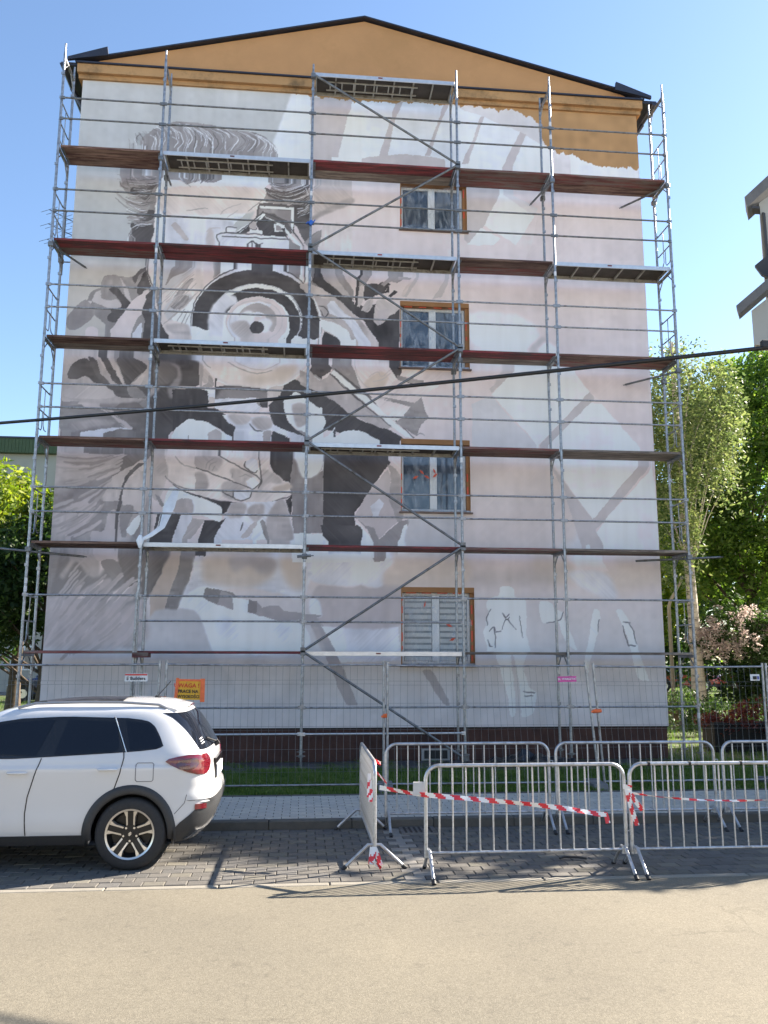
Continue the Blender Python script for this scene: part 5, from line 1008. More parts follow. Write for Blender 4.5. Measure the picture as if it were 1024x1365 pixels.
for wi, (x0, x1, z0, z1) in enumerate(WIN):
    fy = REV
    fr = MB(); t = .055
    fx0, fx1, fz0, fz1 = x0+.02, x1-.075, z0+.06, z1-.10 if wi else z1-.06
    xm = (fx0+fx1)/2-.0
    fr.box((fx0, fy, fz0), (fx1, fy+.07, fz0+t)); fr.box((fx0, fy, fz1-t), (fx1, fy+.07, fz1)); fr.box((fx0, fy, fz0+t), (fx0+t, fy+.07, fz1-t)); fr.box((fx1-t, fy, fz0+t), (fx1, fy+.07, fz1-t)); fr.box((xm-.075, fy-.012, fz0+t), (xm+.075, fy+.07, fz1-t))
    fr = fr.build('window_frame', UPVC, bl, bevel=.006); fr['label'] = wl_lab[wi]
    for a, b_ in ((fx0+t, xm-.075), (xm+.075, fx1-t)):
        MB().box((a, fy+.03, fz0+t), (b_, fy+.045, fz1-t)).build('pane', GLASS, fr)
        if wi == 3:
            bb = MB(); k = 0; z = fz0+t+.01
            while z < fz1-t-.02:
                bb.box((a+.012, fy+.012, z), (b_-.012, fy+.022, min(z+.075, fz1-t-.005)), 0); bb.box((a+.012, fy+.016, z+.075), (b_-.012, fy+.022, min(z+.12, fz1-t-.004)), 1); z += .12
            bb.build('roller_blind', [BLIND, BLINDD], fr)
    rv = MB(); rv.box((x0, .003, z1-.012), (x1, REV+.3, z1-.001)); rv.box((x0, .003, fz1), (x1, fy+.02, z1-.012)); rv.box((fx1, .06, z0+.03), (x1-.001, fy+.3, z1-.012)); rv.box((x0+.001, .003, z0+.03), (fx0, fy+.3, fz1)); rv.box((x0, fy+.075, z0), (x1, fy+.35, z1-.012))
    rv.build('reveal', REVM, bl)
    sb = MB(); sb.box((x0-.03, -.07, z0-.0), (x1+.03, REV+.05, z0+.03)); sb.build('window_sill', SILL, bl)
    # film: crumpled sheet a little in front of the frame
    nx, nz = 26, 26; r = np.random.default_rng(40+wi); nzs = smnoise(r, (nz, nx), 5)*.018+smnoise(r, (nz, nx), 2)*.008
    xx = np.linspace(fx0-.01, fx1+.02, nx); zz = np.linspace(z0+.02, fz1+.02, nz)
    Vf = np.stack([np.broadcast_to(xx, (nz, nx)), np.clip(.09+nzs+(.03 if wi == 2 else 0), .02, .125), np.broadcast_to(zz[:, None], (nz, nx))], -1).reshape(-1, 3)
    id_ = np.arange(nx*nz).reshape(nz, nx); Qf = np.stack([id_[:-1, :-1], id_[:-1, 1:], id_[1:, 1:], id_[1:, :-1]], -1).reshape(-1, 4)
    np_mesh('masking_film', Vf, Qf, FILM, bl, smooth=True)
    # film gathered on the sill
    lr = MB(); pts = [(x0+.02+i*(x1-x0-.04)/14, -.03+random.uniform(-.02, .02), z0+.045+random.uniform(-.012, .012)) for i in range(15)]; lr.path(pts, .022, 5)
    lr.build('film_roll', mat('film_bunch', (.34, .38, .45), .35, 0, .5, 9), bl)
    rr = random.Random(wi)
    def piece(a_, b_): MB().box(a_, b_).build('masking_tape', TAPE, bl)
    def tp_v(x, za, zb): piece((x, .052, za), (x+rr.uniform(.028, .04), .058, zb))
    z = z0+.12
    while z < z1-.25:
        L = rr.uniform(.08, .22)
        if rr.random() < .75: tp_v(fx1+.005, z, z+L)
        if rr.random() < .6: piece((x0+.004, .0, z), (x0+.03, .004, z+L*.8))
        z += L+rr.uniform(.05, .15)
    if wi in (1, 3):
        for xx_ in np.arange(x0+.1, x1-.3, .32): piece((xx_, .045, fz1-.02), (xx_+rr.uniform(.14, .22), .05, fz1+.025))
    if wi in (2, 3):
        for q in range(5 if wi == 2 else 3):
            cx, cz = rr.uniform(x0+.3, x1-.35), (z0+z1)/2+rr.uniform(-.08, .12)*(1 if wi == 2 else 4); a = rr.uniform(0, 3)
            MB().add([(cx-.07*math.cos(a), .055, cz-.07*math.sin(a)), (cx-.02*math.sin(a), .05, cz+.03*math.cos(a)), (cx+.07*math.cos(a), .055, cz+.07*math.sin(a)), (cx+.02*math.sin(a), .06, cz-.03*math.cos(a))], [(0, 1, 2, 3)]).build('masking_tape', TAPE, bl, fix=False)
# aerial fixed to the left side of the block
ae = empty('roof_aerial', (-5.22, 17.3, 10.9), 0, 'spiky television aerial on a bracket at the left edge of the block', 'aerial')
a = MB(); a.tube((0, 0, -.9), (0, 0, .55), .018); a.tube((.3, 0, -.6), (0, 0, -.6), .015); a.build('mast', STEELD, ae)
for k, z in enumerate((.42, .1, -.25)):
    a = MB(); a.tube((-.25, -.3, z), (.18, .35, z+.04), .009, 6)
    for i in range(7): t = i/6; cx, cy = -.25+.43*t, -.3+.65*t; a.tube((cx-.2, cy+.12, z+.04*t), (cx+.2, cy-.12, z+.04*t), .005, 5)
    a.build('aerial_elements', STEELD, ae)
# ------------------------------------------------------------------ scaffold
SX = [-5.03, -3.01, .02, 3.05, 5.07, 7.595]; SY, SI = 15.88, 16.58
LZ = [None]+[2.14+2*i for i in range(7)]       # deck heights 1..7
sc = empty('scaffold', (0, SY, 0), 0, 'tall steel facade scaffold with seven lifts of red, brown and aluminium decks', 'scaffold')
D = SI-SY; TR = .0262
def copy_part(o, parent, loc, rz=0):
    c = o.copy(); C.objects.link(c); c.parent = parent; c.location = loc; c.rotation_euler = (0, 0, rz); return c
fmesh = None
def frame_mb(h, spig=False):
    b = MB()
    for y in (0, D):
        b.tube((0, y, 0), (0, y, h), TR, 10); b.tube((0, y, h-.02), (0, y, h+.10), TR*.78, 8)
        b.tube((0, y, .0), (0, y, .055), TR*1.12, 10)
        for z in (h-1.0, h-.46): b.box((-.035, y-.012-.028, z-.02), (.035, y-.026, z+.035))
    b.box((-.022, 0, h-.10), (.022, D, h-.05)); b.tube((0, 0, h-.32), (0, .24, h-.09), .012, 6); b.tube((0, D, h-.32), (0, D-.24, h-.09), .012, 6)
    return b
proto = frame_mb(2.0).build('frame', STEEL, sc); proto.location = (SX[0], 0, LZ[1])
low = frame_mb(1.86).build('frame', STEEL, sc); low.location = (SX[0], 0, LZ[1]-1.86)
for i, x in enumerate(SX):
    if i: copy_part(low, sc, (x, 0, LZ[1]-1.86))
    for L in range(1, 7):
        if i or L > 1: copy_part(proto, sc, (x, 0, LZ[L]))
    for y in (0, D):
        j = MB(); j.tube((0, 0, 0), (0, 0, LZ[1]-1.86), .017, 8); j.box((-.075, -.075, -.006), (.075, .075, .004)); j.tube((0, 0, LZ[1]-1.93), (0, 0, LZ[1]-1.89), .045, 8); j.box((-.08, -.008, LZ[1]-1.92), (.08, .008, LZ[1]-1.90))
        j.build('base_jack', STEELD, sc, (x, y, .03))
for i in (0, 1, 3, 4, 5):       # handrail posts end above the top lift
    for y in (0, D): MB().tube((0, 0, 0), (0, 0, .24), .019, 8).build('spigot', STEEL, sc, (SX[i], y, LZ[7]))
MB().tube((0, 0, 0), (0, 0, .16), .019, 8).build('spigot', STEEL, sc, (SX[2], 0, LZ[7]))
# guardrails on the road side
rails = {}
def rail(bay, z, y=-.035, m=STEEL, sag=0):
    L = SX[bay+1]-SX[bay]
    key = (round(L, 3), m.name)
    if key not in rails:
        b = MB(); b.tube((.03, 0, 0), (L-.03, 0, 0), .0185, 8); b.box((.0, -.014, -.03), (.07, .014, .03)); b.box((L-.07, -.014, -.03), (L, .014, .03)); rails[key] = b.mesh('guardrail', m)
    o = link('guardrail', rails[key], sc, (SX[bay], y, z)); o.rotation_euler = (0, random.uniform(-.003, .003)+sag, 0); return o
for L in range(1, 7):
    for bay in range(5):
        rail(bay, LZ[L]+1.0, m=STEELD if L > 4 else STEEL)
        if L > 1 or bay in (1, 2): rail(bay, LZ[L]+.54, m=STEELD if L > 4 else STEEL)
for bay in range(5): rail(bay, 1.12)
for bay in (1, 2): rail(bay, .65, m=ALU)
# diagonal braces of the middle bay
zz = [LZ[7]-.12, LZ[6], LZ[5], LZ[4], LZ[3], LZ[2], LZ[1], .18]
for k in range(7):
    a, b_ = (2, 3) if k % 2 == 0 else (3, 2)
    t = MB(); t.tube((SX[a]+(.04 if a == 2 else -.04), -.075, zz[k]-.03), (SX[b_]+(.04 if b_ == 2 else -.04), -.075, zz[k+1]+.03)  , .024, 8)
    for c_, z in ((a, zz[k]-.03), (b_, zz[k+1]+.03)): t.box((SX[c_]-.045, -.10, z-.05), (SX[c_]+.045, -.0, z+.04))
    t.build('diagonal_brace', STEELD, sc)
# end guards with their bent lower loops
def end_guard(i, L, s):
    z = LZ[L]; x = SX[i]+s*.03; t = MB()
    t.tube((x, .02, z+1.0), (x, D-.02, z+1.0), .014, 7); t.tube((x, .02, z+.54), (x, D-.02, z+.54), .014, 7)
    t.path([(x, .12, z+1.0), (x, .12, z+.22), (x, .16, z+.17), (x, .30, z+.17), (x, .34, z+.22), (x, .34, z+.54)], .010, 6)
    t.path([(x-s*.0, .42, z+1.0), (x, .42, z+.3), (x, .5, z+.22), (x, .6, z+.22)], .010, 6); t.build('end_guard', STEEL, sc)
for L in range(1, 7): end_guard(0, L, -1); end_guard(5, L, 1)
# top transoms with no deck
# decks
def wood_deck(bay, L, mats, worn=None):
    x0, x1 = SX[bay]+.03, SX[bay+1]-.03; z = LZ[L]
    for k in range(2):
        y0 = .03+k*.325; b = MB(); r = random.Random(bay*10+L+k)
        s1, s2 = r.uniform(-.004, .004), r.uniform(-.004, .004)
        b.add([(x0, y0, z-.048+s1), (x1, y0, z-.048+s2), (x1, y0+.315, z-.048+s2), (x0, y0+.315, z-.048+s1), (x0, y0, z+s1), (x1, y0, z+s2), (x1, y0+.315, z+s2), (x0, y0+.315, z+s1)],
              [(0, 3, 2, 1), (4, 5, 6, 7), (0, 1, 5, 4), (1, 2, 6, 5), (2, 3, 7, 6), (3, 0, 4, 7)])
        p = b.build('plank', mats[k], sc, bevel=.005)
        for xe in (x0, x1-.05): MB().box((xe, y0+.02, z-.056), (xe+.05, y0+.295, z-.050)).build('end_fitting', STEELD, p)
def alu_deck(bay, L, bright=False):
    x0, x1 = SX[bay]+.03, SX[bay+1]-.03; z = LZ[L]; W_ = .64
    d = MB().box((x0+.02, .05, z-.014), (x1-.02, W_, z-.002)).build('deck_board', PLY, sc)
    for y in (.03, W_): MB().box((x0, y, z-.085), (x1, y+.022, z)).build('side_beam', ALU if y < .1 else ALUD, d, bevel=.004)
    nr = int((x1-x0)/.42)
    for k in range(nr+1):
        x = x0+.02+k*(x1-x0-.07)/nr; MB().box((x, .053, z-.06), (x+.03, W_-.003, z-.016)).build('crossbar', ALUD, d)
    if x1-x0 > 2.5:       # hatch ladder folded up under the board
        l = MB()
        for y in (.20, .46): l.box((x0+.25, y, z-.085), (x0+2.2, y+.022, z-.062))
        for k in range(8): l.box((x0+.32+k*.25, .222, z-.082), (x0+.345+k*.25, .46, z-.066))
        l.build('hatch_ladder', ALUD, d)
    MB().box((x0+(x1-x0)*.45, .022, z-.05), (x0+(x1-x0)*.45+.09, .0295, z-.025)).build('sticker', RED, d)
decks = {6: [(BROWN, BROWN), 'a', (RED, GREYW), (REDW, REDW), (REDW, BROWN)], 5: [(RED, REDW), (RED, RED), 'a', (BROWN, REDW), 'a'], 4: [(BROWN, GREYW), 'a', (RED, RED), (RED, GREYW), (BROWN, REDW)],
         3: [(BROWN, REDW), (RED, REDW), 'a', (REDW, BROWN), (GREYW, GREYW)], 2: [(BROWN, BROWN), 'a', (RED, RED), (REDW, GREYW), (GREYW, BROWN)], 1: [(REDW, RED), (RED, RED), 'a', (GREYW, GREYW), (GREYW, BROWN)]}
for L, row in decks.items():
    for bay, k in enumerate(row):
        alu_deck(bay, L) if k == 'a' else wood_deck(bay, L, k)
alu_deck(2, 7)
# wall ties: short tubes with couplers from the frames to the wall
def tie(a, b_, r=.022):
    t = MB(); t.tube(a, b_, r, 8, 0); A, Bv = Vector(a), Vector(b_)
    t.tube(Bv, Bv+(Bv-A).normalized()*.05, .010, 6); t.build('wall_tie', STEELD, sc)
def coup(x, y, z): MB().box((x-.05, y-.045, z-.05), (x+.05, y+.045, z+.05)).build('coupler', STEELD, sc, bevel=.012)
for (x, zt, dx) in ((SX[5], LZ[6]-.16, -.65), (SX[5], LZ[4]-.30, -.75), (SX[0], LZ[5]-.16, .42), (SX[4], LZ[6]-.20, -.20), (SX[1], LZ[6]-.20, .05), (SX[1], LZ[4]-.22, -.02), (SX[3], LZ[4]-.24, .04)):
    tie((x, .02, zt), (x+dx, WY-SY-.07, zt-.0)); coup(x, D, zt); coup(x, 0, zt)
tie((SX[0]-.55, -.05, LZ[2]-.16), (SX[0]+.85, .62, LZ[2]-.22)); tie((SX[5]-.85, .62, LZ[2]-.16), (SX[5]+.62, -.05, LZ[2]-.14)); coup(SX[0], 0, LZ[2]-.17); coup(SX[5], 0, LZ[2]-.15)
tie((SX[2]-.14, -.05, LZ[2]-.24), (SX[2]+.12, -.05, LZ[2]-.22), .026); coup(SX[2], 0, LZ[2]-.23)
# doubled, slightly leaning standard beside the second column
t = MB(); t.tube((SX[1]-.05, -.04, .1), (SX[1]-.01, -.05, 3.2), .024, 10); t.build('spare_tube', STEEL, sc)
MB().box((SX[1]-.04, -.12, LZ[1]-.12), (SX[1]+.24, .2, LZ[1]-.03)).build('deck_offcut', REDW, sc)
# white stickers and paint marks on the standards
mkm = mat('sticker_white', (.7, .68, .68), .6, 0, .2, 20)
for i, z in ((5, .9), (0, 3.35), (0, 3.2), (1, 7.7), (1, 9.9), (2, 11.3), (2, 9.7), (2, 5.3), (4, 13.2), (4, 12.9), (4, 11.9), (3, 5.8), (2, 3.7), (4, 9.8)):
    MB().tube((SX[i], 0, z), (SX[i], 0, z+.10), TR+.0015, 10, caps=False).build('marking_band', mkm, sc)
bt = MB(); bt.tube((SX[2]-.02, -.05, LZ[5]+.5), (SX[2]+.03, -.05, LZ[5]+.58), .045, 7); bt.path([(SX[2]-.05, -.06, LZ[5]+.56), (SX[2]-.09, -.09, LZ[5]+.50)], .012, 5); bt.path([(SX[2]+.05, -.06, LZ[5]+.54), (SX[2]+.09, -.08, LZ[5]+.6)], .012, 5)
bt.build('blue_tie', mat('blue_plastic', (.02, .12, .5), .5), sc)
# torn white sheet knotted to the second standard
sh = MB(); r = random.Random(5)
p0 = [Vector((SX[1]-.02, -.06, LZ[2]+.02)), Vector((SX[1]+.16, -.02, LZ[2]+.12)), Vector((SX[1]+.33, .2, LZ[2]+.32)), Vector((SX[1]+.42, .4, LZ[2]+.75)), Vector((SX[1]+.52, .6, LZ[2]+1.15))]
vs = []
for i, p in enumerate(p0):
    wdt = (.03, .035, .05, .10, .05)[i]; vs += [p+Vector((-wdt, .01*(-1)**i, .02)), p+Vector((0, -.03, 0)), p+Vector((wdt, .01, -.02))]
sh.add(vs, [(i*3+j, i*3+j+1, i*3+j+4, i*3+j+3) for i in range(4) for j in range(2)], 0, True)
sh.path([(SX[1]-.01, -.05, LZ[2]+.12), (SX[1]-.015, -.055, LZ[2]+.02), (SX[1]-.01, -.05, LZ[2]-.12)], [.03, .075, .025], 7)
sheet = sh.build('plastic_sheet', mat('white_sheet', (.75, .78, .82), .4, 0, .1), loc=(0, SY, 0), fix=False); tag(sheet, 'torn white plastic sheet knotted to the second scaffold post at the second deck', 'plastic sheet')
# boards and dark sheeting lying along the wall foot
b = MB(); r = random.Random(9)
for i in range(-10, 14):
    x = i*.55; b.add([(x, SY-.25+r.uniform(-.05, .05), .03), (x+.6, SY-.25+r.uniform(-.05, .05), .03), (x+.6, 16.75, .05), (x, 16.75, .05), (x+.2, 16.1, .06+r.uniform(0, .05)), (x+.45, 16.4, .05+r.uniform(0, .06))],
                     [(0, 1, 4), (1, 5, 4), (1, 2, 5), (2, 3, 5), (3, 4, 5), (3, 0, 4)])
tag(b.build('ground_sheet', mat('dark_sheet', (.05, .055, .065), .45, 0, .35, 3, .3, 20), fix=False), 'dark dust sheet spread along the foot of the wall under the scaffold', 'sheet')
b = MB(); rh = np.random.default_rng(3); hn = smnoise(rh, (9, 26), 3)*.5+smnoise(rh, (9, 26), 1)*.35
b.add([(2.9+i*.105, 15.55+jj*.09, max(.03, .06+.13*math.sin(math.pi*i/25)*math.sin(math.pi*jj/8)*(1.3+hn[jj, i]))) for jj in range(9) for i in range(26)], [(jj*26+i, jj*26+i+1, (jj+1)*26+i+1, (jj+1)*26+i) for jj in range(8) for i in range(25)])
tag(b.build('tarpaulin_heap', mat('tarp_black', (.012, .013, .016), .35, 0, .4, 8), fix=False), 'crumpled black tarpaulin heap on the grass behind the barriers', 'tarpaulin')
for i, (x0, x1, y) in enumerate(((3.2, 6.2, 15.5), (-.45, .55, 15.82))):
    p_ = MB().box((x0, y, .02), (x1, y+.2, .055)).build('board', GREYW, rz=0); tag(p_, ('long pale scaffold board lying in the grass before the wall' if i == 0 else 'short board under the foot of the third scaffold post'), 'board')
# ------------------------------------------------------------------ mesh fence panels
FEET = mat('fence_foot_concrete', (.16, .155, .15), .9, 0, .2, 8)
WIRE = mat('fence_wire', (.20, .21, .22), .5, .5, .1)
def fence_panel(x0, y0, x1, y1, zt, label, lean0=(0, 0), lean1=(0, 0), seed=0):
    e = empty('mesh_fence_panel', (x0, y0, 0), math.atan2(y1-y0, x1-x0), label, 'mesh fence', 'temporary mesh fence panels in front of the scaffold')
    L = math.hypot(x1-x0, y1-y0); r = random.Random(seed)
    for k, (x, ln) in enumerate(((0, lean0), (L, lean1))): MB().tube((x+ln[0], ln[1], .07), (x, 0, zt+.03), .0195, 8).build('post', STEEL, e)
    sagm = [(L*t, 0, zt-.025-.012*math.sin(math.pi*t)) for t in np.linspace(0, 1, 9)]
    MB().path(sagm, .0155, 8).build('top_tube', STEEL, e); MB().tube((lean0[0], 0, .17), (L+lean1[0], 0, .17), .0155, 8).build('bottom_tube', STEEL, e)
    wv = MB(); n = int(L/.1)
    for i in range(1, n):
        x = L*i/n; pts = []
        for z, dy in ((zt-.03, 0), (zt-.26, -.0), (zt-.29, -.035), (zt-.32, 0), (1.02, 0), (.99, -.035), (.96, 0), (.42, 0), (.39, -.035), (.36, 0), (.17, 0)):
            u = (zt-z)/zt; pts.append((x+(lean0[0]*(1-x/L)+lean1[0]*x/L)*u+.006*math.sin(x*7+z*3), dy, z))
        wv.path(pts, .0022, 3)
    for z in (zt-.26, zt-.32, 1.35, 1.02, .96, .68, .42, .36): wv.tube((lean0[0]*(1-z/zt), -.003, z), (L+lean1[0]*(1-z/zt), -.003, z+r.uniform(-.01, .01)), .0022, 3)
    wv.build('mesh_wires', WIRE, e, kind='stuff', fix=False)
    b = MB(); b.prism([(-.36, 0), (.36, 0), (.30, .12), (-.30, .12)], -.11, .11, axis='y'); b.build('foot', FEET, e, (-.03, 0, .06), 1.5, bevel=.01)
    return e
FY = 13.0
fence_panel(-5.9, FY+.0, -5.6+3.5, FY, 1.95, 'leftmost mesh fence panel, behind the white car, carrying a white notice', seed=1)
fence_panel(-2.00, FY, 1.255, FY, 1.95, 'mesh fence panel with the orange warning notice, right of the car', seed=2)
fence_panel(1.31, FY, 4.41, FY-.02, 1.94, 'mesh fence panel with a small pink notice, in the middle', lean1=(.16, 0), seed=3)
fence_panel(4.54, FY, 7.33, FY+.02, 1.93, 'mesh fence panel with leaning post running past the right wall corner', lean0=(.12, 0), seed=4)
fence_panel(7.39, FY+.02, 10.8, FY+.1, 1.93, 'mesh fence panel at the far right edge of the picture', seed=5)
OTAPE = mat('orange_tape', (.85, .17, .05), .5, 0, .2, 30)
def band(x, z, w_, lab):
    b = MB(); b.tube((x-w_/2, FY-.025, z), (x+w_/2, FY-.025, z+.01), .03, 8); b.tube((x-w_/2-.03, FY-.04, z-.01), (x-w_/2+.05, FY-.045, z+.03), .018, 6); tag(b.build('fence_clip', OTAPE), lab, 'fence clip', 'orange clips joining fence panels')
band(-2.04, 1.42, .12, 'orange clip joining fence posts above the car roof'); band(1.27, 1.16, .05, 'small orange clip on the middle fence posts'); band(4.57, 1.22, .13, 'orange clip on the leaning fence posts')
WHITE = mat('notice_white', (.72, .72, .72), .6, 0, .06); YEL = mat('notice_yellow', (.80, .43, .03), .55, 0, .08); PINK = mat('notice_pink', (.60, .06, .30), .55, 0, .12); PRED = mat('print_red', (.62, .03, .02), .6); PBLK = mat('print_black', (.02, .02, .02), .6); PWH = mat('print_white', (.8, .8, .8), .6); PBLU = mat('print_blue', (.08, .10, .35), .6)
def notice(name, x, z, w_, h_, m, tilt, lab):
    e = empty(name, (x, FY-.03, z), 0, lab, 'notice'); e.rotation_euler = (0, tilt, 0)
    b = MB(); nx = 8
    vs = [(-w_/2+w_*i/nx, -.008*math.sin(i*1.3)-(.0 if j else .004), -h_/2+h_*j) for j in (0, 1) for i in range(nx+1)]
    b.add(vs, [(i, i+1, nx+2+i, nx+1+i) for i in range(nx)]); o = b.build('sheet', m, e, fix=False); return e
s = notice('warning_notice', -1.655, 1.545, .34, .27, YEL, .02, 'orange and yellow warning notice reading UWAGA! PRACE NA WYSOKOŚCI')
for (tx, w_, r_) in ((-.18, .045, .05), (.20, .065, -.03)): MB().box((tx-w_/2, -.018, -.17), (tx+w_/2, -.013, .17)).build('tape_strip', OTAPE, s).rotation_euler = (0, r_, 0)
MB().box((-.15, -.017, .135), (.17, -.013, .165)).build('tape_strip', OTAPE, s)
text_mesh('lettering', 'UWAGA !', .085, PRED, s, (-.035, -.016, .07), bold=.0015); text_mesh('lettering', 'PRACE NA', .066, PBLK, s, (-.01, -.016, -.015), bold=.002, sx=.95); text_mesh('lettering', 'WYSOKOŚCI', .062, PBLK, s, (.0, -.016, -.09), bold=.002, sx=.85)
s = notice('white_notice', -2.43, 1.735, .33, .115, WHITE, .0, 'small white notice with red and black print above the car roof')
MB().box((-.16, -.012, .03), (.16, -.010, .05)).build('red_print', PRED, s); text_mesh('lettering', 'E Builders', .068, PBLK, s, (0, -.016, -.015), bold=.0015)
s = notice('pink_notice', 4.11, 1.71, .30, .085, PINK, -.02, 'small pink notice with white lettering wired to the fence'); text_mesh('lettering', 'BL WARSZTAT', .045, PWH, s, (0, -.016, 0), bold=.001)
s = notice('small_notice', 7.17, 1.735, .16, .10, WHITE, 0, 'little white notice with blue print on the rightmost fence'); MB().box((-.04, -.016, -.03), (.02, -.013, .02)).build('print', PBLK, s); MB().box((.03, -.016, -.03), (.06, -.013, .02)).build('print', PBLU, s)
# ------------------------------------------------------------------ crowd barriers
BM = {}
def barrier_parts(bars, W_, H=1.01):
    e = []
    R = .13; t = MB(); pts = [(0, 0, .0), (0, 0, H-R)]+[(R-R*math.cos(a), 0, H-R+R*math.sin(a)) for a in np.linspace(.2, math.pi/2-.2, 5)]+[(R, 0, H), (W_-R, 0, H)]+[(W_-R+R*math.sin(a), 0, H-R+R*math.cos(a)) for a in np.linspace(.2, math.pi/2-.2, 5)]+[(W_, 0, H-R), (W_, 0, .0)]
    pts[0] = (0, 0, .17); pts[-1] = (W_, 0, .17)
    t.path(pts, .019, 10); t = ('frame_tube', t.mesh('frame_tube', STEELB)); e.append(t)
    b = MB().tube((.01, 0, .21), (W_-.01, 0, .21), .014, 8); e.append(('bottom_rail', b.mesh('bottom_rail', STEELB)))
    bar = MB().tube((0, 0, .21), (0, 0, H-.01), .0085, 7).mesh('bar', STEELB)
    for i in range(1, bars+1): e.append(('bar', bar, W_*i/(bars+1)))
    ft = MB(); ft.path([(0, -.30, .015), (0, -.06, .23), (0, .06, .23), (0, .30, .015)], .0165, 8); ft.tube((0, 0, .17), (0, 0, .24), .022, 8)
    for s_ in (-1, 1): ft.tube((0, s_*.315, .004), (0, s_*.275, .035), .0215, 8, 1)
    ft = ft.mesh('foot', [STEELB, BLACK]); e.append(('foot', ft, .03)); e.append(('foot', ft, W_-.03))
    return e
def barrier(x, y, rz, lab, bars=14, W_=1.97, foot_rot=(0, 0), plate=False):
    key = (bars, W_)
    if key not in BM: BM[key] = barrier_parts(bars, W_)
    e = empty('crowd_barrier', (x, y, 0), rz, lab, 'crowd barrier', 'steel crowd barriers closing the parking strip'); k = 0
    for p in BM[key]:
        o = link(p[0], p[1], e, (p[2] if len(p) > 2 else 0, 0, 0))
        if p[0] == 'foot': o.rotation_euler = (0, 0, foot_rot[k]); k += 1
    # hooks at the ends
    h = MB(); h.path([(W_, 0, .80), (W_+.05, -.0, .80), (W_+.05, 0, .72)], .008, 6); h.path([(W_, 0, .38), (W_+.05, 0, .38), (W_+.05, 0, .30)], .008, 6); h.build('hook', STEELB, e)
    if plate: MB().box((-.12, -.012, .74), (-.012, .012, .86)).build('plate', mat('grey_plate', (.5, .5, .5), .6), e)
    return e
barrier(1.21, 8.34, .0, 'front crowd barrier on the left, crossed by red and white tape', 14, 1.97, plate=True)
barrier(3.235, 8.34, -.01, 'front crowd barrier on the right with black tape ties', 14, 1.97)
barrier(1.03, 10.40, 0, 'left of the rear row of crowd barriers at the kerb', 14, 2.0)
barrier(3.12, 10.40, -.012, 'middle of the rear row of crowd barriers at the kerb', 14, 2.0)
barrier(5.24, 10.38, -.01, 'right of the rear row of crowd barriers at the kerb', 14, 2.0)
barrier(.745, 8.62, math.pi/2, 'crowd barrier standing end-on to the road, tape knotted to it', 14, 1.97)
bt = MB()
for x, z, y in ((3.235+.62, 1.01, 8.335), (3.235+1.15, 1.01, 8.33), (3.235+.2, 1.01, 8.335)): bt.tube((x-.012, y, z), (x+.014, y, z), .0225, 8)
bt.build('black_tape_wrap', BLACK); C.objects[-1]
tag(bpy.data.objects['black_tape_wrap'], 'black tape wraps round the top tube of the front right barrier', 'tape')
# ------------------------------------------------------------------ red and white tape
TW = mat('tape_white', (.78, .76, .75), .45, 0, .05); TRD = mat('tape_red', (.66, .035, .05), .45, 0, .08)
def ribbon(name, pts, w_, lab, stripe=.085, parent=None, tw=0, grp=None):
    pts = [Vector(p) for p in pts]; P = []; 
    for i in range(len(pts)-1):
        a, b_ = pts[i], pts[i+1]; n = max(2, int((b_-a).length/.02))
        for k in range(n): P.append(a.lerp(b_, k/n))
    P.append(pts[-1]); m = MB(); s = 0; rows = []
    for i, p in enumerate(P):
        d = (P[min(i+1, len(P)-1)]-P[max(i-1, 0)]).normalized(); up = Vector((0, 0, 1)) if abs(d.z) < .75 else Vector((1, 0, 0))
        side = (up-d*up.dot(d)).normalized(); a = tw*math.sin(i*.11)*1.2; n_ = d.cross(side); side = side*math.cos(a)+n_*math.sin(a)
        if i: s += (p-P[i-1]).length
        rows.append((p, side, s))
    nw = 4
    for i in range(len(rows)-1):
        for j in range(nw):
            q = []
            for (p, sd, s_), jj in ((rows[i], j), (rows[i+1], j), (rows[i+1], j+1), (rows[i], j+1)): q.append(p+sd*(w_*(jj/nw-.5)))
            ph = (rows[i][2]+(j-1.5)*w_*.28)/stripe
            m.add(q, [(0, 1, 2, 3)], int(ph) % 2)
    o = m.build(name, [TW, TRD], parent, fix=False)
    if lab: tag(o, lab, 'barrier tape', grp)
    return o
ribbon('barrier_tape', [(.79, 8.60, .775), (1.1, 8.36, .75), (1.2, 8.31, .745), (1.7, 8.30, .70), (2.2, 8.30, .65), (2.6, 8.30, .60), (2.9, 8.31, .545), (2.98, 8.32, .54), (2.99, 8.30, .46)], .046, 'red and white tape stretched across the front left barrier', tw=.45)
ribbon('barrier_tape', [(3.22, 8.31, .74), (3.5, 8.30, .70), (3.9, 8.30, .665), (4.3, 8.31, .65), (4.7, 8.31, .655), (5.2, 8.31, .68)], .022, 'thin twisted red and white tape across the front right barrier', tw=.9)
def knot(pts_list, lab):
    e = empty('tape_knot', pts_list[0][0], 0, lab, 'barrier tape')
    for p in pts_list:
        o = ribbon('tape_end', [Vector(q)-Vector(pts_list[0][0]) for q in p], .045, None, .06, e, .5)
knot([[(3.19, 8.31, .80), (3.22, 8.29, .62), (3.27, 8.27, .44)], [(3.2, 8.31, .78), (3.27, 8.28, .66), (3.33, 8.27, .58)], [(3.16, 8.31, .80), (3.24, 8.29, .79)]], 'fluttering red and white tape ends knotted where the front barriers meet')
knot([[(.755, 9.25, .98), (.80, 9.1, .86), (.90, 9.0, .76)], [(.73, 9.05, .85), (.715, 9.0, .62)], [(.745, 8.9, .8), (.72, 8.85, .6)], [(.75, 9.3, .97), (.86, 9.2, .93)]], 'red and white tape ends hanging from the end-on barrier top')
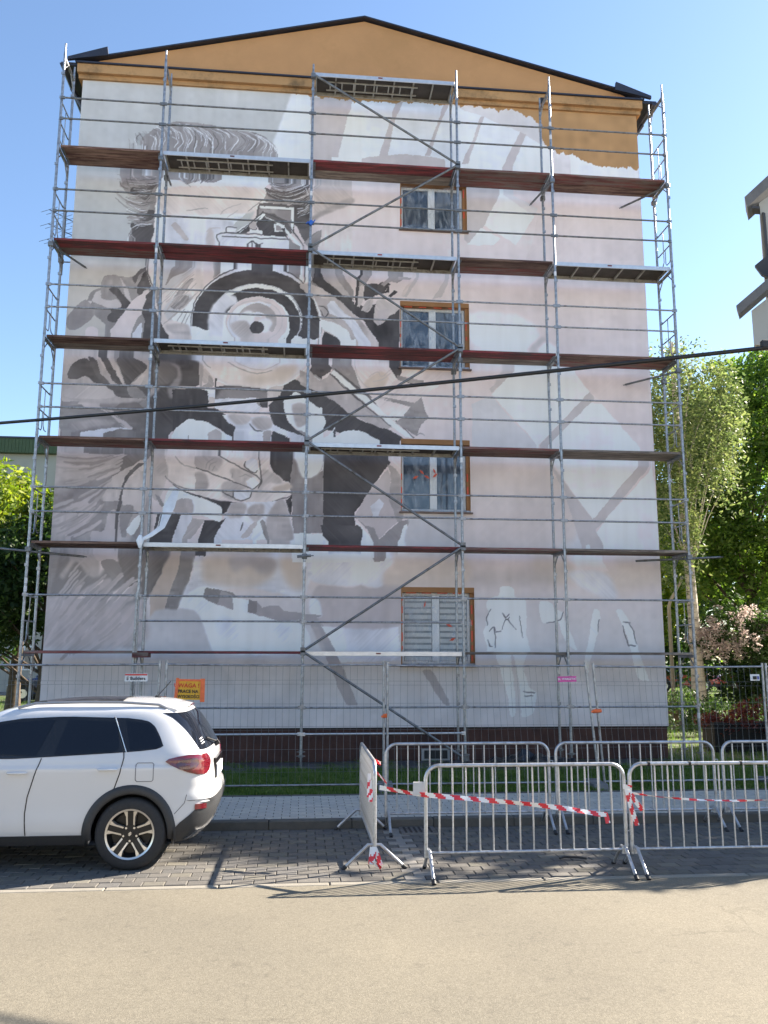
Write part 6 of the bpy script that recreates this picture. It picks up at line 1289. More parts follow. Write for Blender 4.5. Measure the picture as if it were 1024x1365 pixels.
knot([[(.745, 8.60, .22), (.72, 8.55, .10), (.80, 8.52, .04)], [(.75, 8.6, .2), (.80, 8.55, .06)], [(.72, 8.6, .22), (.70, 8.56, .07)]], 'tape wound round the foot of the end-on barrier')
st = MB(); st.path([(2.66, 8.83, .025), (2.72, 8.88, .028), (2.86, 8.84, .03), (2.93, 8.80, .025)], .012, 6); tag(st.build('black_strap', BLACK), 'short bent black strap lying on the pavers behind the front barrier', 'strap')
# ------------------------------------------------------------------ overhead cable
def at(u, v, Y):
    d = _F*F_PX+_R*(u-512)+_V*(682.5-v); t = (Y-CAM[1])/d[1]; return Vector(CAM+d*t)
A = at(1020, 461, 9.6); Bq = at(-5, 562.5, 15.0); ext = (A-Bq).normalized()
P0, P1 = Bq-ext*9, A+ext*9; pts = []
for i in range(41):
    t = i/40; p = P0.lerp(P1, t); p.z -= .30*4*t*(1-t)-.30*.75; pts.append(p)
tag(MB().path(pts, .029, 8).build('overhead_cable', mat('cable_black', (.012, .012, .013), .5)), 'thick black overhead cable crossing the whole view in front of the scaffold', 'cable')
pl = MB(); pl.tube((P1.x+.1, P1.y, 0), (P1.x+.1, P1.y, P1.z+1.0), .14, 12, 0, .10); tag(pl.build('utility_pole', mat('pole_concrete', (.3, .29, .27), .85, 0, .1)), 'round concrete pole carrying the right end of the overhead cable', 'pole', None)
pl = MB(); pl.tube((P0.x, P0.y, 0), (P0.x, P0.y, P0.z+1.0), .14, 12, 0, .10); tag(pl.build('utility_pole', MATS['pole_concrete']), 'round concrete pole carrying the left end of the overhead cable', 'pole', None)
# ------------------------------------------------------------------ cars: stacked plan outlines
CZ = [.24, .27, .30, .34, .38, .42, .46, .50, .54, .58, .62, .66, .70, .74, .78, .82, .86, .90, .93, .955, .972, .985, 1.01, 1.04, 1.07, 1.10, 1.14, 1.18, 1.22, 1.26, 1.30, 1.34, 1.38, 1.42, 1.45, 1.48, 1.505, 1.53, 1.55, 1.567, 1.582, 1.594, 1.604]
_ip = lambda z, p: float(np.interp(z, [a for a, _ in p], [b for _, b in p]))
XFp = [(.24, -3.12), (.35, -3.28), (.5, -3.335), (.7, -3.32), (.85, -3.25), (.93, -3.08), (.98, -2.7), (1.03, -2.2), (1.06, -2.03), (1.1, -2.12), (1.3, -1.82), (1.42, -1.60), (1.5, -1.42), (1.55, -1.22), (1.582, -1.02), (1.604, -.72)]
XRp = [(.24, .56), (.30, .64), (.36, .70), (.46, .755), (.56, .785), (.66, .79), (.70, .78), (.73, .755), (.80, .755), (.86, .75), (.95, .735), (1.03, .73), (1.08, .715), (1.14, .68), (1.3, .59), (1.42, .505), (1.48, .44), (1.53, .385), (1.567, .30), (1.594, .18), (1.604, .05)]
HWp = [(.24, .80), (.30, .835), (.36, .862), (.46, .873), (.58, .868), (.70, .872), (.82, .879), (.90, .886), (.955, .8875), (.972, .884), (.985, .872), (1.04, .860), (1.08, .848), (1.14, .822), (1.3, .745), (1.42, .690), (1.48, .655), (1.505, .632), (1.53, .598), (1.55, .545), (1.567, .47), (1.582, .37), (1.594, .25), (1.604, .12)]
def outline(z, n=480):
    xf, xr, h = _ip(z, XFp), _ip(z, XRp), _ip(z, HWp); cx, a = (xf+xr)/2, (xr-xf)/2
    ex = 9.0 if z < 1.05 else max(4.2, 9.0-(z-1.05)*7.5)
    t = np.linspace(0, 2*math.pi, 2401)[:-1]
    x = cx+a*np.sign(np.cos(t))*np.abs(np.cos(t))**(2/ex); y = -h*np.sign(np.sin(t))*np.abs(np.sin(t))**(2/ex)
    P = np.stack([x, y], 1); Q = np.vstack([P, P[:1]]); d = np.r_[0, np.cumsum(np.hypot(*np.diff(Q, axis=0).T))]
    s = np.linspace(0, d[-1], n+1)[:-1]; return np.stack([np.interp(s, d, Q[:, 0]), np.interp(s, d, Q[:, 1])], 1), d[-1]
_oc = {}
def OL(z):
    k = round(z, 4)
    if k not in _oc: _oc[k] = outline(z)
    return _oc[k]
def spt(z, s, off=0.):
    P, L = OL(z); n = len(P); f = (s % L)/L*n; i = int(f); t = f-i; a, b = P[i % n], P[(i+1) % n]; p = a*(1-t)+b*t; d = P[(i+2) % n]-P[(i-1) % n]; d = d/max(np.hypot(*d), 1e-9)
    nrm = np.array([d[1], -d[0]])*(1 if True else -1); c = np.array([(_ip(z, XFp)+_ip(z, XRp))/2, 0])
    if nrm@(p-c) < 0: nrm = -nrm
    return (p[0]+nrm[0]*off, p[1]+nrm[1]*off, z)
def sx(z, x):        # arc length on the near side where the outline has this x
    P, L = OL(z); n = len(P)//2; h = P[:n]; return float(np.interp(-x, -h[:, 0], np.arange(n)*L/len(P)))
def sy(z, y):        # arc length on the rear face where the outline has this y
    P, L = OL(z); n = len(P)//8; h = P[:n]; v = float(np.interp(abs(y), -h[:, 1], np.arange(n)*L/len(P))); return v if y <= 0 else -v
def rows_poly(poly, n=22):
    zs = np.linspace(min(p[1] for p in poly)+.002, max(p[1] for p in poly)-.002, n); out = []
    for z in zs:
        xs = []
        for i in range(len(poly)):
            (x0, z0), (x1, z1) = poly[i-1], poly[i]
            if (z0 > z) != (z1 > z): xs.append(x0+(x1-x0)*(z-z0)/(z1-z0))
        if len(xs) > 1: out.append((z, ('x', max(xs)), ('x', min(xs))))
    return out
def res(z, a): return a if not isinstance(a, tuple) else (sx(z, a[1]) if a[0] == 'x' else sy(z, a[1]) if a[0] == 'y' else -sx(z, a[1]))
def patch(name, rows, off, m, parent, nc=24, side=1, smooth=True):
    vs = []; nr = len(rows)
    for z, a, b_ in rows:
        a, b_ = res(z, a), res(z, b_)
        for j in range(nc+1):
            p = spt(z, a+(b_-a)*j/nc, off); vs.append((p[0], p[1]*side, p[2]))
    fs = [(i*(nc+1)+j, i*(nc+1)+j+1, (i+1)*(nc+1)+j+1, (i+1)*(nc+1)+j) for i in range(nr-1) for j in range(nc)]
    mb = MB(); mb.add(vs, fs, 0, smooth)
    # rim going back to the body
    ring = [j for j in range(nc+1)]+[i*(nc+1)+nc for i in range(1, nr)]+[(nr-1)*(nc+1)+j for j in range(nc-1, -1, -1)]+[i*(nc+1) for i in range(nr-2, 0, -1)]
    back = []
    for k in ring:
        i, j = divmod(k, nc+1); z, a, b_ = rows[i]; a, b_ = res(z, a), res(z, b_); p = spt(z, a+(b_-a)*j/nc, -.004); back.append((p[0], p[1]*side, p[2]))
    n0 = len(ring); mb.add([vs[k] for k in ring]+back, [(k, (k+1) % n0, n0+(k+1) % n0, n0+k) for k in range(n0)], 0)
    return mb.build(name, m, parent)
def surf_line(name, pts, r, m, parent, off=.0005, side=1):
    out = []
    for (x0, z0), (x1, z1) in zip(pts, pts[1:]):
        n = max(2, int(math.hypot(x1-x0, z1-z0)/.03))
        for k in range(n): x, z = x0+(x1-x0)*k/n, z0+(z1-z0)*k/n; p = spt(z, sx(z, x), off); out.append((p[0], p[1]*side, p[2]))
    p = spt(pts[-1][1], sx(pts[-1][1], pts[-1][0]), off); out.append((p[0], p[1]*side, p[2]))
    return MB().path(out, r, 5).build(name, m, parent)
def roofz(x, y):
    for z in np.arange(1.604, 1.3, -.004):
        xf, xr, h = _ip(z, XFp), _ip(z, XRp), _ip(z, HWp); cx, a = (xf+xr)/2, (xr-xf)/2; ex = 9.0 if z < 1.05 else max(4.2, 9.0-(z-1.05)*7.5)
        if abs((x-cx)/a)**ex+abs(y/h)**ex <= 1: return z
    return 1.3
GLOSS = mat('gloss_black', (.012, .012, .014), .08, 0, .05, spec=.6); CLAD = mat('cladding_plastic', (.030, .031, .034), .55, 0, .15, 60, .1, 300)
CGL = mat('car_glass', (.006, .008, .014), .03, 0, .1, 2, spec=.45); TYRE = mat('tyre_rubber', (.022, .022, .024), .75, 0, .2, 30, .2, 120); RIMS = mat('rim_polished', (.62, .60, .57), .28, .85, .08); RIMB = mat('rim_black', (.015, .015, .016), .35, .2, .1)
LAMPR = mat('lamp_red', (.125, .004, .010), .10, 0, .25, 18, spec=.8, coat=.8); LAMPD = mat('lamp_dark', (.07, .006, .010), .10, 0, .3, 10, spec=.8, coat=.8); CHROME = mat('chrome', (.75, .75, .76), .15, .9, .05)
AXLES = (0., -2.5)
def bowed(p):
    q = min(1, abs(p[1])/.9)**2*.05; return (p[0]-q*min(1, max(0, (p[0]-.15)/.5))+q*min(1, max(0, (-2.65-p[0])/.5)), p[1], p[2])
def car_body(par, paint, N=240, wheels=True, detail=True):
    VV = []; zs = CZ
    for z in zs:
        P, L = outline(z, N)
        # bow the tail in and out a little so the rear face is not flat
        VV += [bowed((p[0], p[1], z)) for p in P]
    fs = []
    for i in range(len(zs)-1):
        zc = (zs[i]+zs[i+1])/2
        for j in range(N):
            k = (j+1) % N; xc = (VV[i*N+j][0]+VV[i*N+k][0])/2; yc = VV[i*N+j][1]
            if abs(yc) > .5 and any((xc-ax)**2+(zc-.345)**2 < .40**2 for ax in AXLES): continue
            fs.append((i*N+j, i*N+k, (i+1)*N+k, (i+1)*N+j))
    mb = MB(); mb.add(VV, fs, 0, True); mb.add([VV[(len(zs)-1)*N+j] for j in range(N)], [tuple(range(N))], 0); mb.add([VV[j] for j in range(N)], [tuple(range(N))[::-1]], 0)
    o = mb.build('body', paint, par)
    for ax in AXLES:
        for s in (-1, 1):
            w_ = MB(); n = 24; ring = []
            for k in range(n+1): t = math.pi*k/n; ring.append((ax+.415*math.cos(t), .345+.415*math.sin(t)))
            ring = [(ax+.415, .22)]+ring+[(ax-.415, .22)]
            vs = [(x, s*.855, z) for x, z in ring]+[(x, s*.42, z) for x, z in ring]; m_ = len(ring)
            w_.add(vs, [(k, k+1, m_+k+1, m_+k) for k in range(m_-1)]+[tuple(range(m_, 2*m_))]); w_.build('wheel_well', BLACK, par, fix=False)
    return o
_spt0 = spt
def spt(z, s, off=0.): return bowed(_spt0(z, s, off))
def wheel(par, ax, side, full=True):
    yo = side*.868; e = MB()
    prof_ = [(.232, 0), (.262, -.006), (.306, .0), (.328, .012), (.339, .035), (.341, .105), (.339, .175), (.30, .21), (.22, .215)]; n = 48
    vs = []
    for r_, d in prof_:
        for k in range(n): t = 2*math.pi*k/n; vs.append((r_*math.cos(t), yo-side*d, r_*math.sin(t)))
    e.add(vs, [(i*n+k, i*n+(k+1) % n, (i+1)*n+(k+1) % n, (i+1)*n+k) for i in range(len(prof_)-1) for k in range(n)], 0, True)
    for k in range(60):     # tread blocks
        t = 2*math.pi*k/60; c, s_ = math.cos(t), math.sin(t); c2, s2 = math.cos(t+.06), math.sin(t+.06)
        e.add([(.340*c, yo-side*.03, .340*s_), (.340*c2, yo-side*.03, .340*s2), (.344*c2, yo-side*.05, .344*s2), (.344*c, yo-side*.05, .344*s_), (.344*c, yo-side*.17, .344*s_), (.344*c2, yo-side*.17, .344*s2)], [(0, 1, 2, 3), (3, 2, 5, 4)])
    ty = e.build('wheel', TYRE, par, (ax, 0, .343), fix=False)
    rm = MB(); vs = []
    pr = [(.236, -.004), (.228, .000), (.218, .004), (.212, .03), (.19, .10), (.0, .105)]
    for r_, d in pr:
        for k in range(n): t = 2*math.pi*k/n; vs.append((r_*math.cos(t), yo-side*d, r_*math.sin(t)))
    for i in range(len(pr)-1): rm.add([vs[i*n+k] for k in range(n)]+[vs[(i+1)*n+k] for k in range(n)], [(k, (k+1) % n, n+(k+1) % n, n+k) for k in range(n)], 0 if i < 2 else 1, True)
    for q in range(5):
        A0 = math.pi/2+q*2*math.pi/5
        def P(r_, a, d): return (r_*math.cos(A0+a), yo-side*d, r_*math.sin(A0+a))
        # black wide spoke, two bright arms that flare at the rim
        rm.add([P(.055, .50, .034), P(.055, -.50, .034), P(.214, -.17, .012), P(.214, .17, .012), P(.055, .5, .06), P(.055, -.5, .06), P(.214, -.17, .05), P(.214, .17, .05)], [(0, 1, 2, 3), (0, 4, 5, 1), (1, 5, 6, 2), (3, 2, 6, 7), (0, 3, 7, 4)], 1)
        for s_ in (-1, 1):
            rm.add([P(.085, s_*.50, .028), P(.085, s_*.30, .026), P(.16, s_*.17, .010), P(.214, s_*.13, .002), P(.220, s_*.30, .002), P(.165, s_*.265, .010),
                    P(.085, s_*.55, .06), P(.16, s_*.30, .06), P(.219, s_*.33, .05)], [(0, 1, 2, 5), (5, 2, 3, 4), (0, 6, 7, 5), (5, 7, 8, 4)], 0)
        rm.tube(P(.066, .63, .03), P(.066, .63, .018), .011, 7, 2)
    rm.tube((0, yo-side*.06, 0), (0, yo-side*.024, 0), .082, 20, 1); rm.tube((0, yo-side*.03, 0), (0, yo-side*.016, 0), .030, 16, 1)
    # hub emblem: two interlocked angular strokes
    zy = yo-side*.0145
    for s_ in (-1, 1): rm.add([(s_*.020, zy, s_*.006), (s_*.004, zy, s_*.021), (-s_*.016, zy, s_*.004), (-s_*.004, zy, -s_*.006), (s_*.004, zy, s_*.004)], [(0, 1, 2, 3, 4)], 0)
    rm.build('rim', [RIMS, RIMB, CHROME], ty, fix=False)
    dk = MB().tube((0, yo-side*.11, 0), (0, yo-side*.13, 0), .15, 24); dk.build('brake_disc', STEELD, ty)
def make_car(loc, rz, paint, label, detail=True, group=None):
    c = empty('parked_car', loc, rz, label, 'car', group)
    car_body(c, paint, 240 if detail else 96)
    for ax in AXLES:
        for s in (-1, 1):
            if detail: wheel(c, ax, s)
            else:
                MB().tube((0, s*.66, 0), (0, s*.868, 0), .35, 20).build('wheel', TYRE, c, (ax, 0, .343)); MB().tube((ax, s*.869, .352), (ax, s*.872, .352), .20, 16).build('rim', RIMS, c)
    band_ = [(-1.98, 1.075), (-1.2, 1.055), (-.9, 1.068), (-.1, 1.108), (.10, 1.122), (.24, 1.138), (.285, 1.165), (.24, 1.25), (.175, 1.345), (.11, 1.395), (0, 1.42), (-.11, 1.43), (-.7, 1.447), (-1.1, 1.435), (-1.4, 1.39), (-1.65, 1.27), (-1.95, 1.12)]
    panes = [[(-.765, 1.092), (-.15, 1.122), (-.20, 1.40), (-.685, 1.418)], [(-.045, 1.13), (.225, 1.152), (.258, 1.178), (.215, 1.255), (.15, 1.345), (.08, 1.385), (-.12, 1.402)], [(-1.9, 1.10), (-.935, 1.085), (-.81, 1.418), (-1.1, 1.41), (-1.37, 1.365), (-1.6, 1.26)]]
    for s in (1, -1):
        bd = patch('window_band', rows_poly(band_, 26), .003, GLOSS, c, 30, s)
        for p in panes: patch('window_glass', rows_poly(p, 14), .0065, CGL, bd, 14, s)
    rg_ = patch('rear_window', [(z, ('y', -.70+(z-1.12)*.20), ('y', .70-(z-1.12)*.20)) for z in np.linspace(1.115, 1.475, 12)], .004, CGL, c, 22)
    ws = patch('windscreen', [(z, OL(z)[1]/2-hw, OL(z)[1]/2+hw) for z, hw in [(z, .62-(z-1.1)*.3) for z in np.linspace(1.12, 1.45, 10)]], .004, CGL, c, 16)
    for s in (1, -1):
        lm = patch('tail_lamp', [(.885, ('x', .655), ('y', -.70)), (.915, ('x', .56), ('y', -.63)), (.95, ('x', .47), ('y', -.585)), (.985, ('x', .385), ('y', -.56)), (1.02, ('x', .325), ('y', -.575)), (1.045, ('x', .36), ('y', -.60)), (1.065, ('x', .46), ('y', -.62)), (1.078, ('x', .56), ('y', -.64))], .012, LAMPR, c, 22, s)
        if detail:
            patch('lamp_inset', [(.935, ('x', .60), ('x', .52)), (.96, ('x', .645), ('x', .46)), (.99, ('x', .66), ('x', .44)), (1.02, ('x', .655), ('x', .47)), (1.045, ('x', .64), ('x', .56))], .0135, LAMPD, lm, 10, s)
            for zz_ in (.955, .995, 1.03):
                surf = [spt(zz_, sy(zz_, -.62)+(sx(zz_, .70)-sy(zz_, -.62))*t, .014) for t in np.linspace(0, 1, 6)]
                MB().path([(p[0], p[1]*s, p[2]) for p in surf], .0035, 5).build('lamp_rib', LAMPR, lm)
        patch('front_lamp', [(z, OL(z)[1]/2-a, OL(z)[1]/2-b2) for z, a, b2 in ((.70, .95, .62), (.76, 1.0, .58), (.82, 1.02, .56))], .01, mat('lamp_clear', (.5, .52, .55), .1, 0, .1, spec=.9), c, 8, s)
    # black plastic skirts
    for s in (1, -1):
        patch('sill_cladding', [(z, ('x', -.40), ('x', -2.10)) for z in (.242, .27, .30, .332, .338)], .010, CLAD, c, 12, s)
        for ax in AXLES:
            r0, r1 = .372, .462; vs = []; n = 36
            for k in range(n+1):
                t = -.16+(math.pi+.32)*k/n
                for rr, of in ((r0, -.012), (r0, .012), (r0+.02, .018), (r1-.01, .016), (r1, -.004)):
                    x, z = ax+rr*math.cos(t), .345+rr*math.sin(t); z = max(z, .245); p = spt(z, sx(z, x), of); vs.append((p[0], p[1]*s, p[2]))
            MB().add(vs, [(i*5+j, i*5+j+1, (i+1)*5+j+1, (i+1)*5+j) for i in range(n) for j in range(4)], 0, True).build('arch_trim', CLAD, c, fix=True)
    patch('rear_bumper', [(.242, ('x', .40), ('m', .40)), (.30, ('x', .41), ('m', .41)), (.38, ('x', .44), ('m', .44)), (.44, ('x', .50), ('m', .50)), (.50, ('x', .585), ('m', .585)), (.56, ('x', .655), ('m', .655)), (.61, ('x', .72), ('m', .72)), (.645, ('y', -.83), ('y', .83))], .010, CLAD, c, 36)
    patch('front_bumper', [(z, OL(z)[1]/2-1.5, OL(z)[1]/2+1.5) for z in (.242, .3, .38, .46)], .010, CLAD, c, 24)
    if detail:
        patch('skid_plate', [(z, ('y', -.72), ('y', .72)) for z in (.262, .30, .335, .352)], .030, CHROME, c, 20)
        for s in (1, -1): patch('reflector', [(z, ('x', .735), ('y', -.80)) for z in (.555, .58, .605)], .013, LAMPR, c, 4, s)
        MB().box((.758, -.27, .80), (.768, .27, .92)).build('number_plate', WHITE, c); MB().box((.72, -.33, .79), (.757, .33, .99)).build('plate_recess', GLOSS, c)
        for s in (1, -1):
            surf_line('door_seam', [(-.88, 1.06), (-.93, .90), (-.985, .70), (-1.0, .55), (-.985, .345)], .0055, PBLK, c, side=s)
            surf_line('door_seam', [(-.24, 1.44), (-.10, 1.10), (-.095, 1.06), (-.12, .92), (-.17, .77)], .0055, PBLK, c, side=s)
            surf_line('door_seam', [(-2.02, 1.0), (-2.06, .8), (-2.05, .345)], .0055, PBLK, c, side=s)
            surf_line('pillar_trim', [(-.225, 1.43), (-.075, 1.112)], .0045, CHROME, c, .008, s)
            surf_line('bumper_seam', [(.44, .52), (.54, .62), (.56, .70)], .0028, PBLK, c, side=s)
            for hx, hz in ((-.235, .955), (-1.09, .93)):
                h = MB(); pts = [spt(hz, sx(hz, hx+d), of) for d, of in ((-.09, .004), (-.075, .03), (.0, .036), (.075, .03), (.09, .004))]
                h.path([(p[0], p[1]*s, p[2]) for p in pts], [.010, .013, .014, .013, .010], 7); h.build('door_handle', MATS.get('car_white', paint), c)
            # mirror
            m_ = MB(); m_.box((-1.98, s*.90-.1, 1.0), (-1.80, s*.90+.1, 1.15)); m_.build('mirror', paint, c, bevel=.03)
        fl = [(.03, .85), (.045, .835), (.19, .835), (.205, .85), (.205, .995), (.19, 1.01), (.045, 1.01), (.03, .995), (.03, .85)]
        surf_line('fuel_flap', fl, .004, mat('seam_grey', (.16, .16, .17), .6), c)
        # spoiler over the rear window, roof rails, glass roof, aerial, wiper
        sp = MB(); yy = np.linspace(-.57, .57, 13); prof2 = [(.20, .0), (.32, -.012), (.42, -.034), (.425, -.048), (.34, -.058)]
        vs = []
        for y in yy:
            k = 1-.22*abs(y/.6)**2.2; zt = 1.572-.035*abs(y/.6)**2
            for x, dz in prof2: vs.append((x*k+.02, y, zt+dz))
        sp.add(vs, [(i*5+j, i*5+j+1, (i+1)*5+j+1, (i+1)*5+j) for i in range(12) for j in range(4)], 0, True); sp.add(vs, [(0, 1, 2, 3, 4), (60, 64, 63, 62, 61)]); sp = sp.build('spoiler', paint, c)
        MB().box((.440, -.13, 1.525), (.450, .13, 1.538)).build('brake_light', LAMPR, sp)
        for s in (-1, 1):
            pts = [(x, s*.575, roofz(x, .56)+dz) for x, dz in ((.26, .0), (.18, .022), (-.2, .034), (-.6, .036), (-1.05, .034), (-1.22, .012))]; MB().path(pts, .014, 8).build('roof_rail', mat('rail_grey', (.30, .31, .33), .35, .6, .1), c)
        sr = MB(); xs_ = np.linspace(-1.15, -.22, 8); ys_ = np.linspace(-.42, .42, 7); vs = [(x, y, roofz(x, y)+.010) for x in xs_ for y in ys_]; sr.add(vs, [(i*7+j, i*7+j+1, (i+1)*7+j+1, (i+1)*7+j) for i in range(7) for j in range(6)], 0, True); sr.build('glass_roof', CGL, c)
        an = MB(); an.prism([(.02, 1.59), (.12, 1.585), (.10, 1.605), (.05, 1.625)], -.018, .018); an.path([(.06, 0, 1.61), (.13, 0, 1.69), (.20, 0, 1.775)], .006, 6); an.build('aerial', BLACK, c)
        wp = MB(); a, b_ = spt(1.135, 0, .03), spt(1.21, sy(1.21, -.42), .025); wp.path([a, b_], .010, 6); wp.tube(spt(1.10, 0, .0), spt(1.13, 0, .06), .025, 8); wp.build('wiper', BLACK, c)
        for k in range(3):
            z = 1.165+k*.022; MB().path([spt(z, sy(z, -.62+k*.008), .007), spt(z+.012, sy(z+.012, -.52), .007)], .0055, 4).build('sticker', PWH, rg_)
        # dark seats seen through nothing: keep cabin closed
    return c
CW = mat('car_white', (.60, .60, .61), .22, 0, .015, 2, spec=.5, coat=.8)
make_car((-1.63, 9.6375, 0), 0, CW, 'white compact crossover parked in the strip, rear end towards the barriers')
# ------------------------------------------------------------------ trees and plants
BARK = mat('bark_brown', (.09, .065, .045), .95, 0, .4, 9, .6, 30, dirt=(.05, .04, .03), dscale=5)
BIRCHB = mat('bark_birch', (.52, .46, .38), .85, 0, .15, 4, .3, 30, dirt=(.06, .05, .045), dscale=3.5, stretch=(.6, .6, 3.5))
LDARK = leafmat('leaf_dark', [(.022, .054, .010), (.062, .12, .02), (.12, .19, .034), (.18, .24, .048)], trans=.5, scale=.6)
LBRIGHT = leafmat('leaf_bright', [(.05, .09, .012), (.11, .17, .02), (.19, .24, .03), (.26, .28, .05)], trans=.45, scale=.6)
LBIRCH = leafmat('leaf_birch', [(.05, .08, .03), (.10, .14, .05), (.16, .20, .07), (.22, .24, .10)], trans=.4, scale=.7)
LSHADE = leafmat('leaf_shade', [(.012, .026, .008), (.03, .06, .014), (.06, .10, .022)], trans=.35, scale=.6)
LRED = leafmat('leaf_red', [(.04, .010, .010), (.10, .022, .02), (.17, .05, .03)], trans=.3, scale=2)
LILAC = leafmat('lilac_flower', [(.26, .19, .18), (.42, .34, .31), (.60, .51, .46)], trans=.3, scale=2)
def leaves(centres, radii, nper, size, seed, droop=0., flat=.0):
    r = np.random.default_rng(seed); cen = np.repeat(centres, nper, 0); rad = np.repeat(radii, nper)[:, None]
    g_ = r.standard_normal(cen.shape); g_ /= np.linalg.norm(g_, axis=1)[:, None]; p = cen+g_*rad*r.uniform(.3, 1.05, (len(cen), 1))**.6
    if droop: p[:, 2] -= droop*r.random(len(p))**2*rad[:, 0]*3
    n = len(p); s = size*r.uniform(.5, 1.3, (n, 1)); a = r.standard_normal((n, 3)); a[:, 2] *= .7; a /= np.linalg.norm(a, axis=1)[:, None]
    b = np.cross(a, r.standard_normal((n, 3))); b /= np.linalg.norm(b, axis=1)[:, None]
    V = np.stack([p-a*s, p+b*s*.42, p+a*s, p-b*s*.42], 1).reshape(-1, 3); Fq = np.arange(n*4).reshape(n, 4); return V, Fq
def tree(name, base, trunk_h, tr_r, ell, ncl, nper, lsize, clr, lm, label, seed, bark=BARK, droop=0., group=None, cat='tree', kindname='crown', lean=(0, 0), limb=1.):
    r = np.random.default_rng(seed); e = empty(name, base, 0, label, cat, group); cs = []
    for (cx, cy, cz, rx, ry, rz_) in ell:
        k = int(ncl*rx*ry*rz_/sum(q[3]*q[4]*q[5] for q in ell))+1; d = r.standard_normal((k, 3)); d /= np.linalg.norm(d, axis=1)[:, None]; u = r.uniform(.25, 1, (k, 1))**.45
        cs.append(np.array([cx, cy, cz])+d*u*np.array([rx, ry, rz_]))
    cs = np.vstack(cs); rd = clr*r.uniform(.55, 1.25, len(cs)); V, Fq = leaves(cs, rd, nper, lsize, seed+1, droop)
    np_mesh(kindname, V, Fq, lm, e)
    if trunk_h:
        t = MB(); pts = []; rr = []
        for i in range(9):
            q = i/8; pts.append((lean[0]*q+.12*math.sin(q*4+seed)*q, lean[1]*q+.1*math.cos(q*3+seed)*q, trunk_h*q)); rr.append(tr_r*(1.25-.25*min(1, q*6))*(1-.72*q))
        t.path(pts, rr, 10); t.build('trunk', bark, e)
        lb = MB(); pick = r.choice(len(cs), min(26, len(cs)), replace=False)
        for i in pick:
            c = cs[i]; q = np.clip((c[2]-.6)/trunk_h*r.uniform(.5, .85), .38 if limb < 1 else .22, .95); s0 = Vector(pts[int(q*8)]); mid = (s0+Vector(c))/2+Vector((0, 0, .25)); lb.path([s0, mid, Vector(c)], [limb*tr_r*.32*(1-q*.6), limb*tr_r*.16, limb*tr_r*.04], 6)
        lb.build('limbs', bark, e, fix=False)
    return e
tree('birch_tree', (12.45, 25.9, 0), 12.5, .21, [(.2, 0, 9.9, 1.6, 1.6, 3.0), (1.1, .4, 10.6, 1.1, 1.3, 2.0), (-.7, 0, 7.0, .9, 1.2, 2.4)], 190, 110, .075, .45, LBIRCH, 'slender birch with pale scarred trunk and airy drooping crown, right of the block', 21, BIRCHB, droop=.9, lean=(-.2, 0), limb=.4)
tree('dense_tree', (17.3, 31, 0), 8.5, .32, [(.2, 0, 8.4, 3.7, 3.4, 4.7), (-2.2, -.8, 6.2, 1.7, 1.9, 2.4), (.6, 0, 11.6, 2.6, 3, 2.6)], 300, 170, .12, .72, LDARK, 'large dense dark green tree filling the right edge', 22)
tree('tree_behind_birch', (14.6, 38, 0), 8, .25, [(0, 0, 6.0, 3.4, 3, 5.0), (1.0, 0, 10.5, 2.2, 2, 3.0)], 150, 130, .15, .8, LBRIGHT, 'bright yellow-green tree glimpsed between the block and the dark tree', 23)
tree('tree_far_right', (23, 40, 0), 9, .3, [(0, 0, 7.5, 5, 4, 5.2)], 120, 110, .20, 1.1, LDARK, 'dark tree far back behind the large dense tree', 24)
tree('tree_far_middle', (19.5, 47, 0), 6, .25, [(0, 0, 4.8, 5.5, 3, 4.6)], 110, 80, .26, 1.1, LSHADE, 'shaded tree at the back of the lawn beyond the parked red cars', 25)
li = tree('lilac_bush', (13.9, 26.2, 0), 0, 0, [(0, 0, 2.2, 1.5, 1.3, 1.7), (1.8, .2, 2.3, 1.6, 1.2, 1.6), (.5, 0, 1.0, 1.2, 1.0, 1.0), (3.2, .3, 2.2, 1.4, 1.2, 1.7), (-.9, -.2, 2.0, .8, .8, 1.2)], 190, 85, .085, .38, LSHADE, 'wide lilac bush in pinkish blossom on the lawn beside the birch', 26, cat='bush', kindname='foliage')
r = np.random.default_rng(5); k = 170; d = r.standard_normal((k, 3)); d /= np.linalg.norm(d, axis=1)[:, None]; d[:, 1] = -abs(d[:, 1]); d[:, 2] = np.abs(d[:, 2])*.9-.15
el = np.array([(0, 0, 2.5, 1.6, 1.4, 1.6), (1.8, .2, 2.5, 1.7, 1.3, 1.6), (3.2, .3, 2.4, 1.5, 1.3, 1.8), (-.9, -.2, 2.2, .9, .9, 1.3)])[r.integers(0, 4, k)]
V_, F_ = leaves(el[:, :3]+d*el[:, 3:], np.full(k, .16), 45, .05, 77); np_mesh('blossom', V_, F_, LILAC, li)
st = MB()
for i in range(9): a = i*.7; st.path([(.6+.25*math.cos(a), .2*math.sin(a), 0), (.6+.7*math.cos(a), .5*math.sin(a), 1.0), (.8+1.5*math.cos(a), .9*math.sin(a), 2.2)], [.05, .035, .012], 6)
st.build('stems', BARK, li)
hd = tree('red_hedge', (10.4, 18.6, 0), 0, 0, [(0, 0, .62, 1.55, .5, .38), (1.6, 0, .62, 1.4, .5, .4)], 110, 90, .045, .22, LRED, 'low red-leaved hedge at the right edge of the lawn', 27, cat='hedge', kindname='foliage')
hb = MB(); hb.box((-1.3, -.28, .0), (2.8, .3, .62)); hb.build('inner_twigs', mat('hedge_inside', (.012, .010, .008), .95, 0, .5, 14, .6, 30), hd)
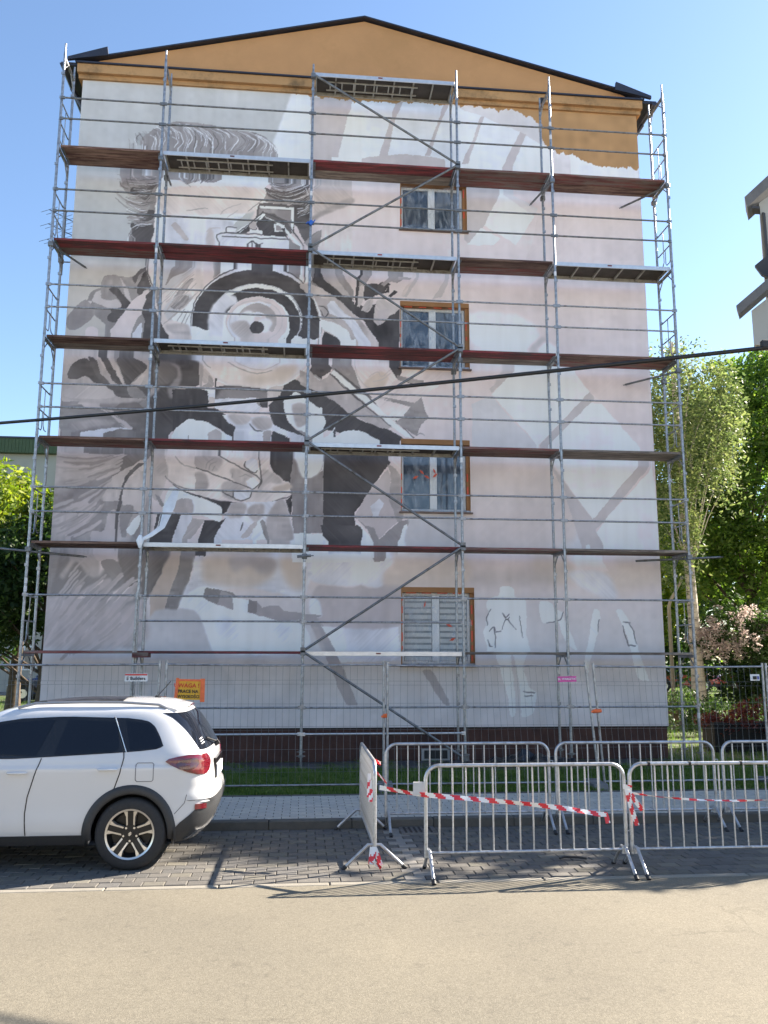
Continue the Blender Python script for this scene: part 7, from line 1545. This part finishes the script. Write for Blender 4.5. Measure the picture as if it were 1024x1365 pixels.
tree('small_shrub', (9.9, 22.3, 0), 0, 0, [(0, 0, .6, 1.0, .6, .6), (1.5, 0, .45, .9, .5, .45)], 60, 70, .05, .22, LSHADE, 'small leafy shrub behind the low timber rail', 28, cat='shrub', kindname='foliage')
tree('small_shrub', (11.7, 24.3, 0), 0, 0, [(0, 0, .5, .8, .5, .5), (1.9, 0, .4, .7, .5, .4)], 50, 60, .055, .22, LSHADE, 'low dark shrub at the foot of the birch', 29, cat='shrub', kindname='foliage')
tree('yew_bush', (15.3, 27.0, 0), 0, 0, [(0, 0, .9, 1.1, .8, .9)], 60, 70, .06, .3, LSHADE, 'dark round bush under the lilac', 30, cat='bush', kindname='foliage')
# left of the block
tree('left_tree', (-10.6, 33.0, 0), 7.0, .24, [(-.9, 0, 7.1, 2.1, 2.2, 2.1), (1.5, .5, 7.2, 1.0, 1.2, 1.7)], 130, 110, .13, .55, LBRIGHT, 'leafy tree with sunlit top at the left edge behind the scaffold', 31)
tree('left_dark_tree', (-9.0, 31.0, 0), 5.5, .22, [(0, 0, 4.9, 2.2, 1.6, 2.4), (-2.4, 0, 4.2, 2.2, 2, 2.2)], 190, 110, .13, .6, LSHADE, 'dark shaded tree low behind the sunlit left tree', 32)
tree('street_tree', (13.2, 13.1, 0), 6.6, .18, [(0, 0, 5.6, 2.6, 1.5, 1.6), (.6, 1.9, 7.9, 2.0, .9, 1.2), (-1.2, -.1, 4.7, 1.5, 1.0, 1.0), (2.2, .6, 4.6, 1.8, 1.0, 1.2)], 125, 75, .15, .5, LBRIGHT, 'street tree standing just outside the right of the view', 33)
tree('street_tree', (16.6, 16.5, 0), 10.5, .2, [(0, 0, 9.6, 2.6, 1.5, 1.5), (-1.2, -.3, 8.6, 1.4, 1.2, 1.0), (1.6, .4, 8.6, 1.8, 1.4, 1.2)], 95, 60, .15, .5, LBRIGHT, 'taller street tree further along outside the right of the view', 34)
# far belt that closes the horizon
r = np.random.default_rng(8); cs = []
for x in np.arange(-70, 90, 1.6):
    for z in (1.2, 3.2, 5.2, 7.0):
        if r.random() < .8: cs.append((x+r.normal(0, .8), 75+r.normal(0, 4), z+r.normal(0, .9)))
cs = np.array(cs); V_, F_ = leaves(cs, np.full(len(cs), 1.9), 34, .42, 9); tag(np_mesh('distant_trees', V_, F_, LDARK, kind='stuff'), 'belt of distant trees closing the horizon', 'trees')
# ------------------------------------------------------------------ things on the lawn
WOOD = mat('weathered_timber', (.11, .075, .05), .9, 0, .3, 5, .4, 40)
rl = empty('timber_rail_fence', (8.1, 23.3, 0), 0, 'low dark timber rail fence right of the wall corner', 'fence')
for x in (.3, 2.3): MB().box((x, -.05, 0), (x+.13, .05, .80)).build('post', WOOD, rl)
for z in (.18, .48, .70): MB().box((-.4, -.075, z), (2.5, -.052, z+.12)).build('rail', WOOD, rl)
lp = MB(); lp.path([(0, 0, 0), (.0, 0, 3.75), (.06, 0, 3.95), (.55, 0, 4.75)], [.075, .06, .055, .04], 10)
lp_e = empty('street_lamp', (12.55, 28.0, 0), 0, 'tan lamp post with bent arm seen between the wall and the birch', 'street lamp'); lp.build('pole', mat('lamp_tan', (.32, .27, .20), .7, 0, .1), lp_e)
MB().box((.5, -.09, 4.72), (.95, .09, 4.82)).build('lantern', STEELD, lp_e, bevel=.02)
PR = mat('car_red', (.32, .025, .018), .25, 0, .05, coat=.6); PB = mat('car_blue', (.02, .03, .09), .25, 0, .05, coat=.6)
make_car((24.0, 50, 0), 0, PR, 'red car parked far back, left of the birch trunk', False, 'far parked cars')
make_car((28.6, 50.5, 0), 0, PR, 'red car parked far back behind the lilac bush', False, 'far parked cars')
make_car((-10.0, 41, 0), 0, PB, 'dark blue car parked behind the left tree trunk', False, 'far parked cars')
pt_ = MB().add([(-40, 52, -.035), (60, 52, -.035), (60, 47.5, -.035), (-40, 47.5, -.035)], [(0, 1, 2, 3)]); tag(pt_.build('far_parking_road', mat('far_road', (.16, .15, .14), .9)), kind='structure')
# ------------------------------------------------------------------ pale block with green roof edge, far left
WP = mat('far_render_pale', (.36, .35, .31), .9, 0, .08, .6); GR = mat('green_sheet', (.05, .085, .035), .6, 0, .1)
lb_ = empty('pale_block', (-8, 52, 0), 0, 'pale flat-roofed block with green ribbed roof edge behind the left trees', 'building')
MB().box((-26, 0, -.2), (4.5, 10, 14.2)).build('wall', WP, lb_)
f = MB(); f.box((-26.3, -.35, 14.21), (4.8, 10.3, 15.1)); 
for i in range(150): x = -26.25+i*.205; f.box((x, -.38, 14.25), (x+.06, -.351, 15.05))
f.build('roof_edge', GR, lb_); MB().box((-26.4, -.42, 15.101), (4.9, 10.4, 15.2)).build('roof', ROOFM, lb_)
for i in range(9):
    for z in (1.2, 4.2, 7.2, 10.4):
        x = -24.5+i*3.1; fr = MB().box((x, -.03, z), (x+1.5, .05, z+1.4)).build('window', UPVC, lb_); MB().box((x+.08, -.045, z+.08), (x+.71, -.031, z+1.32)).box((x+.79, -.045, z+.08), (x+1.42, -.031, z+1.32)).build('pane', GLASS, fr)
# ------------------------------------------------------------------ neighbour at the right edge
WN = mat('neighbour_render', (.40, .385, .35), .9, 0, .07, 1.5, .2, 60); RT = mat('neighbour_roof', (.13, .125, .125), .75, 0, .2, 6); RD = mat('eave_dark', (.045, .045, .05), .7)
nb = empty('neighbour_house', (0, 0, 0), 0, 'cream house with two grey eaves cutting in at the right edge', 'building')
YN = 18.0
def X(u, v, y=YN): p = at(u, v, y); return p.x, p.z
xa, _ = X(1017, 340); xb, z1 = X(1003, 428); _, z0 = X(1004, 467); xt, zt = X(997, 285); _, ztop = X(1024, 246); xd, zd = X(987, 433)
MB().box((xa, YN, -.1), (xa+2.4, YN+2.9, zt+.3)).build('wall', WN, nb); MB().box((xa+2.401, YN, -.1), (xa+15.5, YN+2.9, zt+.6)).build('wall', WN, nb); MB().box((xa+2.45, YN-.3, zt+.601), (xa+15.8, YN+3.2, zt+.8)).build('shade_wing_roof', RT, nb)  # long wing and its flat roof are unseen, sized to shade footpath and lawn
MB().box((xb, YN-.35, z0), (xb+2.4, YN-.002, z1+.1)).build('bay', WN, nb)
def roofslab(x, z, sl, y0, y1, L, th, nm):
    b = MB(); b.prism([(x, z), (x+L, z+L*sl), (x+L, z+L*sl+th), (x-.05, z+th*.85)], y0, y1); return b.build(nm, RT, nb)
g_ = MB(); g_.prism([(xb, z1+.101), (xb+2.4, z1+.101), (xb+2.4, z1+2.0)], YN-.35, YN-.01); g_.build('bay_gable', WN, nb)
g_ = MB(); g_.prism([(xa+.002, zt+.301), (xa+2.4, zt+.301), (xa+2.4, zt+2.1)], YN, YN+.2); g_.build('gable', WN, nb)
roofslab(xt, zt, .95, YN-.30, YN+.3, 2.6, .30, 'roof'); roofslab(xd, zd, .86, YN-.60, YN-.30, 2.5, .24, 'bay_roof')
MB().box((xt+.12, YN-.26, zt+.0), (xa+.02, YN+.0, zt+.06)).build('soffit', RD, nb)
MB().tube((xa+.10, YN-.06, zt), (xa+.10, YN-.06, 0), .05, 8).build('downpipe', RD, nb)
x1_, z1_ = X(1006, 352); _, z2_ = X(1010, 371)
g_ = MB(); g_.prism([(x1_, z1_-.1), (xa+.25, z1_+.30), (xa+.25, z2_-.1), (x1_+.15, z2_+.05)], YN-.12, YN-.005); g_.build('rain_hopper', RD, nb)
for o in nb.children:           # the side walls run back at a slant, away from the street
    for v in o.data.vertices: v.co.x += (v.co.y-YN)*.60
hb = MB(); A_ = A; hb.box((A_.x-.05, A_.y-.035, A_.z-.03), (A_.x+.05, A_.y+.035, A_.z+.07)); tag(hb.build('cable_clamp', BLACK, bevel=.01), 'black clamp on the overhead cable at the right edge', 'clamp')

# ------------------------------------------------------------------ the other side of the street, behind the viewer
ob = empty('opposite_block', (0, -34, 0), 0, 'unseen long pale block added behind the viewer for reflections and bounced light', 'building')  # unseen block added so car paint and glass have something to reflect
MB().box((-40, -9, -.1), (34, 0, 11)).build('wall', mat('opposite_render', (.55, .52, .46), .9, 0, .06, .4), ob)
MB().box((-40.5, -9.5, 11.001), (34.5, .5, 11.4)).build('roof', ROOFM, ob)
wm = MB().box((0, .0, 0), (1.5, .04, 1.5)).mesh('window', GLASS)
for i in range(18):
    for z in (1.2, 4.2, 7.4): link('window', wm, ob, (-38+i*4, .002, z))
tree('roadside_tree', (-7.5, -13, 0), 6.5, .22, [(0, 0, 5.6, 2.6, 2.4, 2.6)], 90, 70, .2, .8, LDARK, 'roadside tree behind the viewer, left', 51)
tree('roadside_tree', (-15, -15, 0), 7, .22, [(0, 0, 5.8, 3.0, 2.4, 2.8)], 90, 70, .2, .8, LDARK, 'wider roadside tree behind the viewer, further left', 52)
